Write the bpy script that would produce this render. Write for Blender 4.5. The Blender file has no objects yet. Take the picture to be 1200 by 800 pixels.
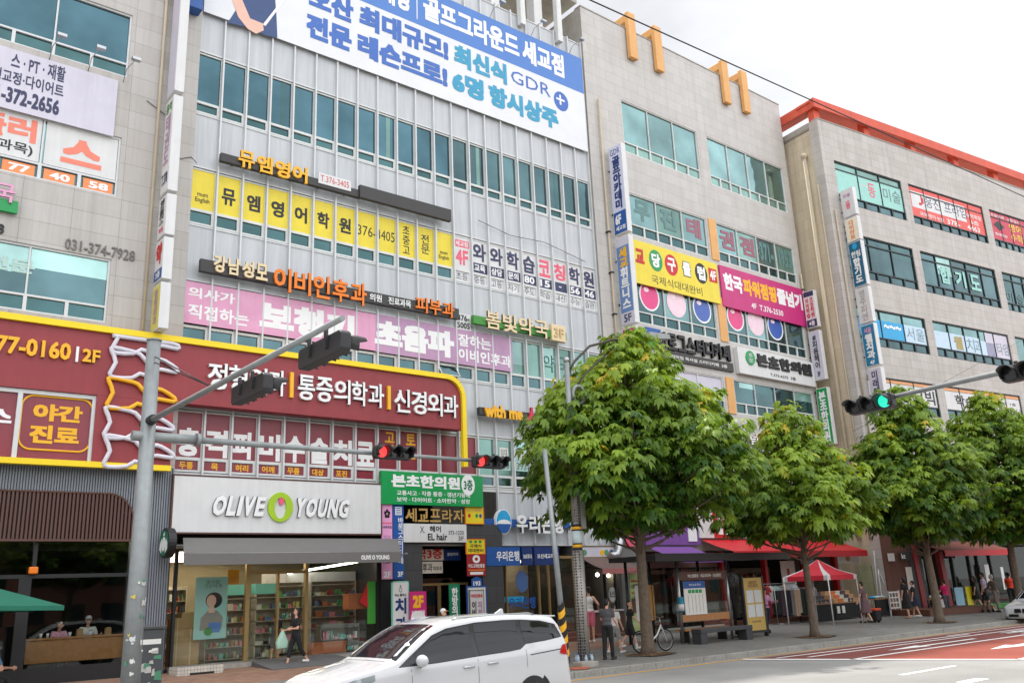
import bpy, bmesh, math, random
import numpy as np
from mathutils import Vector, Matrix
S = bpy.context.scene
COL = S.collection
rnd = random.Random(7)
rad = math.radians

# ------------------------------------------------------------ camera
F_PX = 1046.17
CAM = np.array([0.0, 0.0, 2.1])
def cam_matrix(yaw, pitch, roll):
    cy, sy, cp, sp, cr, sr = math.cos(yaw), math.sin(yaw), math.cos(pitch), math.sin(pitch), math.cos(roll), math.sin(roll)
    f = np.array([sy*cp, cy*cp, sp]); r = np.array([cy, -sy, 0]); u = np.cross(r, f)
    return np.array([cr*r+sr*u, -(-sr*r+cr*u), f])
CM = cam_matrix(rad(39.219), rad(15.743), rad(-2.460))
cd = bpy.data.cameras.new('camera'); cd.sensor_width = 36; cd.lens = 36*F_PX/1200; cd.clip_end = 2000; cd.clip_start = .1
cam = bpy.data.objects.new('camera', cd); COL.objects.link(cam)
cam.matrix_world = Matrix(((CM[0][0], -CM[1][0], -CM[2][0], CAM[0]), (CM[0][1], -CM[1][1], -CM[2][1], CAM[1]),
                           (CM[0][2], -CM[1][2], -CM[2][2], CAM[2]), (0, 0, 0, 1)))
S.camera = cam

# ------------------------------------------------------------ world, sun, exposure
SUN_EL, SUN_AZ = 66.0, 2.0          # the sun stands high behind the facades (towards +Y)
W = bpy.data.worlds.new('World'); S.world = W; W.use_nodes = True
nt = W.node_tree; nt.nodes.clear()
def wn(t, **k):
    n = nt.nodes.new(t)
    for a, b in k.items(): setattr(n, a, b)
    return n
out = wn('ShaderNodeOutputWorld'); bg = wn('ShaderNodeBackground'); nt.links.new(bg.outputs[0], out.inputs[0])
sky = wn('ShaderNodeTexSky', sky_type='NISHITA', sun_disc=False, sun_elevation=rad(SUN_EL), sun_rotation=rad(SUN_AZ), air_density=1.2, dust_density=3.0)
tc = wn('ShaderNodeTexCoord'); sep = wn('ShaderNodeSeparateXYZ'); nt.links.new(tc.outputs['Generated'], sep.inputs[0])
noi = wn('ShaderNodeTexNoise'); noi.inputs['Scale'].default_value = 3.0; noi.inputs['Detail'].default_value = 6; noi.inputs['Roughness'].default_value = .55
mp = wn('ShaderNodeMapping'); mp.inputs['Scale'].default_value = (1, 1, 2.2); nt.links.new(tc.outputs['Generated'], mp.inputs[0]); nt.links.new(mp.outputs[0], noi.inputs['Vector'])
rm = wn('ShaderNodeMapRange'); rm.inputs[1].default_value = .3; rm.inputs[2].default_value = .7; rm.inputs[3].default_value = .76; rm.inputs[4].default_value = 1.1
nt.links.new(noi.outputs[0], rm.inputs[0])
# overcast veil: brighter overhead than near the horizon
el = wn('ShaderNodeMapRange'); el.inputs[1].default_value = 0; el.inputs[2].default_value = 1; el.inputs[3].default_value = 8.2; el.inputs[4].default_value = 14.0
nt.links.new(sep.outputs['Z'], el.inputs[0])
yd = wn('ShaderNodeMapRange'); yd.inputs[1].default_value = -1; yd.inputs[2].default_value = 1; yd.inputs[3].default_value = 1.75; yd.inputs[4].default_value = .3   # sky opposite the sun brightened to lift the shaded facades
nt.links.new(sep.outputs['Y'], yd.inputs[0])
mu0 = wn('ShaderNodeMath', operation='MULTIPLY'); nt.links.new(yd.outputs[0], mu0.inputs[0]); nt.links.new(el.outputs[0], mu0.inputs[1])
mu = wn('ShaderNodeMath', operation='MULTIPLY'); nt.links.new(rm.outputs[0], mu.inputs[0]); nt.links.new(mu0.outputs[0], mu.inputs[1])
cl = wn('ShaderNodeVectorMath', operation='SCALE'); cl.inputs[0].default_value = (.985, .995, 1.02); nt.links.new(mu.outputs[0], cl.inputs['Scale'])
mx = wn('ShaderNodeMix', data_type='RGBA'); mx.inputs[0].default_value = .88
nt.links.new(sky.outputs[0], mx.inputs[6]); nt.links.new(cl.outputs[0], mx.inputs[7]); nt.links.new(mx.outputs[2], bg.inputs[0])
bg.inputs[1].default_value = .085
sd = bpy.data.lights.new('sun', 'SUN'); sd.energy = 2.6; sd.angle = rad(2.0); sd.color = (1, .95, .88)
sun = bpy.data.objects.new('sun', sd); COL.objects.link(sun)
sdir = Vector((math.sin(rad(SUN_AZ))*math.cos(rad(SUN_EL)), math.cos(rad(SUN_AZ))*math.cos(rad(SUN_EL)), math.sin(rad(SUN_EL))))
sun.rotation_euler = sdir.to_track_quat('Z', 'Y').to_euler(); sun.location = (0, 40, 60)
S.view_settings.view_transform = 'Standard'; S.view_settings.look = 'None'; S.view_settings.exposure = .82; S.view_settings.gamma = 1
S.render.engine = 'CYCLES'; S.cycles.max_bounces = 6; S.cycles.transparent_max_bounces = 8

# ------------------------------------------------------------ frames and pixel readings
class Fr:
    """a vertical plane: u to the right, n outwards (to the street), z up"""
    def __init__(s, o, u, n): s.o = np.array(o, float); s.u = np.array(u, float); s.n = np.array(n, float)
    def P(s, u, n, z): return s.o + s.u*u + s.n*n + np.array([0, 0, z])
    def px(s, x, y, n=0):
        d = CM.T @ np.array([(x-600)/F_PX, (y-400)/F_PX, 1.0]); o = s.o + s.n*n
        t = ((o-CAM) @ s.n)/(d @ s.n); q = CAM + d*t
        return float((q-s.o) @ s.u), float(q[2])
    def R(s, x0, y0, x1, y1, n=0):
        a, b = s.px(x0, y0, n), s.px(x1, y1, n); return a[0], b[1], b[0], a[1]      # u0, z0, u1, z1
def G(x, y, z=0.0):
    d = CM.T @ np.array([(x-600)/F_PX, (y-400)/F_PX, 1.0]); t = (z-CAM[2])/d[2]; q = CAM + d*t
    return float(q[0]), float(q[1]), z
KERB = 17.7
def gz(Y): return 0.0 if Y < KERB else .15 + (min(Y, 27.2)-KERB)/9.3*.2
def GS(x, y):
    z = .25
    for _ in range(6):
        q = G(x, y, z); z = gz(q[1])
    return q[0], q[1], z
def zat(X, Y, py):
    """height of the point over (X,Y) that shows on picture row py"""
    lo, hi = -1.0, 40.0
    for _ in range(40):
        m = (lo+hi)/2; v = CM @ (np.array([X, Y, m])-CAM)
        if v[1]/v[2]*F_PX+400 > py: lo = m
        else: hi = m
    return lo
A7 = rad(7.2)
FA = Fr((0, 27.0, 0), (1, 0, 0), (0, -1, 0))
FC = Fr((43.87, 24.74, 0), (math.cos(A7), -math.sin(A7), 0), (-math.sin(A7), -math.cos(A7), 0))
FW = Fr((0, 0, 0), (1, 0, 0), (0, 1, 0))
GL = -.2                                # the glass facade lies 0.2 m behind the stone

# ------------------------------------------------------------ materials
MATS = {}
def lin(c):
    c = c/255.0
    return c/12.92 if c <= .04045 else ((c+.055)/1.055)**2.4
def C8(r, g, b, k=1.0): return (lin(r)*k, lin(g)*k, lin(b)*k)
def mat(name, col, rough=.6, metal=0.0, var=.06, scale=3.0, bump=0.0, spec=.5, emit=0, streak=0.0, coat=0.0, trans=0.0):
    if name in MATS: return MATS[name]
    m = bpy.data.materials.new(name); m.use_nodes = True; t = m.node_tree; b = t.nodes['Principled BSDF']
    b.inputs['Roughness'].default_value = rough; b.inputs['Metallic'].default_value = metal; b.inputs['Specular IOR Level'].default_value = spec
    b.inputs['Coat Weight'].default_value = coat; b.inputs['Coat Roughness'].default_value = .05
    col = tuple(col[:3])+(1,)
    b.inputs['Base Color'].default_value = col
    if emit: b.inputs['Emission Color'].default_value = col; b.inputs['Emission Strength'].default_value = emit
    if var or streak or bump:
        geo = t.nodes.new('ShaderNodeNewGeometry')
        n = t.nodes.new('ShaderNodeTexNoise'); n.inputs['Scale'].default_value = scale; n.inputs['Detail'].default_value = 5; n.inputs['Roughness'].default_value = .6
        t.links.new(geo.outputs['Position'], n.inputs['Vector'])
        r = t.nodes.new('ShaderNodeMapRange'); r.inputs[1].default_value = .25; r.inputs[2].default_value = .75; r.inputs[3].default_value = 1-var*1.5; r.inputs[4].default_value = 1+var
        t.links.new(n.outputs[0], r.inputs[0]); fac = r.outputs[0]
        if streak:
            mpn = t.nodes.new('ShaderNodeMapping'); mpn.inputs['Scale'].default_value = (4.0, 4.0, .22); t.links.new(geo.outputs['Position'], mpn.inputs[0])
            n2 = t.nodes.new('ShaderNodeTexNoise'); n2.inputs['Scale'].default_value = 1.3; n2.inputs['Detail'].default_value = 6; n2.inputs['Roughness'].default_value = .7
            t.links.new(mpn.outputs[0], n2.inputs['Vector'])
            r2 = t.nodes.new('ShaderNodeMapRange'); r2.inputs[1].default_value = .35; r2.inputs[2].default_value = .7; r2.inputs[3].default_value = 1.0; r2.inputs[4].default_value = 1-streak
            t.links.new(n2.outputs[0], r2.inputs[0])
            mm = t.nodes.new('ShaderNodeMath'); mm.operation = 'MULTIPLY'; t.links.new(fac, mm.inputs[0]); t.links.new(r2.outputs[0], mm.inputs[1]); fac = mm.outputs[0]
        v = t.nodes.new('ShaderNodeVectorMath'); v.operation = 'SCALE'; v.inputs[0].default_value = col[:3]; t.links.new(fac, v.inputs['Scale'])
        t.links.new(v.outputs[0], b.inputs['Base Color'])
        if bump:
            bp = t.nodes.new('ShaderNodeBump'); bp.inputs['Strength'].default_value = bump; bp.inputs['Distance'].default_value = .02; t.links.new(n.outputs[0], bp.inputs['Height']); t.links.new(bp.outputs[0], b.inputs['Normal'])
    MATS[name] = m; return m
def stone_mat(name, c1, c2, U, bw, bh, mortar, off=.5, streak=.12, ms=.007):
    m = bpy.data.materials.new(name); m.use_nodes = True; t = m.node_tree; b = t.nodes['Principled BSDF']; L = t.links.new
    b.inputs['Roughness'].default_value = .55; b.inputs['Specular IOR Level'].default_value = .35
    geo = t.nodes.new('ShaderNodeNewGeometry'); dt = t.nodes.new('ShaderNodeVectorMath'); dt.operation = 'DOT_PRODUCT'; dt.inputs[1].default_value = U
    L(geo.outputs['Position'], dt.inputs[0]); sp = t.nodes.new('ShaderNodeSeparateXYZ'); L(geo.outputs['Position'], sp.inputs[0])
    cb = t.nodes.new('ShaderNodeCombineXYZ'); L(dt.outputs['Value'], cb.inputs[0]); L(sp.outputs['Z'], cb.inputs[1])
    br = t.nodes.new('ShaderNodeTexBrick'); br.offset = off; br.inputs['Scale'].default_value = 1; br.inputs['Brick Width'].default_value = bw; br.inputs['Row Height'].default_value = bh
    br.inputs['Mortar Size'].default_value = ms; br.inputs['Mortar Smooth'].default_value = .3; br.inputs['Bias'].default_value = 0
    br.inputs['Color1'].default_value = tuple(c1)+(1,); br.inputs['Color2'].default_value = tuple(c2)+(1,); br.inputs['Mortar'].default_value = tuple(mortar)+(1,)
    L(cb.outputs[0], br.inputs['Vector'])
    n = t.nodes.new('ShaderNodeTexNoise'); n.inputs['Scale'].default_value = 1.1; n.inputs['Detail'].default_value = 8; n.inputs['Roughness'].default_value = .65; L(geo.outputs['Position'], n.inputs['Vector'])
    r = t.nodes.new('ShaderNodeMapRange'); r.inputs[1].default_value = .3; r.inputs[2].default_value = .7; r.inputs[3].default_value = .95; r.inputs[4].default_value = 1.03; L(n.outputs[0], r.inputs[0])
    mpn = t.nodes.new('ShaderNodeMapping'); mpn.inputs['Scale'].default_value = (2.5, 2.5, .12); L(geo.outputs['Position'], mpn.inputs[0])
    n2 = t.nodes.new('ShaderNodeTexNoise'); n2.inputs['Scale'].default_value = 1.4; n2.inputs['Detail'].default_value = 7; n2.inputs['Roughness'].default_value = .7; L(mpn.outputs[0], n2.inputs['Vector'])
    r2 = t.nodes.new('ShaderNodeMapRange'); r2.inputs[1].default_value = .42; r2.inputs[2].default_value = .72; r2.inputs[3].default_value = 1.0; r2.inputs[4].default_value = 1-streak; L(n2.outputs[0], r2.inputs[0])
    n3 = t.nodes.new('ShaderNodeTexNoise'); n3.inputs['Scale'].default_value = 60; n3.inputs['Detail'].default_value = 2; L(geo.outputs['Position'], n3.inputs['Vector'])
    r3 = t.nodes.new('ShaderNodeMapRange'); r3.inputs[1].default_value = .3; r3.inputs[2].default_value = .7; r3.inputs[3].default_value = .93; r3.inputs[4].default_value = 1.05; L(n3.outputs[0], r3.inputs[0])
    m1 = t.nodes.new('ShaderNodeMath'); m1.operation = 'MULTIPLY'; L(r.outputs[0], m1.inputs[0]); L(r2.outputs[0], m1.inputs[1])
    m2 = t.nodes.new('ShaderNodeMath'); m2.operation = 'MULTIPLY'; L(m1.outputs[0], m2.inputs[0]); L(r3.outputs[0], m2.inputs[1])
    v = t.nodes.new('ShaderNodeVectorMath'); v.operation = 'SCALE'; L(br.outputs['Color'], v.inputs[0]); L(m2.outputs[0], v.inputs['Scale']); L(v.outputs[0], b.inputs['Base Color'])
    bp = t.nodes.new('ShaderNodeBump'); bp.inputs['Strength'].default_value = .4; bp.inputs['Distance'].default_value = .01; bp.invert = True; L(br.outputs['Fac'], bp.inputs['Height']); L(bp.outputs[0], b.inputs['Normal'])
    MATS[name] = m; return m
def glass_mat(name, col, metal=.85, rough=.05, wav=.35, pv=.2):
    """coated, tinted facade glass: reflects the sky in its own tint, every pane a little differently"""
    m = bpy.data.materials.new(name); m.use_nodes = True; t = m.node_tree; b = t.nodes['Principled BSDF']; L = t.links.new
    b.inputs['Metallic'].default_value = metal; b.inputs['Roughness'].default_value = rough
    oi = t.nodes.new('ShaderNodeObjectInfo'); geo = t.nodes.new('ShaderNodeNewGeometry')
    n = t.nodes.new('ShaderNodeTexNoise'); n.inputs['Scale'].default_value = .55; n.inputs['Detail'].default_value = 3; L(geo.outputs['Position'], n.inputs['Vector'])
    ad = t.nodes.new('ShaderNodeMath'); ad.operation = 'MULTIPLY_ADD'; L(oi.outputs['Random'], ad.inputs[0]); ad.inputs[1].default_value = pv*2; ad.inputs[2].default_value = 1-pv
    r = t.nodes.new('ShaderNodeMapRange'); r.inputs[1].default_value = .3; r.inputs[2].default_value = .7; r.inputs[3].default_value = .72; r.inputs[4].default_value = 1.2; L(n.outputs[0], r.inputs[0])
    mm = t.nodes.new('ShaderNodeMath'); mm.operation = 'MULTIPLY'; L(ad.outputs[0], mm.inputs[0]); L(r.outputs[0], mm.inputs[1])
    v = t.nodes.new('ShaderNodeVectorMath'); v.operation = 'SCALE'; v.inputs[0].default_value = col; L(mm.outputs[0], v.inputs['Scale']); L(v.outputs[0], b.inputs['Base Color'])
    n2 = t.nodes.new('ShaderNodeTexNoise'); n2.inputs['Scale'].default_value = 1.4; n2.inputs['Detail'].default_value = 1; L(geo.outputs['Position'], n2.inputs['Vector'])
    bp = t.nodes.new('ShaderNodeBump'); bp.inputs['Strength'].default_value = wav; bp.inputs['Distance'].default_value = .03; L(n2.outputs[0], bp.inputs['Height']); L(bp.outputs[0], b.inputs['Normal'])
    MATS[name] = m; return m
def clear_mat(name, tint=(.8, .85, .82), refl=.1):
    m = bpy.data.materials.new(name); m.use_nodes = True; t = m.node_tree; t.nodes.clear(); L = t.links.new
    o = t.nodes.new('ShaderNodeOutputMaterial'); tr = t.nodes.new('ShaderNodeBsdfTransparent'); tr.inputs[0].default_value = tuple(tint)+(1,)
    g = t.nodes.new('ShaderNodeBsdfGlossy'); g.inputs['Roughness'].default_value = .02; g.inputs[0].default_value = (.9, .95, .93, 1)
    fc = t.nodes.new('ShaderNodeLayerWeight'); fc.inputs[0].default_value = .5; lw = t.nodes.new('ShaderNodeMath'); lw.operation = 'POWER'; lw.inputs[1].default_value = 5; L(fc.outputs['Facing'], lw.inputs[0])
    ad = t.nodes.new('ShaderNodeMath'); ad.operation = 'ADD'; ad.inputs[1].default_value = refl; ad.use_clamp = True; L(lw.outputs[0], ad.inputs[0])
    mxs = t.nodes.new('ShaderNodeMixShader'); L(ad.outputs[0], mxs.inputs[0]); L(tr.outputs[0], mxs.inputs[1]); L(g.outputs[0], mxs.inputs[2]); L(mxs.outputs[0], o.inputs[0])
    MATS[name] = m; return m
Mt = mat
stone_a = stone_mat('stone_plaza', C8(193, 189, 185), C8(184, 179, 174), (1, 0, 0), 1.35, .62, C8(150, 142, 134), off=0.0, streak=.2)
stone_b = stone_mat('stone_pale', C8(198, 195, 191), C8(191, 187, 183), (1, 0, 0), 1.15, .56, C8(158, 152, 146))
stone_c = stone_mat('stone_far', C8(194, 189, 184), C8(186, 180, 174), tuple(FC.u), 1.2, .5, C8(140, 132, 124), streak=.18)
stone_side = stone_mat('stone_beige', C8(205, 192, 168), C8(198, 184, 160), tuple(-FC.n), 1.2, .62, C8(165, 150, 128), streak=.3)
stone_dark = stone_mat('stone_dark', C8(74, 74, 76), C8(66, 66, 69), (1, 0, 0), .9, .6, C8(40, 40, 42))
panel_m = mat('pale_metal_panel', C8(196, 200, 204), .42, .0, .04, .7, streak=.2)
alu = mat('pale_aluminium', C8(205, 207, 208), .4, .1, .04)
alu_w = mat('white_frame', C8(218, 220, 218), .4, 0, .05, streak=.12)
fr_dark = mat('dark_green_frame', C8(36, 50, 52), .45, .2)
g_teal = glass_mat('glass_teal', C8(70, 100, 110))
g_dark = glass_mat('glass_smoky_teal', C8(80, 106, 110))
g_pale = glass_mat('glass_pale_teal', C8(118, 150, 150))
g_mint = glass_mat('glass_mint', C8(114, 148, 140), .6, .12)
g_deep = glass_mat('glass_deep', C8(66, 96, 98), .8, .06)
shop_glass = clear_mat('shop_glass', (.82, .86, .82), .07)
white = mat('white_board', C8(218, 218, 218), .45, 0, .04, 1.5, streak=.1)
white2 = mat('white_letters', C8(236, 236, 236), .4, 0, .02)
lav = mat('lavender_white', C8(206, 202, 216), .5, 0, .05, 1.4, .35, streak=.08)
black = mat('black_letters', C8(28, 27, 30), .5)
darkbar = mat('charcoal_bar', C8(52, 50, 50), .5)
navy = mat('navy', C8(48, 52, 88), .5)
red_sign = mat('maroon_sign', C8(148, 52, 58), .5, 0, .06, 1.2, streak=.14)
red_film = mat('maroon_film', C8(138, 50, 62), .3, 0, .1, 1.1, .3, streak=.1)
yel = mat('yellow_sign', C8(244, 212, 20), .5, 0, .03)
yel_film = mat('yellow_film', C8(232, 210, 44), .35, 0, .06, 1.5, .2, streak=.06)
yel_l = mat('amber_letters', C8(240, 178, 30), .5, 0, .03)
orange_l = mat('orange_letters', C8(236, 124, 20), .5, 0, .03)
cream = mat('cream_letters', C8(226, 204, 164), .5)
blue_b = mat('banner_blue', C8(76, 124, 196), .5, 0, .02)
blue_t = mat('banner_text_blue', C8(58, 104, 184), .5)
teal_t = mat('banner_text_teal', C8(50, 152, 190), .5)
green_s = mat('green_sign', C8(10, 150, 76), .4, 0, .06, 1.5, .15, streak=.08)
green_l = mat('leaf_green_bar', C8(60, 140, 50), .5)
pink_f = mat('pink_film', C8(222, 158, 192), .4, 0, .09, 1.3, .5, streak=.08)
mauve_f = mat('mauve_film', C8(184, 142, 178), .4, 0, .09, 1.3, .5, streak=.08)
magenta = mat('magenta_sign', C8(196, 38, 118), .42, 0, .07, 1.5, .3, streak=.08)
pinkred = mat('pink_red', C8(228, 92, 118), .5)
red = mat('red', C8(200, 30, 40), .5)
orange_s = mat('orange_strip', C8(226, 170, 104), .6, 0, .07, 1.5, streak=.12)
orange_c = mat('orange_steel', C8(214, 84, 56), .55, 0, .1, 1.5, streak=.18)
blue = mat('sign_blue', C8(28, 84, 158), .45)
dkblue = mat('sign_dark_blue', C8(22, 50, 110), .45)
sky_b = mat('sign_sky_blue', C8(30, 160, 214), .45)
purple = mat('purple_cloth', C8(118, 72, 148), .7)
brown = mat('brown_cladding', C8(92, 62, 54), .55)
brown2 = mat('brown_cloth', C8(104, 84, 78), .8)
brick_br = mat('brown_wall', C8(110, 70, 58), .7, streak=.2)
greycl = mat('grey_cladding', C8(132, 138, 146), .5)
greyaw = mat('grey_awning', C8(112, 110, 108), .75, 0, .04)
dark = mat('dark_metal', C8(40, 40, 42), .45, .2)
vdark = mat('dark_interior', C8(38, 34, 30), .8)
gold = mat('gold_metal', C8(170, 144, 98), .35, .55)
steel = mat('steel', C8(170, 172, 174), .3, .85)
galv = mat('galvanised', C8(152, 157, 158), .5, .35, .1, 5.0, streak=.15)
wood = mat('wood', C8(178, 124, 74), .5, 0, .12, 9)
paper = mat('paper', C8(230, 228, 222), .7)
concrete = mat('concrete', C8(168, 164, 156), .8, 0, .1, 3, .2, streak=.2)
rubber = mat('rubber', C8(26, 26, 27), .8)
beige_w = mat('beige_wall', C8(196, 182, 158), .7, streak=.2)
card = mat('cardboard', C8(170, 138, 96), .8)

# ------------------------------------------------------------ mesh builder and objects
ORG = {}
class MB:
    def __init__(s): s.v = []; s.f = []; s.m = []; s.mats = []; s.sm = []
    def mi(s, m):
        if m not in s.mats: s.mats.append(m)
        return s.mats.index(m)
    def poly(s, pts, m, smooth=False):
        b = len(s.v); s.v += [tuple(map(float, p)) for p in pts]; s.f.append(tuple(range(b, b+len(pts)))); s.m.append(s.mi(m)); s.sm.append(smooth)
    def add(s, verts, faces, m, smooth=False):
        b = len(s.v); s.v += [tuple(map(float, p)) for p in verts]; k = s.mi(m)
        for f in faces: s.f.append(tuple(b+i for i in f)); s.m.append(k); s.sm.append(smooth)
    def box(s, fr, u0, u1, n0, n1, z0, z1, m):
        p = [fr.P(u, n, z) for z in (z0, z1) for n in (n0, n1) for u in (u0, u1)]
        s.add(p, [(0, 1, 3, 2), (4, 6, 7, 5), (0, 4, 5, 1), (2, 3, 7, 6), (0, 2, 6, 4), (1, 5, 7, 3)], m); return s
    def rect(s, fr, u0, z0, u1, z1, n, m): s.poly([fr.P(u0, n, z0), fr.P(u1, n, z0), fr.P(u1, n, z1), fr.P(u0, n, z1)], m); return s
    def prism(s, fr, pts, n0, n1, m, smooth=False):
        """outline of (u,z) points, from n0 to n1"""
        k = len(pts); a = [fr.P(u, n0, z) for u, z in pts]; b = [fr.P(u, n1, z) for u, z in pts]
        s.add(a+b, [tuple(range(k-1, -1, -1)), tuple(range(k, 2*k))]+[(i, (i+1) % k, k+(i+1) % k, k+i) for i in range(k)], m, smooth); return s
    def tube(s, pts, r, m, n=8, cap=True, smooth=True):
        pts = [Vector(p) for p in pts]; rr = r if isinstance(r, (list, tuple)) else [r]*len(pts); b = len(s.v); k = s.mi(m); ref = None
        for i, p in enumerate(pts):
            d = (pts[min(i+1, len(pts)-1)]-pts[max(i-1, 0)]).normalized()
            if ref is None: ref = d.orthogonal().normalized()
            x = (ref-d*ref.dot(d))
            if x.length < 1e-5: x = d.orthogonal()
            x.normalize(); y = d.cross(x); ref = x
            for j in range(n):
                a = 2*math.pi*j/n; q = p+(x*math.cos(a)+y*math.sin(a))*rr[i]; s.v.append(tuple(q))
        for i in range(len(pts)-1):
            for j in range(n):
                s.f.append((b+i*n+j, b+i*n+(j+1) % n, b+(i+1)*n+(j+1) % n, b+(i+1)*n+j)); s.m.append(k); s.sm.append(smooth)
        if cap:
            s.f.append(tuple(b+j for j in range(n-1, -1, -1))); s.m.append(k); s.sm.append(False)
            e = b+(len(pts)-1)*n; s.f.append(tuple(e+j for j in range(n))); s.m.append(k); s.sm.append(False)
        return s
    def ball(s, c, r, m, n=10, k=6, smooth=True):
        r = (r, r, r) if not isinstance(r, (tuple, list)) else r
        vs = [(c[0], c[1], c[2]-r[2])]
        for i in range(1, k):
            a = -math.pi/2+math.pi*i/k
            for j in range(n):
                b = 2*math.pi*j/n; vs.append((c[0]+r[0]*math.cos(a)*math.cos(b), c[1]+r[1]*math.cos(a)*math.sin(b), c[2]+r[2]*math.sin(a)))
        vs.append((c[0], c[1], c[2]+r[2])); fs = []
        for j in range(n): fs.append((0, 1+(j+1) % n, 1+j))
        for i in range(k-2):
            for j in range(n): a = 1+i*n; fs.append((a+j, a+(j+1) % n, a+n+(j+1) % n, a+n+j))
        a = 1+(k-2)*n
        for j in range(n): fs.append((a+j, a+(j+1) % n, len(vs)-1))
        s.add(vs, fs, m, smooth); return s
    def build(s, name, parent=None, loc=None, recalc=True, bev=0, kind=None):
        o0 = np.array(loc if loc is not None else (ORG.get(parent.name, (0, 0, 0)) if parent else (0, 0, 0)), float)
        me = bpy.data.meshes.new(name); me.from_pydata([(x-o0[0], y-o0[1], z-o0[2]) for x, y, z in s.v], [], s.f)
        for m in s.mats: me.materials.append(m)
        me.polygons.foreach_set('material_index', s.m); me.polygons.foreach_set('use_smooth', s.sm)
        if recalc:
            bm = bmesh.new(); bm.from_mesh(me); bmesh.ops.recalc_face_normals(bm, faces=bm.faces); bm.to_mesh(me); bm.free()
        me.update()
        o = bpy.data.objects.new(name, me); COL.objects.link(o)
        if parent: o.parent = parent
        elif loc is not None: o.location = tuple(loc)
        ORG[o.name] = tuple(o0)
        if bev:
            b = o.modifiers.new('bevel', 'BEVEL'); b.width = bev; b.segments = 2; b.limit_method = 'ANGLE'
        if kind: o['kind'] = kind
        return o
def tag(o, label, cat, group=None, kind=None):
    o['label'] = label; o['category'] = cat
    if group: o['group'] = group
    if kind: o['kind'] = kind
    return o
def thing(name, label, cat, loc=(0, 0, 0), rz=0, group=None, local=False):
    o = bpy.data.objects.new(name, None); COL.objects.link(o); o.location = tuple(loc); o.rotation_euler = (0, 0, rz); o.empty_display_size = .2
    ORG[o.name] = (0, 0, 0) if local else tuple(loc)
    return tag(o, label, cat, group)
def one(mb, name, label, cat, loc, group=None, bev=0): return tag(mb.build(name, loc=loc, bev=bev), label, cat, group)
def dup(o, parent=None):
    c = o.copy(); COL.objects.link(c)
    if parent: c.parent = parent
    for ch in o.children: dup(ch, c)
    return c
def struct(mb, name): o = mb.build(name); o['kind'] = 'structure'; return o

# ------------------------------------------------------------ writing
TC = {}
def text_mesh(body, bold, ext):
    k = (body, bold, ext > 0)
    if k not in TC:
        cu = bpy.data.curves.new('lettering', 'FONT'); cu.body = body; cu.size = 1; cu.offset = bold; cu.resolution_u = 2; cu.align_x = 'CENTER'; cu.space_line = .95
        cu.extrude = .5 if ext > 0 else 0
        o = bpy.data.objects.new('lettering', cu); COL.objects.link(o)
        me = bpy.data.meshes.new_from_object(o.evaluated_get(bpy.context.evaluated_depsgraph_get()))
        v = np.zeros(len(me.vertices)*3); me.vertices.foreach_get('co', v); v = v.reshape(-1, 3); fs = [tuple(p.vertices) for p in me.polygons]
        bpy.data.objects.remove(o); bpy.data.curves.remove(cu); bpy.data.meshes.remove(me); TC[k] = (v, fs)
    return TC[k]
def put_text(mb, body, fr, rect, n, m, ext=0.0, bold=.02):
    """writing that fills the rectangle u0,z0,u1,z1 of a frame, n metres in front of it; weight comes from shifted strikes"""
    v, fs = text_mesh(body, 0.0, ext); lo, hi = v.min(0), v.max(0); u0, z0, u1, z1 = rect; b = max(bold, 0)*.9
    sx = (u1-u0)/max(hi[0]-lo[0]+2*b, 1e-6); sy = (z1-z0)/max(hi[1]-lo[1]+2*b, 1e-6)
    for k, (dx, dy) in enumerate(((0, 0), (1, 1), (-1, 1), (1, -1), (-1, -1), (0, 1), (0, -1), (1, 0), (-1, 0))[:9 if b > .03 else 5] if b > .008 else ((0, 0),)):
        e = .0004*k
        mb.add([fr.P(u0+(p-lo[0]+b+dx*b)*sx, n+ext/2+c*ext+e, z0+(q-lo[1]+b+dy*b)*sy) for p, q, c in v], fs, m)
def text(parent, body, fr, rect, n, m, ext=0.0, bold=.02, name='lettering'):
    mb = MB(); put_text(mb, body, fr, rect, n, m, ext, bold); return mb.build(name, parent, recalc=False)
def V(s): return '\n'.join(s)
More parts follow.
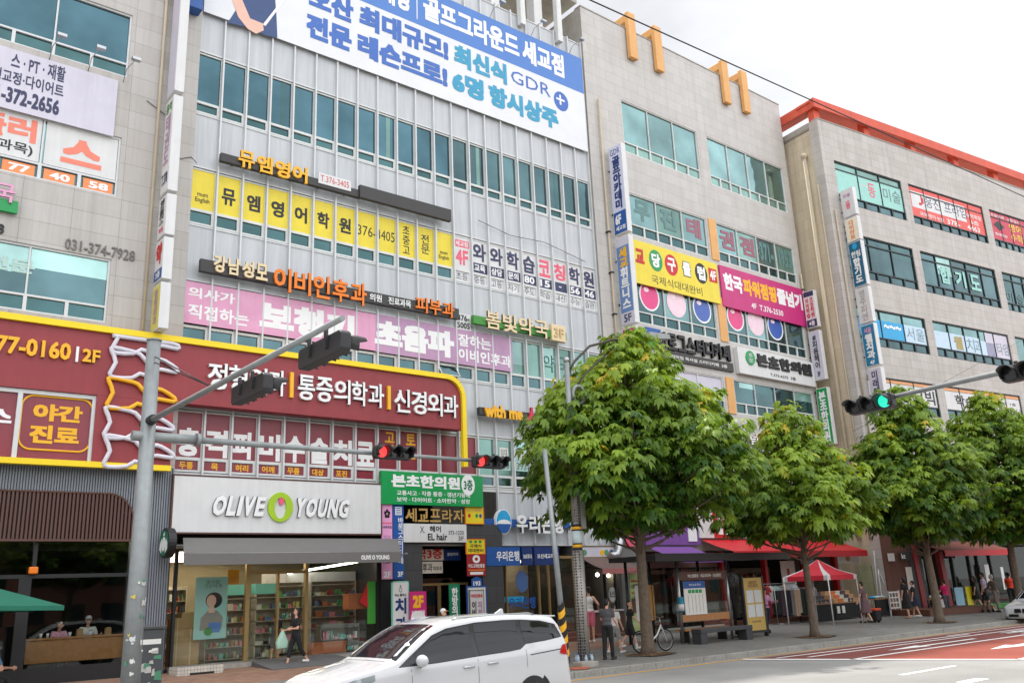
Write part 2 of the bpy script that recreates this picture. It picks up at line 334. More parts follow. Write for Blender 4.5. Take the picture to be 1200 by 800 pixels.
# ============================================================ ground, road, pavement
def ground_mat(name, c, var, sc1=.35, sc2=40, rough=.9, bump=.3, patch=0.0, brickp=None):
    m = bpy.data.materials.new(name); m.use_nodes = True; t = m.node_tree; b = t.nodes['Principled BSDF']; L = t.links.new
    b.inputs['Roughness'].default_value = rough; b.inputs['Specular IOR Level'].default_value = .3
    geo = t.nodes.new('ShaderNodeNewGeometry'); facs = []
    for s, d, a in ((sc1, 6, var), (sc2, 3, var*1.2), (170, 1, var*.9)):
        n = t.nodes.new('ShaderNodeTexNoise'); n.inputs['Scale'].default_value = s; n.inputs['Detail'].default_value = d; L(geo.outputs['Position'], n.inputs['Vector'])
        r = t.nodes.new('ShaderNodeMapRange'); r.inputs[1].default_value = .3; r.inputs[2].default_value = .7; r.inputs[3].default_value = 1-a; r.inputs[4].default_value = 1+a; L(n.outputs[0], r.inputs[0]); facs.append(r.outputs[0])
    p = facs[0]
    for f in facs[1:]:
        q = t.nodes.new('ShaderNodeMath'); q.operation = 'MULTIPLY'; L(p, q.inputs[0]); L(f, q.inputs[1]); p = q.outputs[0]
    v = t.nodes.new('ShaderNodeVectorMath'); v.operation = 'SCALE'; v.inputs[0].default_value = c; L(p, v.inputs['Scale'])
    if brickp:
        br = t.nodes.new('ShaderNodeTexBrick'); bw, bh, c1, c2, mo = brickp; br.inputs['Scale'].default_value = 1; br.inputs['Brick Width'].default_value = bw; br.inputs['Row Height'].default_value = bh
        br.inputs['Mortar Size'].default_value = .006; br.inputs['Color1'].default_value = c1+(1,); br.inputs['Color2'].default_value = c2+(1,); br.inputs['Mortar'].default_value = mo+(1,)
        L(geo.outputs['Position'], br.inputs['Vector']); L(br.outputs['Color'], v.inputs[0])
    L(v.outputs[0], b.inputs['Base Color'])
    bp = t.nodes.new('ShaderNodeBump'); bp.inputs['Strength'].default_value = bump; bp.inputs['Distance'].default_value = .01; L(facs[1], bp.inputs['Height']); L(bp.outputs[0], b.inputs['Normal'])
    MATS[name] = m; return m
asphalt = ground_mat('asphalt', (.27, .266, .256), .16)
redroad = ground_mat('red_road_coating', C8(118, 66, 60), .18)
redroad2 = ground_mat('orange_red_road_coating', C8(140, 74, 62), .16)
paint = ground_mat('road_paint_white', (.72, .72, .7), .08)
paint_y = ground_mat('road_paint_yellow', C8(214, 160, 62), .1)
pave = ground_mat('grey_paving', (.2, .2, .19), .1, brickp=(.3, .3, C8(134, 132, 127), C8(122, 121, 117), C8(92, 90, 86)))
pave_r = ground_mat('red_paving', (.2, .2, .19), .1, brickp=(.24, .12, C8(142, 104, 90), C8(160, 132, 110), C8(96, 76, 68)))
kerb_m = ground_mat('kerb_stone', C8(146, 144, 138), .16, .9, 25)
soil = ground_mat('soil', C8(96, 78, 60), .25, 3, 40)

mb = MB(); mb.poly([(-300, -300, 0), (400, -300, 0), (400, 400, 0), (-300, 400, 0)], asphalt); struct(mb, 'road')
mb = MB()          # pavement, rising gently to the shop fronts
for y0, y1, m in ((KERB+.18, 22.4, pave), (22.4, 27.6, pave_r)):
    mb.poly([(-40, y0, gz(y0)), (24.0, y0, gz(y0)), (24.0, y1, gz(y1)), (-40, y1, gz(y1))], m)
    mb.poly([(24.0, y0, gz(y0)), (140, y0, gz(y0)), (140, y1, gz(y1)), (24.0, y1, gz(y1))], pave)
mb.poly([(-40, 27.6, .35), (140, 27.6, .35), (140, 60, .35), (-40, 60, .35)], pave)
struct(mb, 'pavement')
mb = MB(); x = -40.0
while x < 140:
    e = rnd.uniform(-.004, .004); mb.box(FW, x+.006, x+.994, KERB+e, KERB+.18, -.1, .152, kerb_m); x += 1.0
o = struct(mb, 'kerb'); b = o.modifiers.new('bevel', 'BEVEL'); b.width = .015; b.segments = 2
def strip(mb, pts, w, z, m):
    """a painted line of width w along ground points"""
    for (x0, y0), (x1, y1) in zip(pts[:-1], pts[1:]):
        d = Vector((x1-x0, y1-y0)).normalized(); nx, ny = -d.y*w/2, d.x*w/2
        mb.poly([(x0+nx, y0+ny, z), (x1+nx, y1+ny, z), (x1-nx, y1-ny, z), (x0-nx, y0-ny, z)], m)
def sline(y): return 22.15+(17.1-y)*.345        # the white line that closes the red surfacing
mb = MB()
mb.poly([(sline(17.05), 17.05, .004), (sline(6), 6, .004), (140, 6, .004), (140, 17.05, .004)], redroad); struct(mb, 'bus_lane_surface')
yl = 14.35
mb = MB(); mb.poly([(sline(yl), yl, .008), (sline(6), 6, .008), (140, 6, .008), (140, yl, .008)], redroad2); struct(mb, 'traffic_lane_surface')
mb = MB()
strip(mb, [(-40, 17.32), (sline(17.0), 17.32)], .14, .004, paint_y); strip(mb, [(sline(17)-.1, 17.32), (140, 17.32)], .12, .008, paint_y); struct(mb, 'yellow_kerb_line')
mb = MB()
strip(mb, [(sline(17.2), 17.2), (sline(2.0), 2.0)], .34, .012, paint)
strip(mb, [(sline(yl), yl), (140, yl)], .16, .012, paint)
strip(mb, [(sline(10.6), 10.6), (140, 10.6)], .16, .012, paint)
strip(mb, [(22.8, 16.55), (34, 16.3)], .13, .012, paint); strip(mb, [(23.4, 15.9), (140, 15.75)], .13, .012, paint); strip(mb, [(33, 16.6), (140, 16.5)], .1, .012, paint)
for k in range(5): strip(mb, [(9.5+k*5.2, 11.2), (12.0+k*5.2, 11.2)] if 12.0+k*5.2 < sline(11.2) else [(9.5+k*5.2, 11.2), (9.6+k*5.2, 11.2)], .16, .004, paint)
for k in range(4): strip(mb, [(12.6+k*3.2, 9.4), (13.5+k*3.2, 9.4)], .3, .004, paint)
def arrow(mb, x, y, l, w, z):
    """straight-on lane arrow pointing to -x"""
    mb.poly([(x+l, y-.09, z), (x+l, y+.09, z), (x+l*.38, y+.09, z), (x+l*.38, y-.09, z)], paint)
    mb.poly([(x+l*.38, y-w/2, z), (x+l*.38, y+w/2, z), (x, y, z)], paint)
arrow(mb, 26.2, 15.05, 5.6, .55, .012); arrow(mb, 27.4, 12.6, 4.6, .7, .014); arrow(mb, 34.5, 12.6, 4.6, .7, .014)
def road_word(mb, word, x0, x1, y0, y1, z):
    v, fs = text_mesh(word, .03, 0); lo, hi = v.min(0), v.max(0)
    mb.add([(x1-(b-lo[1])/(hi[1]-lo[1])*(x1-x0), y1-(a-lo[0])/(hi[0]-lo[0])*(y1-y0), z) for a, b, c in v], fs, paint)
road_word(mb, '버스', 34.6, 37.8, 14.55, 15.6, .012)
road_word(mb, '전용', 40.2, 43.2, 14.55, 15.6, .012)
road_word(mb, '우회전', 45, 49, 14.55, 15.6, .012)
struct(mb, 'lane_markings')

# ============================================================ building blocks
def wall_holes(mb, fr, u0, u1, z0, z1, holes, m, n=0.0, depth=.3):
    us = sorted({u0, u1, *[min(max(h[i], u0), u1) for h in holes for i in (0, 2)]}); zs = sorted({z0, z1, *[h[i] for h in holes for i in (1, 3)]})
    def inh(u, z): return any(h[0] < u < h[2] and h[1] < z < h[3] for h in holes)
    for a, b in zip(us[:-1], us[1:]):
        for c, d in zip(zs[:-1], zs[1:]):
            if b-a > 1e-6 and d-c > 1e-6 and not inh((a+b)/2, (c+d)/2): mb.rect(fr, a, c, b, d, n, m)
    for a, c, b, d in holes:
        for p, q in (((a, c), (b, c)), ((b, c), (b, d)), ((b, d), (a, d)), ((a, d), (a, c))):
            mb.poly([fr.P(p[0], n, p[1]), fr.P(q[0], n, q[1]), fr.P(q[0], n-depth, q[1]), fr.P(p[0], n-depth, p[1])], m)
def window(parent, fr, u0, z0, u1, z1, nbig, nsmall, zs, n, fm, gm, gs=None, fw=.06, top=0.0, frd=.07, pane_m=None, blinds=.3):
    """a window of nbig lights over nsmall vents (sill lights below zs); frame and glass are meshes of their own"""
    mb = MB(); f = fw
    for z in (z0, z1-f): mb.box(fr, u0, u1, n-.02, n+frd, z, z+f, fm)
    for u in (u0, u1-f): mb.box(fr, u, u+f, n-.02, n+frd-.003, z0+f, z1-f, fm)
    if nsmall:
        mb.box(fr, u0+f, u1-f, n-.02, n+frd-.005, zs-f/2, zs+f/2, fm)
        for i in range(1, nsmall):
            c = u0+(u1-u0)*i/nsmall; mb.box(fr, c-f*.8, c+f*.8, n-.02, n+frd-.007, z0+f, zs-f/2, fm)
    lo = zs+f/2 if nsmall else z0+f
    for i in range(1, nbig):
        c = u0+(u1-u0)*i/nbig; mb.box(fr, c-f*.4, c+f*.4, n-.02, n+frd-.009, lo, z1-f, fm)
    if top: mb.box(fr, u0+f, u1-f, n-.02, n+frd-.011, z1-top-f/2, z1-top+f/2, fm)
    w = mb.build('window', parent)
    for i in range(nbig):
        p = MB(); a, b = u0+(u1-u0)*i/nbig, u0+(u1-u0)*(i+1)/nbig
        p.rect(fr, a, lo-f, b, z1, n+rnd.uniform(-.004, .004), gm[i % len(gm)] if isinstance(gm, list) else gm); p.build('pane', w)
        if blinds and rnd.random() < blinds:
            zb2 = z1-f-(z1-lo)*rnd.choice((.25, .4, .55, .7)); p = MB(); c0 = a+(b-a)*rnd.choice((.02, .02, .3)); p.rect(fr, c0, zb2, b-.02, z1-f, n+.007, rnd.choice((g_blind, g_blind2))); p.build('roller_blind', w)
    if nsmall:
        p = MB(); p.rect(fr, u0, z0, u1, lo-f, n-.006, gs or g_deep); p.build('vent_pane', w)
    return w

g_blind = glass_mat('glass_over_blind', C8(150, 186, 182), .5, .12); g_blind2 = glass_mat('glass_over_dark_room', C8(74, 104, 106), .8, .06)
# ------------------------------------------------------------ the plaza: stone wing and glass front
X0, X1 = 8.86, 27.25
ZR = {5: (18.13, 18.53, 20.42), 4: (14.1, 14.6, 16.08), 3: (10.1, 10.62, 12.1), 2: (6.05, 6.45, 7.93)}   # bottom, transom, top of each storey's glass
plaza = thing('plaza_building', 'wide commercial block with pale panelled glass front and beige stone wing, covered in signs', 'building', (18, 27, .3))
mb = MB()
wing = [(2.25, 18.49, 6.62, 20.8), (2.25, 14.34, 6.6, 16.35), (2.25, 10.28, 6.6, 12.28), (2.25, 22.6, 6.6, 24.9), (-3.5, 18.49, 1.2, 20.8), (-3.5, 14.34, 1.2, 16.35)]
wall_holes(mb, FA, -12, X0, 6.05, 28.4, wing, stone_a)
mb.poly([FA.P(X0, 0, .3), FA.P(X0, 0, 28.4), FA.P(X0, GL-.2, 28.4), FA.P(X0, GL-.2, .3)], stone_a)
mb.poly([FA.P(-12, 0, 28.4), FA.P(X0, 0, 28.4), FA.P(X0, -14, 28.4), FA.P(-12, -14, 28.4)], concrete)
mb.build('stone_wall', plaza, recalc=False)
for (a, c, b, d), g in zip(wing, (g_teal, g_pale, g_dark, g_teal, g_teal, g_teal)):
    window(plaza, FA, a, c, b, d, 2, 4, c+.5, -.12, alu, g, blinds=1 if g is g_dark else 0)
mb = MB()          # flat metal panels between the glass strips
zz = [5.9]
for k in (2, 3, 4, 5): zz += [ZR[k][0]-.03, ZR[k][2]+.03]
zz.append(27.9); k = 0
pitch = (X1-X0)/21
zb = [(zz[0], zz[1]), (zz[2], zz[3]), (zz[4], zz[5]), (zz[6], zz[7]), (zz[8], zz[9])]
for a, b in zb:
    for i in range(21): mb.box(FA, X0+i*pitch+.008, X0+(i+1)*pitch-.008, GL-.06, GL+rnd.uniform(-.002, .002), a, b, panel_m)
    mb.build('panel_cladding', plaza); mb = MB()
mb = MB()
for i in range(14, 21): mb.box(FA, X0+i*pitch+.008, X0+(i+1)*pitch-.008, GL-.06, GL+rnd.uniform(-.002, .002), 3.85, 5.9, panel_m)
mb.build('lower_cladding', plaza)
mb = MB()
for a, b in zb+[(3.85, 5.9)]:
    mb.box(FA, X0, X1, GL, GL+.03, b-.05, b, alu)
    mb.box(FA, X0, X1, GL, GL+.03, a, a+.05, alu)
    mb.build('trim', plaza); mb = MB()
for i in range(22):
    mb = MB(); u = X0+i*pitch; mb.box(FA, u-.028, u+.028, GL, GL+.11, 3.9 if i > 13 else 5.9, 27.95, alu); mb.build('mullion', plaza)
opened = MB()
wk = 0
for st in (5, 4, 3, 2):
    z0, zt, z1 = ZR[st]
    for i in range(21):
        a, b = X0+i*pitch+.03, X0+(i+1)*pitch-.03
        if st == 5: g = g_teal if i < 12 else g_dark
        elif st == 4: g = g_teal
        elif st == 3: g = g_mint if i > 14 else g_teal
        else: g = g_mint if i < 15 else g_dark
        mb = MB(); n = GL-.05
        for z, h in ((z0, .06), (zt-.045, .09), (z1-.05, .05)): mb.box(FA, a, b, n-.03, n+.05, z, z+h, alu_w)
        for u, w in ((a, .03), (b-.085, .085)): mb.box(FA, u, u+w, n-.03, n+.052, z0+.06, zt-.045, alu_w)
        mb.box(FA, a, a+.025, n-.03, n+.047, zt+.045, z1-.05, alu_w); mb.box(FA, b-.025, b, n-.03, n+.047, zt+.045, z1-.05, alu_w)
        w = mb.build('window', plaza); p = MB()
        if st == 5 and i in (8, 13): g = [g_teal, g_dark][i > 10]
        p.rect(FA, a, zt, b, z1, n, g); p.rect(FA, a, z0, b, zt, n-.012, g_deep if st > 3 else g_dark)
        p.build('pane', w)
        if st == 5 and i in (8, 13, 3, 18): p = MB(); p.box(FA, a+.42, a+.6, n+.001, n+.006, zt, z1-.05, g_mint if i in (8, 13) else g_blind2); p.build('roller_blind', w)
        if st in (3, 2) and i > 14 and i % 2: p = MB(); p.rect(FA, a+.03, zt+(z1-zt)*(.3+.1*(i % 3)), b-.03, z1-.05, n+.005, g_blind); p.build('roller_blind', w)
        if st == 3 and i == 11:
            s = MB(); t0, t1 = FA.P(a, n+.06, zt-.05), FA.P(b, n+.06, zt-.05); b0, b1 = FA.P(a, n+.34, z0+.02), FA.P(b, n+.34, z0+.02)
            s.poly([t0, t1, b1, b0], g_dark)
            for p0, p1 in ((t0, t1), (t1, b1), (b1, b0), (b0, t0)): s.tube([p0, p1], .028, alu_w, 4)
            s.build('opened_sash', w)
mb = MB()          # set-back roof with a concrete pergola over it
mb.box(FA, X0, X1, -14, GL-.06, 27.7, 27.9, concrete)
mb.box(FA, X0, X1+.2, -3.2, -.35, 30.4, 31.0, concrete)
for u in (10, 13, 16, 19, 22, 24.6): mb.box(FA, u, u+.5, -.95, -.4, 27.9, 30.4, white)
for u in (23.3, 25.6): mb.box(FA, u, u+.28, -.15, .12, 27.3, 30.2, alu_w)
mb.box(FA, -12, X0, -14, -.3, 28.2, 28.4, concrete)
mb.build('roof_pergola', plaza)
mb = MB()          # drain pipe on the wing
u = FA.px(170, 300)[0]
mb.tube([FA.P(7.62, .1, 6.5), FA.P(7.62, .1, 28)], .05, beige_w); mb.build('drain_pipe', plaza)
mb = MB(); mb.box(FA, -12, X1, -14, -13.8, .3, 28, vdark); mb.box(FA, -12, X1, -8, GL-.3, 3.75, 3.85, vdark); mb.box(FA, -12, X1, -8.1, -8, .3, 3.8, vdark); mb.box(FA, -12, X1, -8, -.2, .3, .4, vdark)
mb.poly([FA.P(X1, GL, .3), FA.P(X1, GL, 27.9), FA.P(X1, -14, 27.9), FA.P(X1, -14, .3)], concrete); mb.build('rear_wall', plaza)
for u in (X0-.05, 16.45, 21.15, 24.85): mb = MB(); mb.box(FA, u-.12, u+.12, -7.5, -.1, .35, 3.8, stone_dark); mb.build('party_wall', plaza)

# ------------------------------------------------------------ the second block (right of the glass front)
BX0, BX1, BT = 27.3, 43.72, 29.97
blk = thing('stone_building', 'tall pale stone block with yellow posts over its parapet, right of the glass front', 'building', (35.5, 27, .3))
RB = [(22.72, 23.28, 25.6), (18.34, 18.9, 20.53), (13.95, 14.5, 16.2), (10.26, 10.8, 12.0)]
GB = [(29.7, 35.46), (36.3, 43.2)]
mb = MB(); holes = [(a, z0, b, z1) for z0, zm, z1 in RB for a, b in GB]+[(27.7, .4, 43.4, 3.6)]
wall_holes(mb, FA, BX0, BX1, .3, BT, holes, stone_b)
mb.poly([FA.P(BX0, 0, .3), FA.P(BX0, 0, BT), FA.P(BX0, -14, BT), FA.P(BX0, -14, .3)], concrete)
mb.poly([FA.P(BX1, 0, .3), FA.P(BX1, 0, BT), FA.P(BX1, -14, BT), FA.P(BX1, -14, .3)], stone_b)
mb.box(FA, BX0-.02, BX1+.02, -.4, .03, BT, BT+.06, concrete)
mb.poly([FA.P(BX0, -.3, BT-.5), FA.P(BX1, -.3, BT-.5), FA.P(BX1, -14, BT-.5), FA.P(BX0, -14, BT-.5)], concrete)
mb.build('stone_wall', blk, recalc=False)
for r, (z0, zm, z1) in enumerate(RB):
    for g, (a, b) in enumerate(GB):
        gm = [g_pale, [g_pale, g_mint], [g_dark, g_pale], g_dark][r]
        window(blk, FA, a, z0, b, z1, 3 if g == 0 else 4, 6 if g == 0 else 8, zm, -.1, alu_w, gm, g_mint if r == 0 else g_deep, .055, blinds=(.25, 0, 0, .5)[r])
for z0, z1 in ((18.3, 20.6), (13.9, 16.25), (10.2, 12.05)): mb = MB(); mb.box(FA, 35.62, 36.2, 0, .05, z0, z1, orange_s); mb.build('orange_pilaster', blk)
for px, py in ((735, 20), (766, 36), (845, 75), (868, 88)):
    u = FA.px(px, py, .25)[0]; mb = MB()
    zt = BT+.9
    mb.box(FA, u, u+.56, .05, .28, BT-1.8, zt, orange_s); mb.box(FA, u+.04, u+.52, -1.5, .05, BT+.42, zt-.06, orange_s); mb.box(FA, u+.04, u+.52, -1.8, -1.5, BT-.4, zt-.06, orange_s)
    mb.build('roof_post', blk, bev=.03)
for u in (28.0, 43.45):
    mb = MB(); mb.tube([FA.P(u, .12, 4.5), FA.P(u, .12, 19.0 if u > 30 else 25.0)], .055, beige_w); 
    for z in range(6, 19, 2): mb.box(FA, u-.09, u+.09, 0, .2, z, z+.06, dark)
    mb.build('drain_pipe', blk)
mb = MB(); mb.box(FA, BX0, BX1, -8, -.35, 3.7, 3.8, vdark); mb.box(FA, BX0, BX1, -6.1, -6, .3, 3.8, vdark); mb.box(FA, BX0, BX1, -6, -.2, .3, .4, vdark); mb.build('shop_interior', blk)

# ------------------------------------------------------------ the third block, turned a little towards the street
CT = 28.05
far = thing('corner_building', 'brownish stone block with dark framed windows and an orange steel trellis along its roof', 'building', FC.P(8, 0, .3))
g6 = FC.R(977, 187.5, 1063.5, 259); c2 = (FC.px(1064, 216)[0], FC.px(1160, 288)[0]); c1 = (g6[0], g6[2]); c3 = (FC.px(1159, 247)[0], FC.px(1159, 247)[0]+6.2)
r6 = (g6[1], g6[3]); r5 = (FC.px(1080.6, 341)[1], FC.px(1080, 294)[1]); r4 = (FC.px(1095.5, 416.5)[1], FC.px(1097, 376)[1]); r3 = (FC.px(1110, 490)[1], FC.px(1041, 442.7)[1])
print('C rows', r6, r5, r4, r3, c1, c2, c3)
RC = [r6, r5, r4, r3]; c4 = (c3[1]+.9, c3[1]+7)
holes = [(a, z0, b, z1) for z0, z1 in RC for a, b in (c1, c2, c3, c4)]
mb = MB(); wall_holes(mb, FC, 0, 30, 4.6, CT, holes, stone_c)
mb.box(FC, 0, 30, -.4, .03, CT, CT+.06, concrete)
mb.box(FC, 0, 30, -14, -.3, CT-.5, CT-.4, concrete)
mb.build('stone_wall', far, recalc=False)
mb = MB(); SCF = Fr(FC.P(0, 0, 0), -FC.n, -FC.u)
wall_holes(mb, SCF, 0.0, .62, .3, CT, [], stone_c, .002); mb.rect(SCF, .62, .3, 15, CT-.35, 0, stone_side); mb.box(SCF, .62, 15, -.1, .04, CT-.35, CT, concrete)
mb.build('side_wall', far, recalc=False)
mb = MB(); mb.box(FC, 0, 3.0, -.5, .06, .3, 9.3, brick_br); mb.box(FC, 3.0, 30, -1.2, 0, 3.6, 4.6, stone_dark); mb.box(FC, 3, 30, -6, -5.9, .3, 3.6, vdark); mb.box(FC, 3, 30, -6, -1.2, 3.5, 3.6, vdark); mb.build('lower_wall', far)
for r, (z0, z1) in enumerate(RC):
    for g, (a, b) in enumerate((c1, c2, c3, c4)):
        gm = [g_mint, g_dark, g_pale, g_pale][r]
        window(far, FC, a, z0, b, z1, 3 if g == 0 else 5, 5 if g == 0 else 8, z0+.55, -.12, fr_dark, gm, g_dark, .07, top=.5 if r < 2 else 0, blinds=(0, .5, 0, 0)[r])
mb = MB()      # orange roof trellis: rail on posts, run along both edges
z0, z1 = CT+.72, CT+1.32
def trell(fr, u0, u1, n, posts):
    mb = MB(); mb.box(fr, u0, u1, n-.12, n+.12, z0, z1, orange_c); mb.box(fr, u0, u1, n-1.2, n-.12, z1-.2, z1-.02, orange_c); mb.build('roof_trellis', far, bev=.02)
    for u in posts:
        mb = MB(); mb.box(fr, u, u+.5, n-.55, n-.14, CT-.3, z1-.02, orange_c); mb.build('trellis_post', far)
trell(FC, -.15, 28, -.05, [.05, 4.6, 9.2, 13.8, 18.4, 23]); trell(SCF, .12, 9, -.02, [4.4, 8.2])
mb = MB()
mb.tube([SCF.P(1.1, .18, 4), SCF.P(1.1, .18, CT-2.1)], .11, beige_w); mb.ball(SCF.P(1.1, .18, CT-2.0), .2, beige_w); mb.build('drain_pipe', far)
mb = MB(); mb.tube([SCF.P(.5, .1, 4), SCF.P(.5, .1, 24.0)], .05, beige_w); mb.build('drain_pipe', far)
mb = MB(); mb.tube([FC.P(.32, .1, 9), FC.P(.32, .1, 22.3)], .05, beige_w); mb.build('drain_pipe', far)

# opposite pavement with its own row of trees is built with the trees
mb = MB(); mb.box(FW, -40, 140, -30, -5.2, -.1, .15, pave); o = mb.build('far_pavement'); o['kind'] = 'structure'

ob = thing('reflection_block', 'long plain block across the street, outside the picture', 'building', (25, -34, .15)); mb = MB(); FO = Fr((0, -34, 0), (1, 0, 0), (0, 1, 0)); mb.box(FO, -45, 110, -10, 0, .1, 13, brick_br); mb.build('wall', ob)  # unseen block added so the shop glass reflects a wall, not bright sky
for st in range(4): mb = MB(); [mb.rect(FO, -44+k*3.2, 1.2+st*3.1, -42.2+k*3.2, 2.8+st*3.1, .02, g_deep) for k in range(48)]; o = mb.build('window_row', ob); o['kind'] = 'stuff'
# ============================================================ signs
def frac(r, f): return (r[0]+(r[2]-r[0])*f[0], r[1]+(r[3]-r[1])*f[1], r[0]+(r[2]-r[0])*f[2], r[1]+(r[3]-r[1])*f[3])
def sign(name, label, cat, fr, r, n, th, m, texts=(), group=None, edge=None, em=None, bev=0, shapes=None, pname='panel'):
    """a board r=(u0,z0,u1,z1) whose face stands n metres in front of the frame; texts: (writing, place inside the board 0..1 or picture rectangle, colour, raise, weight)"""
    t = thing(name, label, cat, fr.P((r[0]+r[2])/2, n-th, r[1]), group=group)
    mb = MB(); mb.box(fr, r[0], r[2], n-th, n, r[1], r[3], m)
    mb.build(pname, t, bev=bev)
    if edge:
        mb = MB(); e = edge
        for a, b, c, d in ((r[0]-e, r[1]-e, r[2]+e, r[1]), (r[0]-e, r[3], r[2]+e, r[3]+e), (r[0]-e, r[1], r[0], r[3]), (r[2], r[1], r[2]+e, r[3])): mb.box(fr, a, c, n-th-.003, n+.012, b, d, em)
        mb.build('border', t)
    for q in texts: wr(t, fr, r, n, *q)
    if shapes: shapes(t, fr, r, n)
    return t
def wr(t, fr, r, n, body, pl, m, ext=0.0, bold=.025, name='lettering'):
    q = frac(r, pl) if max(map(abs, pl)) <= 1.0001 else fr.R(*pl, n=n)
    return text(t, body, fr, q, n+.004, m, ext, bold, name)
def disc(mb, fr, u, z, ru, rz, n0, n1, m, k=24): mb.prism(fr, [(u+ru*math.cos(2*math.pi*i/k), z+rz*math.sin(2*math.pi*i/k)) for i in range(k)], n0, n1, m)
def letters(t, fr, n, body, px, m, ext=.06, bold=.035, name='letter'):
    """raised letters: one mesh each, spread over the picture rectangle"""
    r = fr.R(*px, n=n); k = len(body); w = (r[2]-r[0])/k
    for i, ch in enumerate(body):
        if ch != ' ': text(t, ch, fr, (r[0]+w*(i+.06), r[1], r[0]+w*(i+.94), r[3]), n, m, ext, bold, name)
bay = lambda i: X0+i*pitch
FN = GL+.1            # a film or banner over the glass front

# --- left stone wing
r = FA.R(0, 55, 138, 160, .04); z1 = FA.px(138, 95, .04)[1]; z0 = FA.px(135, 161, .04)[1]
r = (1.6, z0, FA.px(138, 100, .04)[0], z1)
sign('wall_banner', 'lavender banner with dark bold phone number under the top window of the stone wing', 'banner', FA, r, .06, .03, lav,
     [('스 · PT · 재활', (3.3, 0, 0, 0) if 0 else frac((0, 0, 1, 1), (.37, .68, .68, .95)), navy), ('체형교정·다이어트', (.02+.2, .42, .68, .64), navy), ('031-372-2656', (.22, .1, .665, .36), navy, 0, .04)])
t = thing('window_lettering', 'white window films with large orange letters and orange number vents on the stone wing', 'window sign', FA.P(5.5, -.1, 14.3))
for a, b, nm in ((2.25, 4.4, '러'), (4.45, 6.55, '스')):
    mb = MB(); mb.rect(FA, a+.05, 14.9, b-.02, 16.3, -.09, white); mb.build('film', t)
text(t, '플러', FA, (2.6, 15.45, 4.25, 16.2), -.085, pinkred if 0 else mat('salmon', C8(236, 130, 108), .5), 0, .05); text(t, '스', FA, (4.95, 15.1, 6.1, 15.95), -.085, MATS['salmon'], 0, .05)
text(t, '(전과목)', FA, (2.75, 15.0, 4.2, 15.4), -.085, black)
for i, nm in enumerate(('03', '77', '40', '58')):
    a = 2.25+i*1.0875; mb = MB(); mb.rect(FA, a+.12, 14.42, a+.97, 14.76, -.09, MATS['salmon'] if 0 else mat('orange_film', C8(238, 142, 84), .5)); mb.build('vent_film', t); text(t, nm, FA, (a+.28, 14.47, a+.84, 14.7), -.085, white2, 0, .04)
t = thing('number_lettering', 'grey phone number in raised digits on the beige stone wing', 'lettering', FA.P(6.4, 0, 12.4))
u_, z_ = FA.px(117, 293); text(t, '031-374-7928', FA, (FA.px(76, 287)[0], z_-.17, FA.px(158, 299)[0], z_+.17), .004, mat('grey_digit', C8(112, 106, 102), .5), .03, .012)
r = FA.R(-40, 236, 25, 252, .2)
t = sign('letter_sign', 'green bar sign with a pink letter cut by the left picture edge', 'sign', FA, (r[0], r[1]+.04, r[2]-.1, r[1]+.4), .16, .12, green_s)
text(t, '국', FA, (3.3, r[1]+.3, 3.85, r[1]+.85), .165, pink_f, .05, .02); text(t, '8', FA, FA.R(-3, 262, 4, 275), .01, black, .03)
t = thing('window_writing', 'pale grey two letters behind the mint third floor window of the wing', 'window sign', FA.P(3.6, -.1, 11.2)); text(t, '전문', FA, FA.R(-18, 296, 40, 322, n=-.1), -.095, mat('pale_mint', C8(176, 208, 200), .5), 0, .05)

# --- blade sign stacks
def blade(fr, u, z0, z1, n0, n1, th, face, label, texts, edge=None, group=None, cat='blade sign', cap=white):
    t = thing('blade_sign', label, cat, fr.P(u, n0, z0), group=group)
    mb = MB(); mb.box(fr, u-th/2, u+th/2, n0, n1, z0, z1, cap); mb.build('casing', t, bev=.015)
    f = Fr(fr.P(u-th/2, 0, 0), fr.n, -fr.u); r = (n0+.04, z0+.04, n1-.04, z1-.04)
    mb = MB(); mb.box(f, r[0], r[2], -.01, .006, r[1], r[3], face); mb.build('face', t)
    for q in texts:
        if q[0] == '#':
            mb = MB(); w = frac(r, q[1]); mb.box(f, w[0], w[2], 0, .01, w[1], w[3], q[2]); mb.build('face_band', t)
        else: text(t, q[0], f, frac(r, q[1]), .013, q[2], 0, q[3] if len(q) > 3 else .03)
    mb = MB()
    for z in (z0+.25*(z1-z0), z0+.75*(z1-z0)): mb.box(fr, u-.03, u+.03, 0, n0, z, z+.07, dark)
    mb.build('bracket', t)
    return t
bx = 7.95; gA = 'blade signs stacked on the wing'
zt = lambda py, n=.8, x=200: FA.px(x, py, n)[1]
blade(FA, bx, zt(108), zt(0)+3, .25, 1.0, .3, lav, 'blank white blade sign, topmost of the stack left of the glass front', [], group=gA)
blade(FA, bx, zt(226), zt(113), .25, 1.0, .3, white, 'white blade sign with mauve letters under a green word, second from top on the wing',
      [('음악', (.1, .86, .9, .97), green_l), (V('태권도'), (.15, .3, .85, .84), mauve_f), ('T.378', (.1, .08, .9, .2), navy)], group=gA)
blade(FA, bx, zt(278), zt(230), .25, 1.0, .3, white, 'white blade sign with small dark letters, third from top on the wing', [(V('셈드플러스'), (.2, .3, .8, .96), black), ('학원', (.2, .08, .8, .22), pinkred)], group=gA)
blade(FA, bx, zt(330), zt(281), .25, 1.0, .3, white, 'white pharmacy blade sign with one big red syllable over a blue foot', [('약', (.12, .38, .88, .95), red, .06), ('#', (0, 0, 1, .26), blue), ('3층', (.2, .04, .8, .22), white2)], group=gA)
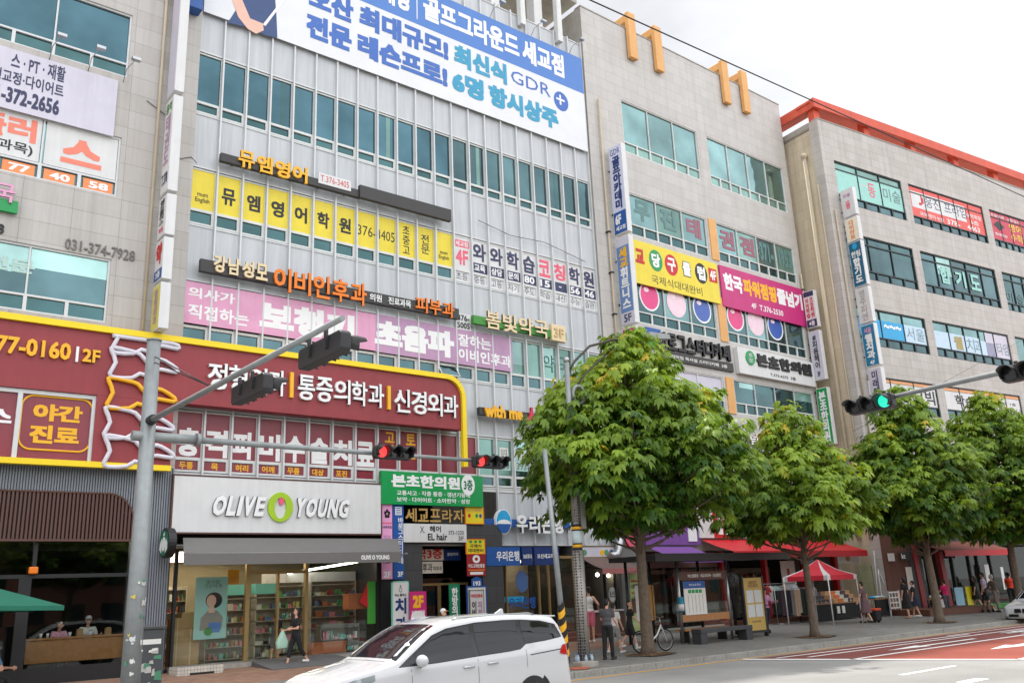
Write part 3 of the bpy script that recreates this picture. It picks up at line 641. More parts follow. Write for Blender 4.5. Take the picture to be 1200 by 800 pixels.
blade(FA, bx, zt(388), zt(334), .25, 1.0, .3, mat('straw', C8(208, 200, 96), .5), 'straw yellow blade sign lowest of the stack above the maroon sign', [(V('정형외과'), (.25, .1, .75, .92), mauve_f)], group=gA)

# --- maroon clinic sign with the yellow border
n = .5
t = thing('clinic_sign', 'large maroon clinic sign with yellow border and white raised letters round the second floor', 'shop sign', FA.P(9, .1, 6.2))
zT = FA.px(0, 369, n)[1]; uR = FA.px(543, 470, n)[0]; zB1 = FA.px(540, 503, n)[1]; zB0 = FA.px(100, 540, n)[1]; uC = FA.px(203, 500, n)[0]
def arc(u, z, r, a0, a1, k=8): return [(u+r*math.cos(rad(a0+(a1-a0)*i/k)), z+r*math.sin(rad(a0+(a1-a0)*i/k))) for i in range(k+1)]
mb = MB(); mb.prism(FA, [(-6, zB1), (uR, zB1)]+arc(uR-.75, zT-.75, .75, 0, 90)+[(-6, zT)], .02, n-.05, red_sign); mb.build('panel', t, recalc=True)
uW0, uW1 = FA.px(113, 480, n)[0], uC; zW = FA.px(113, 462, n)[1]
mb = MB(); mb.box(FA, uW0, uW1, .02, n-.055, zB0, zB1-.003, red_sign); mb.build('lower_panel', t)
mb = MB(); mb.box(FA, -6, uW0-.003, .02, n-.2, zB0, zB1-.003, red_film); mb.build('backing', t)
path = [(-6, zT), (uR-.75, zT)]+arc(uR-.75, zT-.75, .75, 90, 0)[1:]+[(uR, FA.px(548, 547, n)[1])]
mb = MB()
for a, b in zip(path[:-1], path[1:]):
    d = Vector((b[0]-a[0], b[1]-a[1])).normalized(); q = (-d.y*.09, d.x*.09)
    mb.prism(FA, [(a[0]-q[0], a[1]-q[1]), (b[0]-q[0], b[1]-q[1]), (b[0]+q[0], b[1]+q[1]), (a[0]+q[0], a[1]+q[1])], n-.12, n+.06, yel)
mb.build('border', t)
mb = MB(); mb.box(FA, -6, uW1, n-.2, n+.04, zB0-.16, zB0-.003, yel); mb.build('lower_border', t)
text(t, '377-0160', FA, (FA.px(-20, 410, n)[0], FA.px(60, 420, n)[1]-.0, FA.px(83, 410, n)[0], FA.px(60, 400, n)[1]), n-.04, yel_l, .08, .03)
mb = MB(); mb.box(FA, *[FA.px(x, 415, n)[0] for x in (89, 92)], n-.05, n+.02, FA.px(91, 424, n)[1], FA.px(91, 406, n)[1], white2); mb.build('divider', t)
text(t, '2F', FA, (FA.px(96, 420, n)[0], FA.px(100, 424, n)[1], FA.px(117, 420, n)[0], FA.px(110, 410, n)[1]), n-.04, yel_l, .08, .03)
for w, a, b in (('정형외과', (243, 427), (335, 462)), ('통증의학과', (348, 442), (450, 475)), ('신경외과', (461, 457), (537, 488))):
    r = FA.R(a[0], a[1], b[0], b[1], n); k = len(w); ww = (r[2]-r[0])/k
    zc = (r[1]+r[3])/2; h = .84
    for i, ch in enumerate(w): text(t, ch, FA, (r[0]+ww*(i+.04), zc-h/2, r[0]+ww*(i+.96), zc+h/2), n-.04, white2, .09, .018, 'letter')
for x, y in ((341.5, 451), (455.5, 466)):
    u, z = FA.px(x, y, n); mb = MB(); mb.box(FA, u-.06, u+.06, n-.05, n+.05, z-.42, z+.42, yel_l); mb.build('divider', t)
# neon outlines of vertebrae
neon = mat('neon_tube', C8(212, 208, 218), .4)
def bone(cx, cz, s, m, cut=0):
    P = [(-.8, .44), (-.35, .4), (-.02, .33), (.16, .14), (.34, .12), (.5, .24), (.72, .22), (1.08, .02), (1.06, -.1), (.62, -.06), (.4, -.12), (.22, -.3), (.0, -.26), (-.22, -.42), (-.72, -.46), (-.84, -.34), (-.7, 0), (-.84, .34)]
    mbb = MB(); k = len(P); pts = []
    for i in range(k):
        p0, p1, p2, p3 = [Vector(P[(i+j-1) % k]) for j in range(4)]
        for q in (0, .5):
            v = .5*((2*p1)+(p2-p0)*q+(2*p0-5*p1+4*p2-p3)*q*q+(3*p1-p0-3*p2+p3)*q**3); pts.append(FA.P(cx+v.x*s, n+.03, min(cz+v.y*s, zT-.16)))
    mbb.tube(pts+[pts[0], pts[1]], .066, m, 6, cap=False); mbb.build('neon_outline', t)
for x, y, m in ((166, 400, neon), (164, 428, neon), (161, 463, yel_l), (158, 497, neon), (158, 530, neon)):
    u, z = FA.px(x, y, n); bone(u, z, .98, m)
# framed red window films left of it
wr_ = FA.R(27, 462, 104, 530, .3)
t2 = thing('window_lettering', 'maroon window film with two yellow words in a rounded yellow frame', 'window sign', FA.P(5, .3, 6.7))
u0, z0, u1, z1 = wr_; c = .3; k = arc(u1-c, z1-c, c, 0, 90)+arc(u0+c, z1-c, c, 90, 180)+arc(u0+c, z0+c, c, 180, 270)+arc(u1-c, z0+c, c, 270, 360)
mb = MB(); mb.tube([FA.P(u, n-.19, z) for u, z in k]+[FA.P(k[0][0], n-.19, k[0][1])], .035, yel_l, 4, cap=False); mb.build('frame_line', t2)
text(t2, '야간', FA, frac(wr_, (.16, .54, .86, .86)), n-.195, yel_l, .01, .05); text(t2, '진료', FA, frac(wr_, (.14, .12, .84, .46)), n-.195, yel_l, .01, .05); text(t2, '스', FA, FA.R(-12, 478, 13, 496, n-.2), n-.195, white2, .01, .05)
mb = MB()
for x in (22, 110): u = FA.px(x, 480, n-.15)[0]; mb.box(FA, u-.06, u+.06, n-.25, n-.12, zB0, zB1-.01, alu)
mb.box(FA, -6, uW0, n-.25, n-.123, zB1-.12, zB1-.01, alu); mb.build('window_frame', t2)

# --- second floor maroon films
t = thing('window_lettering', 'row of maroon window films with white syllables above small yellow words', 'window sign', FA.P(12, GL, 6.1))
z0, ztz, z1 = ZR[2]; ch1 = '충격파비수술치료'; ch2 = ['두통', '목', '허리', '어깨', '무릎', '대상', '포진', '']
for i in range(13):
    a, b = bay(i), bay(i+1)
    mb = MB(); mb.rect(FA, a+.05, ztz+.05, b-.05, z1-.05, GL-.03, red_film); mb.rect(FA, a+.05, z0+.07, b-.12, ztz-.06, GL-.045, red_film); mb.build('film', t)
    if i < 8:
        text(t, ch1[i], FA, (a+.08, ztz+.08, b-.08, ztz+.95), GL-.026, white2, 0, .045)
        if ch2[i]: text(t, ch2[i], FA, (a+.2 if len(ch2[i]) > 1 else a+.3, z0+.09, b-.25 if len(ch2[i]) > 1 else b-.35, ztz-.09), GL-.04, yel_l, 0, .03)
text(t, V('고압'), FA, (bay(8)+.35, ztz+.45, bay(9)-.12, z1-.12), GL-.026, yel_l, 0, .03); text(t, V('토요'), FA, (bay(9)+.35, ztz+.45, bay(10)-.12, z1-.12), GL-.026, yel_l, 0, .03)
t = thing('window_notice', 'paper rental notice with a phone number taped inside the glass right of the maroon sign', 'notice', FA.P(21.5, GL, 6.8))
for i, (w, q) in enumerate((('임대', '010'), ('문의', '393'), ('', '35'))):
    a, b = bay(14+i)+.12, bay(15+i)-.1
    if w: mb = MB(); mb.rect(FA, a+.12, 7.2, b-.1, 7.6, GL-.04, paper); mb.build('sheet', t); text(t, w, FA, (a+.18, 7.25, b-.16, 7.55), GL-.036, g_dark if 0 else mat('grey_print', C8(120, 130, 130), .6))
    mb = MB(); mb.rect(FA, a, 6.72, b, 7.12, GL-.04, mat('mint_paper', C8(170, 206, 196), .6)); mb.build('sheet', t); text(t, q, FA, (a+.08, 6.78, b-.08, 7.06), GL-.036, MATS['grey_print'] if 'grey_print' in MATS else black)

# --- third floor: pink hearing aid banner, orange letter bar, pharmacy
z0, ztz, z1 = ZR[3]; uS = FA.px(440, 400, FN)[0]; uE = FA.px(601, 430, FN)[0]
t = thing('banner', 'long translucent pink and mauve banner with white words along the third floor windows', 'banner', FA.P(15, FN, ztz))
zb_, zt_ = FA.px(440, 411, FN)[1], FA.px(215, 328, FN)[1]
mb = MB(); mb.box(FA, X0+.03, uS, FN-.03, FN, zb_, zt_, pink_f); mb.build('pink_sheet', t)
mb = MB(); mb.box(FA, uS+.003, uE, FN-.03, FN-.002, zb_-.02, zt_+.03, mauve_f); mb.build('mauve_sheet', t)
for w, p in (('의사가', (221, 335, 275, 357)), ('직접하는', (221, 355, 291, 383))): text(t, w, FA, FA.R(*p, n=FN), FN+.004, white2, 0, .03)
R3 = lambda x0, x1, a, b: (FA.px(x0, 400, FN)[0], zb_+(zt_-zb_)*a, FA.px(x1, 400, FN)[0], zb_+(zt_-zb_)*b)
text(t, '보청기', FA, R3(303, 415, .1, .85), FN+.004, white2, 0, .07); text(t, '초음파', FA, R3(439, 532, .12, .88), FN+.004, white2, 0, .07)
text(t, '잘하는', FA, R3(537, 575, .52, .88), FN+.004, white2, 0, .03); text(t, '이비인후과', FA, R3(537, 598, .1, .46), FN+.004, white2, 0, .03)
def bar_sign(label, name, fr, px0, px1, h, n, m, th=.18):
    """a long bar between two picture points (its middle line), h high"""
    (ua, za), (ub, zb) = fr.px(*px0, n), fr.px(*px1, n); z = (za+zb)/2
    t = thing(name, label, 'letter sign', fr.P(ua, n-th, z)); mb = MB(); mb.box(fr, ua, ub, n-th, n, z-h/2, z+h/2, m); mb.build('bar', t, bev=.01)
    mb = MB()
    for k in range(5): u = ua+(ub-ua)*(k+.5)/5; mb.box(fr, u-.025, u+.025, GL, n-th, z-.04, z+.04, dark)
    mb.build('bracket', t); return t, z
t, zc = bar_sign('charcoal bar with large orange raised letters and small cream ones above the pink banner', 'letter_bar', FA, (235, 312), (538, 366), .42, .22, darkbar)
def lrow(t, fr, body, x0, x1, y, n, zc, h, m, ext=.07, bold=.035):
    u0, u1 = fr.px(x0, y, n)[0], fr.px(x1, y, n)[0]; w = (u1-u0)/len(body)
    for i, c in enumerate(body):
        if c != ' ': text(t, c, fr, (u0+w*(i+.07), zc-h/2, u0+w*(i+.93), zc+h/2), n, m, ext, bold, 'letter')
lrow(t, FA, '강남성모', 248, 314, 320, .22, zc+.12, .58, cream); lrow(t, FA, '이비인후과', 318, 430, 340, .22, zc+.0, .84, orange_l, .08, .022)
text(t, '의원', FA, (FA.px(433, 350, .22)[0], zc-.14, FA.px(447, 350, .22)[0], zc+.14), .22, white2, .03); text(t, '진료과목', FA, (FA.px(455, 352, .22)[0], zc-.14, FA.px(481, 352, .22)[0], zc+.14), .22, white2, .03)
lrow(t, FA, '피부과', 485, 532, 360, .22, zc+.06, .6, orange_l, .08, .022)
r = FA.R(534, 366, 552, 388, FN); sign('number_plate', 'small white plate with a black phone number at the right end of the charcoal bar', 'sign', FA, r, FN, .02, white, [('376-\n5005', (.08, .08, .92, .92), black, 0, .03)])
t, zc = bar_sign('green bar with cream raised pharmacy letters and a square plate right of the charcoal bar', 'letter_bar', FA, (555, 374), (664, 394), .34, .22, green_l)
lrow(t, FA, '봄빛약국', 567, 642, 382, .22, zc+.08, .74, cream, .09, .02)
u0, u1 = FA.px(645, 390, .2)[0], FA.px(661, 390, .2)[0]; mb = MB(); mb.box(FA, u0, u1, .1, .3, zc-.3, zc+.42, cream); mb.build('plate', t, bev=.02); text(t, '3F', FA, (u0+.12, zc-.15, u1-.12, zc+.26), .305, mat('tan', C8(200, 170, 120), .5), .02)
t = thing('window_lettering', 'two dark green syllables on mint windows under the green bar', 'window sign', FA.P(23.8, GL, 10.9))
for i, c in ((17, '약'), (18, '국')): text(t, c, FA, (bay(i)+.15, 10.95, bay(i+1)-.15, 11.7), GL-.03, mat('dull_green', C8(66, 118, 108), .5), 0, .0)
t, zc = bar_sign('short black bar with yellow english letters and a red brushed word beside the tree crown', 'letter_bar', FA, (562, 480), (652, 492), .3, .22, darkbar)
text(t, 'with me', FA, (FA.px(567, 480, .22)[0], zc-.22, FA.px(611, 480, .22)[0], zc+.28), .22, yel_l, .08, .05); text(t, '사랑해', FA, (FA.px(616, 486, .22)[0], zc-.4, FA.px(668, 490, .22)[0], zc+.42), .22, mat('crimson', C8(206, 46, 74), .5), .08, .03)

# --- fourth floor: yellow films, white films, bars
z0, ztz, z1 = ZR[4]
t = thing('window_lettering', 'twelve bright yellow window films with black letters of an english school', 'window sign', FA.P(14, GL, 14.6))
for i in range(12):
    a, b = bay(i), bay(i+1); mb = MB(); mb.rect(FA, a+.035, ztz-.02, b-.035, z1-.02, GL-.02, yel_film); mb.build('film', t)
    if 1 <= i <= 6: text(t, '뮤엠영어학원'[i-1], FA, (a+.2, 15.02, b-.2, 15.62), GL-.014, black, 0, .035)
    elif i in (0, 11): text(t, 'mum\nEnglish', FA, (a+.2, 14.86, b-.2, 15.22), GL-.014, black, 0, .01)
    elif i == 7: text(t, '376-', FA, (a+.08, 15.1, b-.02, 15.5), GL-.014, black, 0, .0)
    elif i == 8: text(t, '3405', FA, (a+.02, 15.1, b-.08, 15.5), GL-.014, black, 0, .0)
    elif i == 9: text(t, V('초중고'), FA, (a+.28, 14.78, b-.28, 15.92), GL-.014, black, 0, .01)
    else: text(t, V('전문'), FA, (a+.25, 14.95, b-.25, 15.75), GL-.014, black, 0, .01)
t = thing('window_lettering', 'white window films with navy and pink coaching school syllables, right of the yellow films', 'window sign', FA.P(23, GL, 14.1))
ch = '와와학습코칭학원'; pl = ['교육', '상담', '문의', '80', '15', '-', '56', '46']; sm = ['초등', '중등', '고등', '자기', '주도', '학습', '내신', '수능', '습관']
for i in range(9):
    a, b = bay(12+i), bay(13+i); mb = MB(); mb.rect(FA, a+.035, ztz+(.0 if i else .0), b-.035, z1-.02, GL-.02, white); mb.rect(FA, a+.06, z0+.05, b-.1, ztz-.06, GL-.035, white); mb.build('film', t)
    text(t, sm[i], FA, (a+.14, z0+.1, b-.18, ztz-.1), GL-.03, navy, 0, .0)
    if i:
        text(t, ch[i-1], FA, (a+.1, 15.18, b-.1, 15.95), GL-.014, pinkred if i in (5, 6) else navy, 0, .035)
        mb = MB(); mb.rect(FA, a+.05, 14.66, b-.05, 15.08, GL-.016, navy); mb.build('plate', t); text(t, pl[i-1], FA, (a+.16, 14.72, b-.16, 15.03) if pl[i-1] != '-' else (a+.36, 14.86, b-.36, 14.9), GL-.012, white2, 0, .03)
    else:
        mb = MB(); mb.rect(FA, a+.08, 15.6, b-.08, 15.9, GL-.016, pinkred); mb.build('plate', t); text(t, '세교점', FA, (a+.14, 15.64, b-.14, 15.86), GL-.012, white2); text(t, '4F', FA, (a+.14, 14.85, b-.14, 15.5), GL-.014, pinkred, 0, .03)
t, zc = bar_sign('thin black bar with yellow raised letters above the yellow window films', 'letter_bar', FA, (259, 184), (424, 227), .3, .22, darkbar)
lrow(t, FA, '뮤엠영어', 277, 361, 194, .22, zc+.1, .62, yel_l, .08, .03)
u0, u1 = FA.px(373, 210, .23)[0], FA.px(411, 216, .23)[0]; mb = MB(); mb.box(FA, u0, u1, .2, .25, zc-.02, zc+.4, white); mb.build('plate', t); text(t, 'T.376-3405', FA, (u0+.08, zc+.08, u1-.08, zc+.32), .254, red, 0, .0)
bar_sign('blank thick dark bar on brackets right of the thin black bar', 'sign_bar', FA, (422, 224), (529, 252), .5, .3, darkbar)

# --- big golf banner under the roof
FN0 = FN; FN = GL+.17; zt_, zb_ = 26.95, 21.95; u0, u1 = X0+.05, FA.px(689, 178, FN)[0]
t = thing('billboard', 'huge white banner with blue top band and bold blue golf lettering below the roof', 'billboard', FA.P(18, FN, zb_))
mb = MB(); mb.box(FA, u0, u1, FN-.03, FN, zb_, zt_, mat('banner_white', C8(222, 224, 228), .5, 0, .04, 1.0, .5)); mb.build('sheet', t)
zs = FA.px(681, 109, FN)[1]; ub = FA.px(440, 18, FN)[0]-.8
mb = MB(); mb.prism(FA, [(ub-1.4, zt_-.004), (ub, zs), (u1, zs), (u1, zt_-.004)], FN-.02, FN+.006, blue_b); mb.build('blue_band', t)
Rb = lambda x0, y0, x1, y1: FA.R(x0, y0, x1, y1, FN)
hb = zt_-zs
def brow(body, xa, xb, y, za, zb, m, bold=.06): text(t, body, FA, (FA.px(xa, y[0], FN)[0], za, FA.px(xb, y[1], FN)[0], zb), FN+.01, m, 0, bold)
brow('골프그라운드', 496, 608, (15, 55), zs+hb*.2, zs+hb*.84, white2, .045); brow('세교점', 612, 661, (60, 85), zs+hb*.2, zs+hb*.84, white2, .045); brow('매장', 446, 482, (0, 10), zs+hb*.2, zs+hb*.84, white2, .045)
mb = MB(); u = FA.px(488.5, 8, FN)[0]; mb.box(FA, u-.02, u+.02, FN, FN+.012, zs+hb*.12, zs+hb*.9, white2); mb.build('divider', t)
L2a, L2b, L1a, L1b = zb_+.55, zb_+1.6, zb_+1.85, zb_+2.9
brow('오산', 362, 414, (0, 15), L1a, L1b, blue_t); brow('최대규모!', 421, 525, (20, 50), L1a, L1b, blue_t); brow('최신식', 532, 594, (70, 95), L1a, L1b, teal_t)
brow('전문', 359, 412, (30, 50), L2a, L2b, blue_t); brow('레슨프로!', 419, 524, (55, 85), L2a, L2b, blue_t); brow('6명', 530, 567, (100, 115), L2a, L2b, teal_t); brow('항시상주', 573, 654, (120, 140), L2a, L2b, teal_t)
brow('GDR', 599, 645, (95, 110), L1a+.28, L1a+.92, blue_t, .0)
u, z = FA.px(657.5, 119, FN); mb = MB(); disc(mb, FA, u, z, .45, .5, FN, FN+.008, blue_t); mb.box(FA, u-.3, u+.22, FN, FN+.012, z+.02, z+.12, white2); mb.box(FA, u-.1, u, FN, FN+.013, z-.2, z+.32, white2); mb.build('round_logo', t)
# printed golfer: polo shirt, arms, club
def shape(px, m, dn): return [(FA.px(x, y, FN)) for x, y in px]
mb = MB()
mb.prism(FA, shape([(270, 22), (284, 0), (322, -6), (324, 20), (325, 45), (312, 42), (290, 32), (266, 27)], 0, 0), FN, FN+.006, mat('polo_blue', C8(58, 78, 122), .6)); mb.build('printed_shirt', t)
mb = MB(); mb.prism(FA, shape([(270, -4), (282, -4), (293, 22), (308, 28), (309, 36), (300, 40), (290, 34), (279, 20)], 0, 0), FN+.006, FN+.01, mat('print_skin', C8(228, 184, 166), .6)); mb.build('printed_arm', t)
mb = MB(); mb.prism(FA, shape([(308, 29), (334, -4), (337, -4), (311, 31)], 0, 0), FN+.008, FN+.012, white2); mb.build('printed_club', t)
mb = MB(); u = FA.px(241, -2, .06)[0]
blade(FA, 8.45, FA.px(226, 8, .5)[1], FA.px(226, 8, .5)[1]+2.2, .05, .5, .5, blue, 'blue blade sign cut by the top picture edge beside the huge banner', [], cap=blue)

def sign_lamp(fr, u, n, z, group, lb):
    t = thing('sign_lamp', lb, 'lamp', fr.P(u, n, z), group=group); mb = MB(); mb.tube([fr.P(u, n-.1, z-.1), fr.P(u, n+.25, z+.25), fr.P(u+.12, n+.75, z+.38)], .014, steel, 5); mb.build('arm', t); mb = MB(); mb.box(fr, u, u+.26, n+.68, n+.84, z+.33, z+.42, steel); mb.build('head', t)
for k in range(8): sign_lamp(FA, 9.6+k*2.4, FN, 27.0, 'floodlights over the huge banner', 'thin armed floodlight over the top edge of the huge golf banner')
for u in (4.35, 5.45, 6.5): sign_lamp(FA, u, .06, 18.35, 'floodlights over the lavender banner', 'small armed floodlight over the top edge of the lavender banner')
for lb, pts in (('loose thin cable sagging across the grey panels under the smoky windows', [(562, 257), (600, 275), (640, 283), (688, 306)]), ('loose cable on the wing between the blade signs and the glass front', [(172, 118), (185, 128), (203, 142), (228, 148)]), ('second loose cable lower on the wing beside the blade signs', [(198, 183), (212, 186), (224, 184), (232, 190)])):
    mb = MB(); mb.tube([FA.P(*[(q[0], .03 if q[0] < 8.8 else GL+.13, q[1]) for q in [FA.px(x, y, .03)]][0]) for x, y in pts], .012, black, 4); one(mb, 'loose_cable', lb, 'cable', FA.P(*[(q[0], 0, q[1]) for q in [FA.px(*pts[0])]][0]))
FN = FN0

# --- entrance portal and its signs
ue0, ue1 = 16.47, 21.05; zp = FA.px(447, 551, .2)[1]
p = thing('entrance_portal', 'dark stone entrance portal with two piers between cosmetics store and bank', 'portal', FA.P(18.7, 0, .35))
zg0 = FA.px(500, 588, .2)[1]
for a, b in ((ue0, 17.5), (20.1, ue1)): mb = MB(); mb.box(FA, a, b, -.25, .12, .35, 4.6, stone_dark); mb.build('pier', p)
mb = MB(); zL = FA.px(510, 637, .12)[1]; mb.box(FA, 17.5, 20.1, -.25, .117, zL, 4.6, stone_dark); mb.build('lintel', p)
mb = MB(); mb.box(FA, 17.5, 20.1, -.9, -.85, .35, 4.0, clear_mat('dark_glass', (.25, .27, .27), .08))
mb.build('glass_door', p)
mb = MB()
for u in (17.52, 18.75, 18.82, 20.03): mb.box(FA, u, u+.06, -.86, -.8, .36, 2.5, gold)
mb.box(FA, 17.5, 20.1, -.86, -.795, 2.5, 2.58, gold); mb.build('gold_frame', p)
r = FA.R(447, 551, 566.5, 593, .25); r = (r[0], FA.px(447, 590, .25)[1], r[2], r[3])
def sh(t, fr, r, n):
    u, z = fr.px(548.5, 568, n); mb = MB(); disc(mb, fr, u, z, .3, .38, n, n+.01, white2); mb.build('white_disc', t); text(t, '3층', fr, (u-.2, z-.2, u+.2, z+.2), n+.014, mat('deep_green', C8(14, 110, 70), .5), 0, .03)
sign('shop_sign', 'bright green sign with white clinic lettering and a white third floor disc over the entrance', 'shop sign', FA, r, .25, .14, green_s,
     [('본초한의원', (.09, .52, .76, .92), white2, 0, .05), ('교통사고 · 각종 통증 · 갱년기장애', (.14, .28, .86, .43), white2, 0, .02), ('보약 · 다이어트 · 소아한약 · 성장', (.14, .08, .86, .23), white2, 0, .02)], shapes=sh)
t = thing('letter_row', 'gold raised building name on the dark stone under the green sign', 'lettering', FA.P(18.7, .12, 4.3))
r = FA.R(474, 594, 544, 613, .14); zc = (r[1]+r[3])/2; h = .46; w = (r[2]-r[0])/5
for i, c in enumerate('세교프라자'): text(t, c, FA, (r[0]+w*(i+.06), zc-h/2, r[0]+w*(i+.94), zc+h/2), .124, mat('gold_letter', C8(186, 150, 88), .4), .05, .02, 'letter')
r = FA.R(473, 613, 547, 635, .2)
sign('shop_sign', 'white hair salon sign with black letters and a phone number under the gold letters', 'shop sign', FA, r, .2, .08, white,
     [('헤어', (.4, .55, .58, .9), black, 0, .03), ('EL hair', (.37, .1, .68, .48), black, 0, .03), ('373-1233', (.7, .42, .95, .64), black, 0, .01), ('3F', (.86, .1, .95, .34), black, 0, .01), ('X.', (.25, .5, .33, .85), black, 0, -.005)])
def balls(t, fr, r, n):
    for k, (f, m) in enumerate(((.2, red), (.62, green_s), (.84, blue))): mb = MB(); disc(mb, fr, r[0]+(r[2]-r[0])*f, r[1]+(r[3]-r[1])*.48, .06, .075, n, n+.01, m, 12); mb.build('ball_mark', t)
sign('small_sign', 'yellow square sign with three coloured balls on the right entrance pier, upper one', 'sign', FA, FA.R(545.5, 594, 566.5, 613, .16), .16, .03, yel_film, [('당구클럽', (.1, .72, .9, .88), orange_s)], edge=.03, em=orange_l, shapes=balls)
sign('small_sign', 'yellow billiard sign with dark lettering on the right entrance pier, lower one', 'sign', FA, FA.R(546.5, 632, 568, 648, .16), .16, .03, yel_film, [('국제식', (.18, .42, .82, .68), black), ('대대완비', (.08, .08, .92, .36), black), ('● ● ●', (.15, .75, .85, .95), green_s)], edge=.03, em=orange_l)
sign('small_sign', 'dark red plate with white emblem and lettering on the right entrance pier', 'sign', FA, FA.R(547, 648.5, 569.5, 674, .16), .16, .03, mat('dark_red', C8(150, 26, 36), .5), [('◎', (.3, .58, .7, .94), white2), ('카드고래반통증', (.06, .36, .94, .54), white2), ('━━━━', (.05, .24, .95, .29), orange_l), ('▬▬▬', (.15, .06, .85, .18), white2)])
t = thing('number_sign', 'small blue pentagonal house number plate on the right entrance pier', 'house number', FA.P(20.6, .13, 2.7)); r = FA.R(552.5, 675, 565, 687, .14)
mb = MB(); mb.prism(FA, [(r[0], r[1]), (r[2], r[1]), (r[2], r[1]+.75*(r[3]-r[1])), ((r[0]+r[2])/2, r[3]), (r[0], r[1]+.75*(r[3]-r[1]))], .122, .14, blue); mb.build('plate', t); text(t, '193', FA, frac(r, (.16, .12, .84, .55)), .144, white2, 0, .04)
sign('vertical_sign', 'pink vertical clinic sign on the left entrance pier', 'sign', FA, FA.R(447.5, 589, 460, 678, .16), .16, .03, mat('light_pink', C8(228, 160, 204), .5),
     [('✿', (.2, .8, .8, .92), black), ('●●●●', (.06, .72, .94, .745), pinkred), ('내과의원', (.06, .66, .94, .7), navy), ('#', (0, .3, 1, .62), white) if 0 else ('피부', (.15, .45, .85, .58), mauve_f), ('7:30-', (.1, .2, .9, .25), navy), ('2F', (.15, .02, .85, .1), white2, 0, .05)])
sign('vertical_sign', 'blue vertical study cafe sign with white letters on the left entrance pier', 'sign', FA, FA.R(460.5, 590, 473.5, 678, .16), .165, .03, blue,
     [('▤', (.2, .85, .8, .96), white2), (V('바로그스터디카페'), (.45, .2, .95, .82), white2), ('3F', (.4, .03, .9, .1), white2, 0, .04)])
sign('hanging_sign', 'cream pharmacy sign with red letters inside the entrance, upper one', 'sign', FA, FA.R(474, 641, 520, 656, -.5), -.5, .05, mat('cream_board', C8(214, 204, 190), .5), [('약국3층', (.04, .1, .96, .92), red, 0, .03)])
sign('hanging_sign', 'dark blue sign beside the cream pharmacy sign inside the entrance', 'sign', FA, FA.R(521, 641, 540, 656, -.5), -.5, .05, dkblue, [('봄빛약국', (.15, .35, .85, .6), white2)])
sign('hanging_sign', 'cream clinic sign with dark letters inside the entrance, lower one', 'sign', FA, FA.R(474, 658, 519, 671, -.45), -.45, .05, mat('cream_board', C8(214, 204, 190)), [('이비인후과', (.08, .15, .72, .85), black, 0, .02), ('피부과', (.74, .2, .97, .6), black)])

# --- bank
t, zc = bar_sign('blue bar with round wave emblem and white raised bank name on grey panels', 'letter_bar', FA, (567.5, 612), (668, 614), .3, .0, blue, .1)
u, z = FA.px(590, 611, .1); mb = MB(); disc(mb, FA, u, z, .37, .46, -.05, .12, white2, 28); mb.build('emblem_rim', t)
mb = MB(); disc(mb, FA, u, z, .34, .43, .118, .13, sky_b, 28); mb.build('emblem_disc', t)
mb = MB(); mb.prism(FA, [(u-.33, z-.08)]+[(u+.33*math.cos(rad(180-180*i/10)), z-.08+.16*math.sin(rad(180-180*i/10))) for i in range(11)]+[(u+.33, z-.08)], .128, .136, white2); mb.build('emblem_wave', t)
mb = MB(); mb.prism(FA, [(u+.335*math.cos(a), z+.425*math.sin(a)) for a in [math.pi+.22+(math.pi-.44)*i/12 for i in range(13)]], .129, .138, blue); mb.build('emblem_base', t)
lrow(t, FA, '우리은행', 603, 659, 612, .02, zc-.04, .68, white2, .1, .035)
for q, x0, x1, w, m, lb in ((0, 570, 610, '우리은행', sky_b, 'blue bank fascia with white name above the bank glass'), (1, 611.5, 624.5, '365코너', dkblue, 'narrow dark blue fascia between two bank fascias'), (2, 626, 656, '오산세교지점', dkblue, 'dark blue fascia with small white branch name right of the bank name')):
    r = FA.R(x0, 640, x1, 662, .14); r = (r[0], FA.px(612, 662, .14)[1], r[2], FA.px(612, 640.5, .14)[1])
    sign('fascia_sign', lb, 'shop sign', FA, r, .14, .1, blue if q == 0 else m, [(w, (.28, .25, .97, .78) if q == 0 else (.1, .36, .9, .62), white2, 0, .03)])

# --- second block signs
zt = lambda py, x=722, n=.6: FA.px(x, py, n)[1]
gB = 'blade signs on the pale stone block'; ub = 28.45
blade(FA, ub, zt(272), zt(172), .2, 1.05, .3, mat('pale_lilac', C8(206, 210, 232), .5), 'tall white golf academy blade sign with blue syllables and a blue foot',
      [('GDR', (.1, .9, .9, .97), dkblue, 0.0), (V('골프아카데미'), (.2, .27, .86, .88), dkblue, .06), ('#', (0, 0, 1, .24), blue), ('6F', (.12, .1, .6, .21), white2, .05), ('세교점', (.12, .03, .9, .08), white2)], group=gB)
blade(FA, ub, zt(377), zt(276), .2, 1.05, .3, mat('steel_blue', C8(104, 136, 186), .5), 'steel blue fitness blade sign with yellow and white syllables below the golf blade',
      [('#', (0, .9, 1, 1), lav), ('#', (0, 0, 1, .13), lav), (V('세교'), (.18, .66, .84, .88), yel_l, .05), (V('휘트니스'), (.18, .18, .84, .65), white2, .05), ('5F', (.2, .02, .8, .11), steel if 0 else navy)], group=gB)
blade(FA, ub, zt(430), zt(381), .2, 1.05, .3, magenta, 'magenta blade sign half hidden by the tree crown under the fitness blade', [(V('파워점핑'), (.25, .1, .75, .95), white2)], group=gB)
n = .1; r = (FA.px(738, 278, n)[0], FA.px(738.5, 329, n)[1], FA.px(842, 330, n)[0], FA.px(738, 279, n)[1])
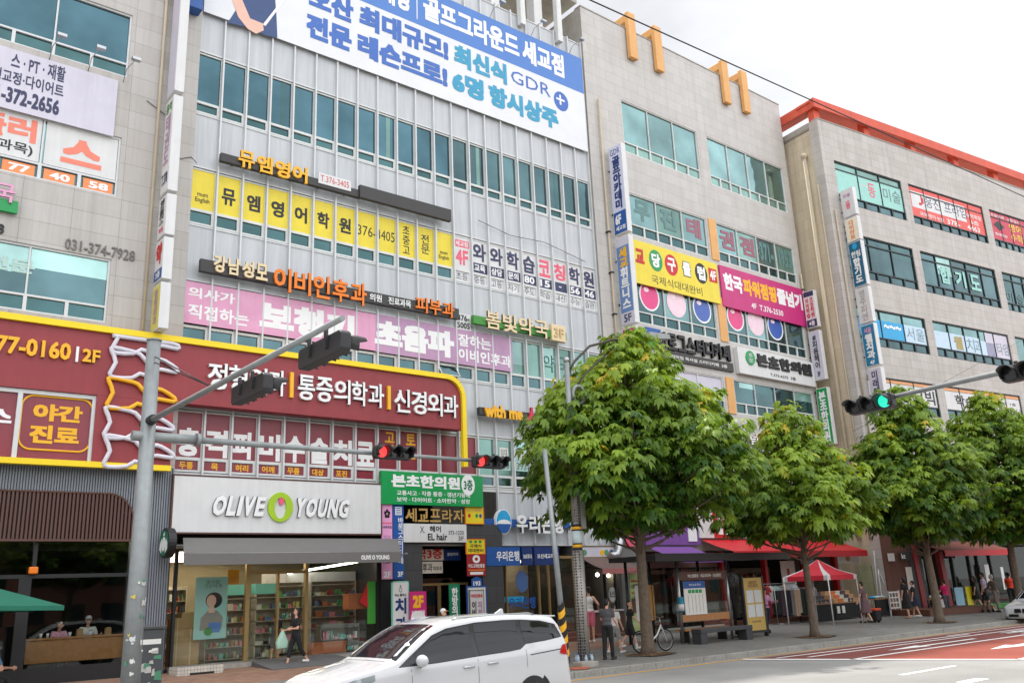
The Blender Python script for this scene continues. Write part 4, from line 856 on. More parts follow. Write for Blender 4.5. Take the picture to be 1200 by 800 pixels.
def bil(t, fr, r, n):
    cs = [('교', None, red), ('당', green_s, white2), ('구', red, white2), ('클', None, white2), ('럽', black, white2)]
    for i, (c, dm, tm) in enumerate(cs):
        u = r[0]+(r[2]-r[0])*(.09+i*.175); z = r[1]+(r[3]-r[1])*.64
        if dm: mb = MB(); disc(mb, fr, u, z, .47, .55, n, n+.01, dm); mb.build('disc', t)
        if c == '클': text(t, c, fr, (u-.33, z-.4, u+.33, z+.4), n+.008, black, 0, .11)
        text(t, c, fr, (u-.3, z-.36, u+.3, z+.36), n+.016, tm, 0, .05)
    mb = MB(); q = frac(r, (.885, .5, .985, .84)); mb.box(fr, q[0], q[2], n, n+.01, q[1], q[3], red); mb.build('plate', t); text(t, '4F', fr, frac(q, (.12, .15, .88, .85)), n+.014, white2, 0, .04)
sign('shop_sign', 'yellow billiard club sign with round coloured letters on the pale block', 'shop sign', FA, r, n, .08, yel_film, [('국제식대대완비', (.2, .08, .78, .28), black, 0, .0)], shapes=bil)
r2 = (FA.px(845, 331, n)[0], r[1]-.05, FA.px(942, 350, n)[0], r[3]-.0)
sign('shop_sign', 'magenta rope skipping club sign with white and yellow letters on the pale block', 'shop sign', FA, r2, n, .08, magenta, [('한국', (.03, .42, .24, .84), white2, 0, .06), ('파워점핑', (.25, .42, .64, .84), yel_l, 0, .06), ('줄넘기', (.65, .42, .97, .84), white2, 0, .06), ('4F  T.376-2530', (.32, .12, .7, .26), white2, 0, .02)])
t = thing('window_lettering', 'large faded dark syllables and number inside the upper middle windows of the pale block', 'window sign', FA.P(36, -.1, 19))
g5 = mat('faded_green', C8(92, 130, 128), .5); p5 = mat('faded_plum', C8(150, 96, 112), .5)
for i, (c, m) in enumerate((('무', g5), ('진', g5), ('태', p5))): w = (GB[0][1]-GB[0][0])/3; a = GB[0][0]+i*w; text(t, c, FA, (a+.4, 19.25, a+w-.4, 20.35), -.09, m, 0, .05)
for i, (c, m) in enumerate((('권', p5), ('점', p5), ('371-', g5), ('1953', g5))): w = (GB[1][1]-GB[1][0])/4; a = GB[1][0]+i*w; text(t, c, FA, (a+.3, 19.2, a+w-.2, 20.3), -.09, m, 0, .05)
for g in (0, 1):
    t = thing('window_decals', ['three glossy round decals pink, pale and blue on windows under the yellow sign', 'three glossy round decals pink, pale and blue on windows under the magenta sign'][g], 'window decal', FA.P(GB[g][0], -.1, 14.5)); w = (GB[g][1]-GB[g][0])/(3+g)
    for i, m in enumerate((mat('ball_pink', C8(222, 56, 128), .25), mat('ball_pale', C8(238, 208, 220), .25), mat('ball_blue', C8(56, 92, 176), .25))):
        u, z = GB[g][0]+w*(i+.5), 15.42; mb = MB(); disc(mb, FA, u, z, .7, .74, -.095, -.088, white2 if i != 1 else m, 30); disc(mb, FA, u, z, .61, .65, -.089, -.083, m, 30); mb.build('decal', t)
        mb = MB(); disc(mb, FA, u-.2, z+.3, .18, .12, -.084, -.08, mat('decal_shine', C8(250, 226, 236), .3), 12); mb.build('decal_gloss', t)
t = thing('letter_row', 'black raised study cafe letters over a dark bar with a green and blue flag mark', 'letter sign', FA.P(33, 0, 12.4))
z_ = FA.px(820, 412, .1)[1]; u0, u1 = FA.px(771, 400, .1)[0], FA.px(856, 415, .1)[0]; w = (u1-u0)/8
for i, c in enumerate('바로,그스터디카페'[:8] if 0 else '바로그스터디카페'): text(t, c, FA, (u0+w*(i+.06), z_-.2, u0+w*(i+.94), z_+.62), .03, black, .12, .04, 'letter')
mb = MB(); mb.box(FA, u0+.2, u1+.1, 0, .12, z_-.72, z_-.28, darkbar); mb.build('bar', t); text(t, '프리미엄 독서실 스터디카페  3층', FA, (u0+.5, z_-.6, u1-.4, z_-.42), .125, paper)
uu = FA.px(758, 395, .1)[0]; mb = MB(); mb.box(FA, uu, uu+1.0, .0, .1, z_-.3, z_+.12, green_l); mb.box(FA, uu, uu+1.0, .0, .1, z_+.125, z_+.3, white2); mb.box(FA, uu, uu+1.0, .0, .1, z_+.305, z_+.7, blue); mb.build('flag_mark', t)
r = (FA.px(864, 408, .25)[0], FA.px(954, 453, .25)[1], FA.px(953.5, 430, .25)[0], FA.px(865, 406, .25)[1])
def bon(t, fr, r, n):
    q = frac(r, (.09, .38, .2, .92)); mb = MB(); disc(mb, fr, (q[0]+q[2])/2, (q[1]+q[3])/2, (q[2]-q[0])/2, (q[3]-q[1])/2, n, n+.05, green_s); mb.build('seal', t); text(t, V('추보'), fr, frac(q, (.28, .2, .72, .85)), n+.054, lav)
    for i, c in enumerate('본초한의원'): text(t, c, fr, frac(r, (.22+i*.148, .4, .36+i*.148, .88)), n+.004, black, .06, .06, 'letter')
sign('shop_sign', 'white box sign with green seal and brushed black raised letters on the pale block', 'shop sign', FA, r, .25, .25, white, [('T.373-6275  3층', (.38, .1, .72, .24), black)], shapes=bon, bev=.02)
t = thing('window_lettering', 'white films over the third floor windows behind the first tree crown', 'window sign', FA.P(32, -.1, 10.9)); mb = MB(); mb.rect(FA, 29.75, 10.85, 35.4, 11.95, -.088, lav); mb.build('film', t)
t = thing('letter_row', 'white market letters with pink edges low on the pale block between two tree crowns', 'lettering', FA.P(37, 0, 8)); q = FA.R(877, 508, 909, 524, .05)
for i, c in enumerate('넘마트'): w = (q[2]-q[0])/3; text(t, c, FA, (q[0]+w*i, q[1], q[0]+w*(i+.92), q[3]), .02, white2, .1, .03, 'letter'); text(t, c, FA, (q[0]+w*i-.03, q[1]-.03, q[0]+w*(i+.92)-.03, q[3]-.03), .005, magenta, .02, .08, 'letter_edge')

# blades at the right corner of the pale block
z = lambda py: FA.px(970, py, .6)[1]; gC = 'blade signs at the right corner of the pale block'
blade(FA, 43.45, z(387), z(347), .15, .85, .3, white, 'small white blade sign with red syllables between navy ends, highest at the block corner', [('#', (0, .86, 1, 1), navy), ('#', (0, 0, 1, .2), navy), (V('와와학습'), (.08, .26, .46, .82), red), (V('코칭학원'), (.54, .26, .92, .82), red), ('4층', (.2, .03, .8, .17), white2)], group=gC)
blade(FA, 43.45, z(446), z(391), .15, .85, .3, lav, 'white hair salon blade sign in an ornate navy outline, middle of the block corner', [(V('#피움헤어'), (.25, .22, .75, .92), black), ('3F', (.35, .06, .65, .16), black)], group=gC)
blade(FA, 43.45, z(520), z(455), .15, .85, .3, green_s, 'green clinic blade sign with white syllables, lowest at the block corner', [(V('본초한의원'), (.15, .05, .85, .95), white2, .05)], group=gC)

# --- third block signs
z = lambda py: FC.px(1000, py, .6)[1]; gD = 'blade signs at the left corner of the brownish block'; ud = .62+.4
blade(FC, ud, z(254), z(224), .15, 1.0, .3, white, 'white blade sign with a pink syllable, topmost at the brownish block corner', [('동', (.3, .25, .7, .55), pinkred), ('미술', (.2, .7, .8, .85), mauve_f)], group=gD)
blade(FC, ud, z(282), z(256), .15, 1.0, .3, mat('ivory', C8(232, 226, 206), .5), 'ivory blade sign with small orange syllables, second from top at that corner', [(V('다이아트'), (.3, .08, .72, .92), orange_l)], group=gD)
blade(FC, ud, z(333), z(283), .15, 1.0, .3, mat('deep_teal', C8(24, 96, 128), .5), 'dark teal martial arts blade sign with white syllables', [('◉', (.3, .84, .7, .98), sky_b), ('한림', (.12, .66, .88, .8), white2), (V('합기도'), (.2, .08, .8, .64), white2, .05)], group=gD)
blade(FC, ud, z(375), z(335), .15, 1.0, .3, white, 'faded white blade sign with grey outlined syllables below the martial arts blade', [(V('영주피엔'), (.25, .05, .75, .95), steel, .0)], group=gD)
blade(FC, ud, z(425), z(377), .15, 1.0, .3, mat('turq', C8(20, 120, 160), .5), 'turquoise dental blade sign with white syllables', [('서울', (.2, .8, .8, .94), pink_f), (V('웰치과'), (.18, .16, .82, .78), white2, .05), ('4F', (.3, .02, .7, .12), white2)], group=gD)
blade(FC, ud, z(468), z(428), .15, 1.0, .3, lav, 'white blade sign with violet frame and dark syllables above the green traffic light', [(V('미래엔'), (.25, .2, .75, .95), navy), ('수학', (.2, .04, .8, .15), red)], group=gD)
def wl(label, texts, films):
    t = thing('window_lettering', label, 'window sign', FC.P(films[0][0], -.1, films[0][1]))
    for a in films: mb = MB(); mb.rect(FC, a[0], a[1], a[2], a[3], -.085+.003*(len(a) > 5), a[4]); mb.build('film', t)
    for q in texts: text(t, q[0], FC, q[1], -.078, q[2], 0, q[3] if len(q) > 3 else .01)
def cell(c, r, i, k, top=.55, f0=0, f1=1): w = (c[1]-c[0])/k; return (c[0]+w*(i+f0)+.06, r[0]+.6, c[0]+w*(i+f1)-.06, r[1]-top)
mintf = mat('mint_film', C8(150, 206, 196), .45)
a = cell(c1, r6, 2, 3); b = cell(c1, r6, 1, 3)
wl('mint window films with grey art school letters, top left on the brownish block', [('미술', frac(a, (.08, .3, .92, .85)), navy if 0 else mat('grey_ink', C8(96, 116, 118), .5), -.01), ('동', frac(b, (.4, .25, .75, .85)), pinkred), ('아동미술', frac(b, (.0, .6, .4, .72)), white2)], [cell(c1, r6, i, 3)+(mintf,) for i in range(3)])
rr = (c2[0]+.06, r6[0]+.6, c2[1]-.06, r6[1]-.1); salm = mat('coral_film', C8(222, 84, 76), .45)
w = (c2[1]-c2[0])
wl('coral red window films round a white school name on the brownish block', [('웅진 프라임', frac(rr, (.2, .42, .76, .8)), navy, .0), ('♪', frac(rr, (.11, .42, .19, .78)), red), ('378-', frac(rr, (.46, .04, .64, .22)), white2), ('4463', frac(rr, (.74, .04, .92, .22)), white2), ('수학학원', frac(rr, (.76, .5, .97, .66)), white2), ('6층', frac(rr, (.8, .28, .92, .44)), white2), ('국어·영어·논술', frac(rr, (.1, .05, .42, .2)), white2)],
   [rr+(salm,), frac(rr, (.02, .3, .75, .86))+(white, 1)])
rr = (c3[0]+.06, r6[0]+.6, c3[1]-.06, r6[1]-.1)
wl('crimson window films with yellow words, top right window of the brownish block', [('영어', frac(rr, (.36, .45, .6, .75)), yel_film), ('수학', frac(rr, (.36, .1, .6, .4)), yel_film), ('초등영재', frac(rr, (.03, .84, .28, .95)), white2), ('고등입시', frac(rr, (.34, .84, .6, .95)), white2), ('◆', frac(rr, (.05, .35, .26, .72)), black), ('영재학원', frac(rr, (.04, .14, .28, .25)), white2)], [rr+(mat('crimson_film', C8(196, 50, 74), .45),)])
wl('pale martial arts syllables on the dark fifth floor windows', [(c, frac(cell(c2, r5, i+1, 5), (.12, .2, .85, .9)), mintf, .04) for i, c in enumerate('합기도')], [(c2[0]+.1, r5[0]+.62, c2[0]+.2, r5[0]+.7, mintf)])
wl('faint syllables on the pale fifth floor window at the right picture edge', [(c, frac(cell(c3, r5, i, 5), (.2, .05, .85, .5)), g5, 0) for i, c in enumerate('미술')], [(c3[0]+.1, r5[0]+.62, c3[0]+.2, r5[0]+.7, mintf)])
lt = mat('ice_film', C8(190, 214, 232), .45)
a0, a1, a2 = [cell(c1, r4, i, 3, .1) for i in range(3)]; lo = lambda q: frac(q, (0, 0, 1, .68))
wl('blue and ice white dental window films on the fourth floor, left window', [('서울', frac(a2, (.08, .1, .92, .6)), mat('slate_ink', C8(110, 136, 144), .5), .0), ('~~~', frac(a1, (.1, .4, .9, .55)), white2)], [lo(a0)+(sky_b,), lo(a1)+(sky_b,), lo(a2)+(lt,)])
q = [cell(c2, r4, i, 5, .1) for i in range(5)]
wl('ice white dental window films with one gold syllable on the brownish block', [('웰', frac(q[1], (.25, .05, .85, .6)), gold if 0 else mat('olive_ink', C8(170, 150, 90), .5), .04), ('치', frac(q[2], (.05, .05, .6, .6)), MATS['slate_ink'], .0), ('과', frac(q[2], (.62, .05, 1.1, .6)), MATS['slate_ink'], .0), ('타임', frac(q[4], (.1, .15, .95, .65)), MATS['slate_ink'], -.005)],
   [lo(q[0])+(lt,), lo(q[1])+(lt,), lo(q[2])+(lt,), frac(q[3], (0, 0, .4, .6))+(lt,), frac(q[3], (.42, 0, 1, .55))+(mat('violet_grey', C8(146, 146, 172), .5),), frac(q[3], (.42, .56, 1, 1))+(lav,), q[4]+(lav,)])
o3 = mat('peach', C8(232, 164, 112), .5)
rr = (c1[0]+.1, r3[0]+.55, c1[1]-.06, r3[1]-.06)
wl('white book school window films under an orange strip, left third floor window', [('씽크빅', frac(rr, (.45, .12, .97, .72)), black, .02)], [frac(rr, (0, 0, 1, .84))+(white,), frac(rr, (0, .86, 1, 1))+(o3,)])
rr = (c2[0]+.1, r3[0]+.55, c2[1]-.06, r3[1]-.06)
wl('white learning centre window films with a phone number, middle third floor window', [('학습센터', frac(rr, (.12, .2, .62, .72)), black, .02), ('378-', frac(rr, (.64, .12, .82, .4)), black, 0), ('2861', frac(rr, (.83, .12, .99, .4)), black, 0), ('공부방문의', frac(rr, (.66, .52, .8, .66)), black), ('1층', frac(rr, (.86, .52, .94, .66)), black)], [frac(rr, (0, 0, 1, .84))+(white,), frac(rr, (0, .86, 1, 1))+(o3,)])
# ============================================================ ground floor: shop fronts
def ribs(mb, fr, u0, u1, n, d, zb, zt, m, pitch=.075):
    u = u0
    while u < u1-.001:
        a, b, c = u, u+pitch*.55, min(u+pitch, u1); ta, tb = (zt(a), zt(b)) if callable(zt) else (zt, zt); ba = zb(a) if callable(zb) else zb
        if ta > ba+.02: mb.box(fr, a, b, n, n+d, ba, ta, m)
        u += pitch
    return mb
lamp_m = mat('lamp_strip', (1, .82, .58), emit=5, var=0)
lamp_w = mat('lamp_white', (1, .95, .85), emit=5, var=0)

# ---- cafe in the left wing: grey ribbed cladding, brown ribbed canopy band, dark glass
cafe = thing('cafe_front', 'dark glazed coffee shop front under grey ribbed cladding with a rounded brown ribbed band', 'shop front', FA.P(5, 0, .35))
zA0, zA1 = FA.px(60, 546, .1)[1], FA.px(60, 577, .1)[1]; zB0 = FA.px(80, 631, .2)[1]; uE0, uE1 = FA.px(128, 583, .2)[0], FA.px(158, 615, .2)[0]; uCl = FA.px(201, 600, .1)[0]
def bt(u):
    if u < uE0: return zA1
    f = min((u-uE0)/(uE1-uE0), 1); return zB0+.35+(zA1-zB0-.35)*math.sqrt(max(1-f*f, 0))
mb = MB(); mb.box(FA, -6, uCl, -.05, .04, zA1-.1, 6.1, greycl); ribs(mb, FA, -6, uE1, .04, .06, lambda u: bt(u)+.02, 6.08, greycl, .07); mb.build('grey_cladding', cafe)
mb = MB(); mb.box(FA, uE1+.02, uCl, -.3, .04, .3, zA1-.1, greycl); ribs(mb, FA, uE1+.03, uCl, .04, .06, .35, 6.08, greycl, .07); mb.build('grey_pier', cafe)
mb = MB(); ribs(mb, FA, -6, uE1, .06, .1, zB0, bt, brown, .1)
pts = [(-6, zB0), (uE1, zB0)]+[(uE1-(uE1-uE0)*i/10, bt(uE1-(uE1-uE0)*i/10)) for i in range(11)]+[(-6, zA1)]
mb.prism(FA, pts, -.02, .065, mat('brown_backing', C8(66, 44, 38), .6)); mb.build('brown_band', cafe)
mb = MB(); mb.tube([FA.P(-6, .15, zA1+.02)]+[FA.P(u, .15, bt(u)+.02) for u in np.linspace(uE0, uE1, 12)]+[FA.P(uE1, .15, zB0)], .03, brown, 5); mb.box(FA, -6, uE1, -.1, .17, zB0-.06, zB0-.003, brown); mb.build('brown_edge', cafe)
zs0, zs1 = FA.px(100, 793, -.05)[1], FA.px(100, 778, -.05)[1]
mb = MB()
u = FA.px(40, 660, -.05)[0]; u2 = FA.px(28, 740, -.05)[0]; zm = FA.px(90, 674, -.05)[1]
mb.box(FA, -6, uE1, -.2, 0, zs0-.5, zs1, dark); mb.box(FA, -6, uE1, -.12, 0, zm-.05, zm+.05, dark); mb.box(FA, u-.05, u+.05, -.12, .003, zm+.05, zB0, dark); mb.box(FA, u2-.25, u2+.05, -.2, .006, zs1, zm-.05, dark); mb.box(FA, -6, u2-.25, -.1, -.02, zs1, zm-.05, MATS['dark_glass'])
mb.build('dark_frame', cafe)
mb = MB(); dg = clear_mat('cafe_glass', (.62, .66, .64), .045); mb.rect(FA, u2+.05, zs1, uE1, zm-.05, -.06, dg); mb.rect(FA, -6, zm+.05, uE1, zB0, -.06, dg); mb.build('glass', cafe)
mb = MB(); mb.box(FA, FA.px(38, 668, .02)[0]-.1, FA.px(38, 668, .02)[0]+.12, 0, .14, zm+.06, zm+.24, orange_l); mb.build('alarm_lamp', cafe, bev=.03)
mb = MB(); mb.box(FA, -6, 8.6, -5.1, -5, .3, 4.4, vdark); mb.box(FA, -6, 8.6, -5, -.2, 4.3, 4.4, vdark); mb.build('back_wall', cafe)
mb = MB(); mb.box(FA, 3.5, 8.0, -1.0, -.7, 4.12, 4.18, lamp_m); one(mb, 'ceiling_lamp', 'warm ceiling lamp hidden above the coffee shop bar counter', 'lamp', FA.P(5.7, -.85, 4.12))  # unseen glowing strip added so the seated guests are lit
zc_ = FA.px(90, 745, -.35)[1]; uc0, uc1 = FA.px(30, 750, -.2)[0], FA.px(147, 750, -.2)[0]
t = thing('window_counter', 'long pale wood bar counter behind the coffee shop glass', 'counter', FA.P(5, -.6, .4)); mb = MB(); mb.box(FA, uc0, uc1, -.75, -.12, zc_-.05, zc_, wood); mb.build('top', t, bev=.01); mb = MB(); mb.box(FA, uc0, uc1, -.2, -.14, zc_-.62, zc_-.06, wood); mb.build('front_board', t)
for k, (x, m, lb) in enumerate(((66+28, card, 'brown paper bag on the bar counter beside the man in white'), (127, card, 'kraft paper bag on the right end of the bar counter'))):
    u = FA.px(x, 735, -.4)[0]; mb = MB(); mb.prism(FA, [(u-.08, zc_), (u+.08, zc_), (u+.07, zc_+.17), (u+.03, zc_+.2), (u-.07, zc_+.18)], -.5, -.36, m); one(mb, 'paper_bag', lb, 'bag', FA.P(u, -.43, zc_))
for k, x in enumerate((48, 56, 82, 106)):
    u = FA.px(x, 741, -.4)[0]; mb = MB(); mb.tube([FA.P(u, -.4, zc_), FA.P(u, -.4, zc_+.12)], [.03, .042], white2, 10); mb.tube([FA.P(u, -.4, zc_+.12), FA.P(u, -.4, zc_+.135)], .045, dark, 10); one(mb, 'paper_cup', 'white paper cup with dark lid on the bar counter', 'cup', FA.P(u, -.4, zc_), 'paper cups on the bar counter')
# round blade emblem sign
u, z = 8.62, FA.px(190, 636, .5)[1]; t = thing('round_sign', 'round black blade sign with a green and white emblem on the grey ribbed pier', 'blade sign', FA.P(u, .1, z-.4))
f = Fr(FA.P(u-.11, 0, 0), FA.n, -FA.u); mb = MB(); disc(mb, f, .55, z, .42, .42, -.22, 0, black, 28); mb.build('casing', t); mb = MB(); disc(mb, f, .55, z, .36, .36, -.001, .012, mat('emblem_green', C8(10, 104, 72), .4), 28); mb.build('green_face', t)
mb = MB(); disc(mb, f, .55, z-.03, .14, .2, .01, .02, white2, 16); 
for a in (-1, 1):
    for k in range(3): mb.prism(f, [(.55+a*(.16+.06*k), z-.28+.04*k), (.55+a*(.2+.06*k), z-.26+.04*k), (.55+a*(.2+.05*k), z+.12-.05*k), (.55+a*(.17+.05*k), z+.1-.05*k)], .01, .02, white2)
mb.prism(f, [(.55, z+.3), (.5, z+.2), (.6, z+.2)], .01, .02, white2); mb.build('white_emblem', t); mb = MB(); mb.box(FA, u-.06, u+.06, .1, .2, z-.2, z+.2, black); mb.build('bracket', t)

# ---- cosmetics store
n = .22; r = (FA.px(202, 600, n)[0], FA.px(300, 624, n)[1], FA.px(446.5, 600, n)[0], FA.px(300, 561, n)[1])
def olv(t, fr, r, n):
    u, z = fr.px(328, 594, n); mb = MB(); k = 32
    o = [(u+.42*math.cos(2*math.pi*i/k), z+.46*math.sin(2*math.pi*i/k)) for i in range(k)]; q = [(u-.0+.2*math.cos(2*math.pi*i/k), z-.03+.33*math.sin(2*math.pi*i/k)) for i in range(k)]
    lime = mat('lime', C8(160, 196, 30), .45); A = [fr.P(a, n+.06, b) for a, b in o]; B = [fr.P(a, n+.06, b) for a, b in q]; A2 = [fr.P(a, n, b) for a, b in o]; B2 = [fr.P(a, n, b) for a, b in q]
    for i in range(k): j = (i+1) % k; mb.poly([A[i], A[j], B[j], B[i]], lime); mb.poly([A[i], A[j], A2[j], A2[i]], lime); mb.poly([B[i], B[j], B2[j], B2[i]], lime)
    mb.build('ring_emblem', t); mb = MB(); disc(mb, fr, u+.03, z+.2, .09, .14, n+.02, n+.05, pinkred, 14); mb.build('pink_drop', t)
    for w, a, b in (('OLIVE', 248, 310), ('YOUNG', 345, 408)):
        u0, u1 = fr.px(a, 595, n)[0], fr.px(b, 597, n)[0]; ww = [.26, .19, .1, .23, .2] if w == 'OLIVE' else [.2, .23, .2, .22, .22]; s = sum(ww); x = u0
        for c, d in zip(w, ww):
            d = d/s*(u1-u0); mb = MB(); put_text(mb, c, fr, (x+.02, z-.305, x+d-.02, z+.305), n, mat('letter_side_shadow', C8(112, 112, 116), .5), .07, .05); put_text(mb, c, fr, (x+.025, z-.3, x+d-.025, z+.3), n+.074, white2, .012, .045)  # wider grey copy behind each letter: dark sides plus painted shadow
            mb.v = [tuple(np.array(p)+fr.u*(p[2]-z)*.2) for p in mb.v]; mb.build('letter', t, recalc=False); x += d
sign('shop_sign', 'wide white cosmetics store sign with white raised letters and a lime ring emblem', 'shop sign', FA, r, n, .3, white, [], shapes=olv, edge=.04, em=brown, bev=.01)
us0, us1 = 9.05, 16.35
t = thing('awning', 'grey fabric awning with a small white name on its valance over the cosmetics store', 'awning', FA.P(12.7, .2, 3.4))
zf, zv, nA = FA.px(340, 652, 1.5)[1]+.0, FA.px(340, 658, 1.5)[1], 1.5; zr = FA.px(300, 630, .25)[1]
ua0, ua1 = FA.px(215, 655, nA)[0], FA.px(470, 655, nA)[0]
mb = MB(); mb.add([FA.P(us0+.1, .22, zr), FA.P(us1+.1, .22, zr), FA.P(ua1, nA, zf+.12), FA.P(ua0, nA, zf+.12)], [(0, 1, 2, 3)], greyaw); mb.build('fabric', t)
mb = MB(); mb.box(FA, ua0, ua1, nA-.004, nA+.012, zv-.05, zf+.12, greyaw); mb.build('valance', t)
u0, u1 = FA.px(423, 653, nA)[0], FA.px(456, 653, nA)[0]; zc = (zv-.05+zf+.12)/2; text(t, 'OLIVE O YOUNG', FA, (u0, zc-.07, u1, zc+.07), nA+.014, white2, 0, .05)
mb = MB(); mb.tube([FA.P(ua0, nA-.03, zf+.1), FA.P(ua1, nA-.03, zf+.1)], .035, steel, 8)
for u in (us0+.4, us1-.3): mb.tube([FA.P(u, .1, zr-.15), FA.P((u+.1), .8, zf+.05), FA.P(u, nA-.05, zf+.08)], .025, steel, 6)
mb.build('folding_arms', t)
zs = FA.px(230, 780, -.05)[1]
st = thing('store_front', 'glazed cosmetics store front with gold edged double door under the grey awning', 'shop front', FA.P(12.7, -.1, .35))
mb = MB(); mb.box(FA, us0, 16.4, -.4, .12, .3, zs, concrete); mb.build('sill', st)
d0, d1, de = FA.px(288, 720, -.05)[0], FA.px(357, 720, -.05)[0], FA.px(440, 720, -.05)[0]; zh = FA.px(322, 670, -.05)[1]
mb = MB()
for u, w in ((us0, .08), (d0-.05, .12), (d1-.03, .1), (de, .12), ((d0+d1)/2, .06)): mb.box(FA, u, u+w, -.12, .02, zs, 3.75 if u != (d0+d1)/2 else zh, gold if u not in (us0, de) else dark)
mb.box(FA, us0, 16.35, -.1, .015, 3.7, 3.78, dark); mb.box(FA, d0, d1, -.1, .012, zh-.05, zh+.05, gold); mb.box(FA, us0, 16.35, -.1, .01, zs, zs+.05, steel); mb.build('frame', st)
mb = MB(); mb.rect(FA, us0, zs, d0, 3.75, -.05, shop_glass); mb.rect(FA, d1, zs, de, 3.75, -.05, shop_glass); mb.rect(FA, d0, zh, d1, 3.75, -.05, shop_glass); mb.build('display_glass', st)
mb = MB(); mb.rect(FA, d0+.1, zs, (d0+d1)/2, zh, -.055, shop_glass); mb.rect(FA, (d0+d1)/2+.3, zs, d1, zh, -.075, shop_glass); mb.build('sliding_door', st)
mb = MB(); mb.box(FA, de+.12, 16.5, -.3, .1, .3, 3.8, dark); mb.build('end_pier', st)
mb = MB(); mb.box(FA, us0, 16.3, -6.2, -6.1, .3, 3.8, mat('store_wall', C8(170, 158, 134), .8)); mb.box(FA, us0, 16.3, -6.1, -.2, .34, .42, mat('store_floor', C8(150, 140, 122), .3)); mb.box(FA, us0, 16.3, -6.1, -.12, 3.79, 3.83, mat('store_ceiling', C8(170, 150, 120), .8)); mb.build('interior', st)
for k in range(8):
    mb = MB(); nn = -.5-k*.62; mb.box(FA, us0+.15, us0+4.6-.1*k, nn-.04, nn+.04, 3.62, 3.7, lamp_m)
    tag(mb.build('ceiling_lamp', loc=FA.P(us0+2, nn, 3.62)), 'long warm strip lamp under the cosmetics store ceiling', 'lamp', 'strip lamps in the cosmetics store')
mb = MB(); mb.tube([FA.P(13.2, -3.2, 3.0), FA.P(16.1, -.6, 3.45)], .035, lamp_w, 6); one(mb, 'ceiling_lamp', 'slanting white strip lamp over the right shelves of the cosmetics store', 'lamp', FA.P(14.6, -1.9, 3.0))
gcols = [mat('goods_%s' % k, C8(*c), .45) for k, c in (('mint', (130, 200, 190)), ('white', (226, 224, 218)), ('pink', (222, 140, 160)), ('orange', (190, 110, 70)), ('blue', (90, 114, 150)), ('dark', (60, 58, 62)), ('yellow', (206, 190, 130)), ('green', (80, 150, 90)), ('red', (150, 66, 66)))]
shelf_base = mat('shelf_grey', C8(188, 182, 168), .6)
def shelf(fr, u0, u1, n0, n1, z0, levels, label, head=None, gr=None, pal=gcols, hmax=.22, base=shelf_base):
    t = thing('display_shelf', label, 'shelf', fr.P((u0+u1)/2, (n0+n1)/2, z0), group=gr); H = levels*.36+.1; mb = MB()
    for k in range(levels+1): mb.box(fr, u0, u1, n0, n1, z0+.08+k*.36, z0+.1+k*.36, base)
    mb.box(fr, u0, u1, n0, n0+.02, z0, z0+H+.1, base); mb.build('boards', t)
    for u in (u0, u1-.03): mb = MB(); mb.box(fr, u, u+.03, n0, n1, z0, z0+H+.1, base); mb.build('side_panel', t)
    mb = MB()
    for k in range(levels):
        u = u0+.04
        while u < u1-.1:
            w = rnd.uniform(.035, .1); h = rnd.uniform(.07, hmax); m = pal[rnd.randrange(len(pal))]; z = z0+.1+k*.36
            for c in range(rnd.randint(1, 3)):
                if u > u1-.1: break
                if rnd.random() < .5: mb.box(fr, u, u+w, n1-.16, n1-.02, z, z+h, m)
                else: mb.tube([fr.P(u+w/2, n1-.1, z), fr.P(u+w/2, n1-.1, z+h*.75), fr.P(u+w/2, n1-.1, z+h)], [w*.45, w*.45, w*.25], m, 6)
                u += w+.008
    g = mb.build('goods', t, kind='stuff')
    if head: mb = MB(); mb.box(fr, u0, u1, n0, n1-.05, z0+H+.1, z0+H+.42, head); mb.build('header', t)
    return t
mintg = mat('mint_header', C8(120, 210, 206), .5)
shelf(FA, 10.6, 12.0, -2.0, -1.55, .42, 5, 'cosmetics shelf under a mint header left of the store door', mintg)
shelf(FA, 12.05, 12.85, -1.6, -1.2, .42, 5, 'cosmetics shelf seen through the left half of the store door', mintg)
shelf(FA, 13.0, 14.4, -3.0, -2.6, .42, 6, 'cosmetics shelf with white header seen through the right half of the store door', white)
shelf(FA, 14.45, 16.2, -2.6, -2.2, .42, 6, 'cosmetics shelf with white header at the right end of the store', white)
shelf(FA, 9.3, 10.55, -3.6, -3.2, .42, 6, 'dark cosmetics shelf at the left back of the store')
shelf(FA, 13.9, 15.3, -.75, -.35, zs, 2, 'low table shelf with gift boxes inside the right store window', None, None, [gcols[1], gcols[0], gcols[2]], .26, steel)
for i, (u, w, h, lb) in enumerate(((FA.px(199, 750, -.3)[0]+.05, .3, 1.35, 'tall cardboard carton standing in the left corner of the store window'), (FA.px(213, 750, -.3)[0], .5, 1.05, 'cardboard carton standing inside the store window left of the poster'))):
    mb = MB(); mb.box(FA, u, u+w, -.75, -.3, zs, zs+h, card); mb.box(FA, u+w*.45, u+w*.55, -.3, -.297, zs, zs+h, mat('packing_tape', C8(196, 170, 124), .3)); one(mb, 'cardboard_box', lb, 'box', FA.P(u, -.5, zs), bev=.008)
u = FA.px(211, 705, -.3)[0]; mb = MB(); mb.box(FA, u+.08, u+.5, -.7, -.34, zs+1.055, zs+1.5, card); one(mb, 'cardboard_box', 'small cardboard carton on top of another in the store window', 'box', FA.P(u+.2, -.5, zs+1.055), bev=.008)
r = FA.R(230, 676, 264.5, 747, -.1)
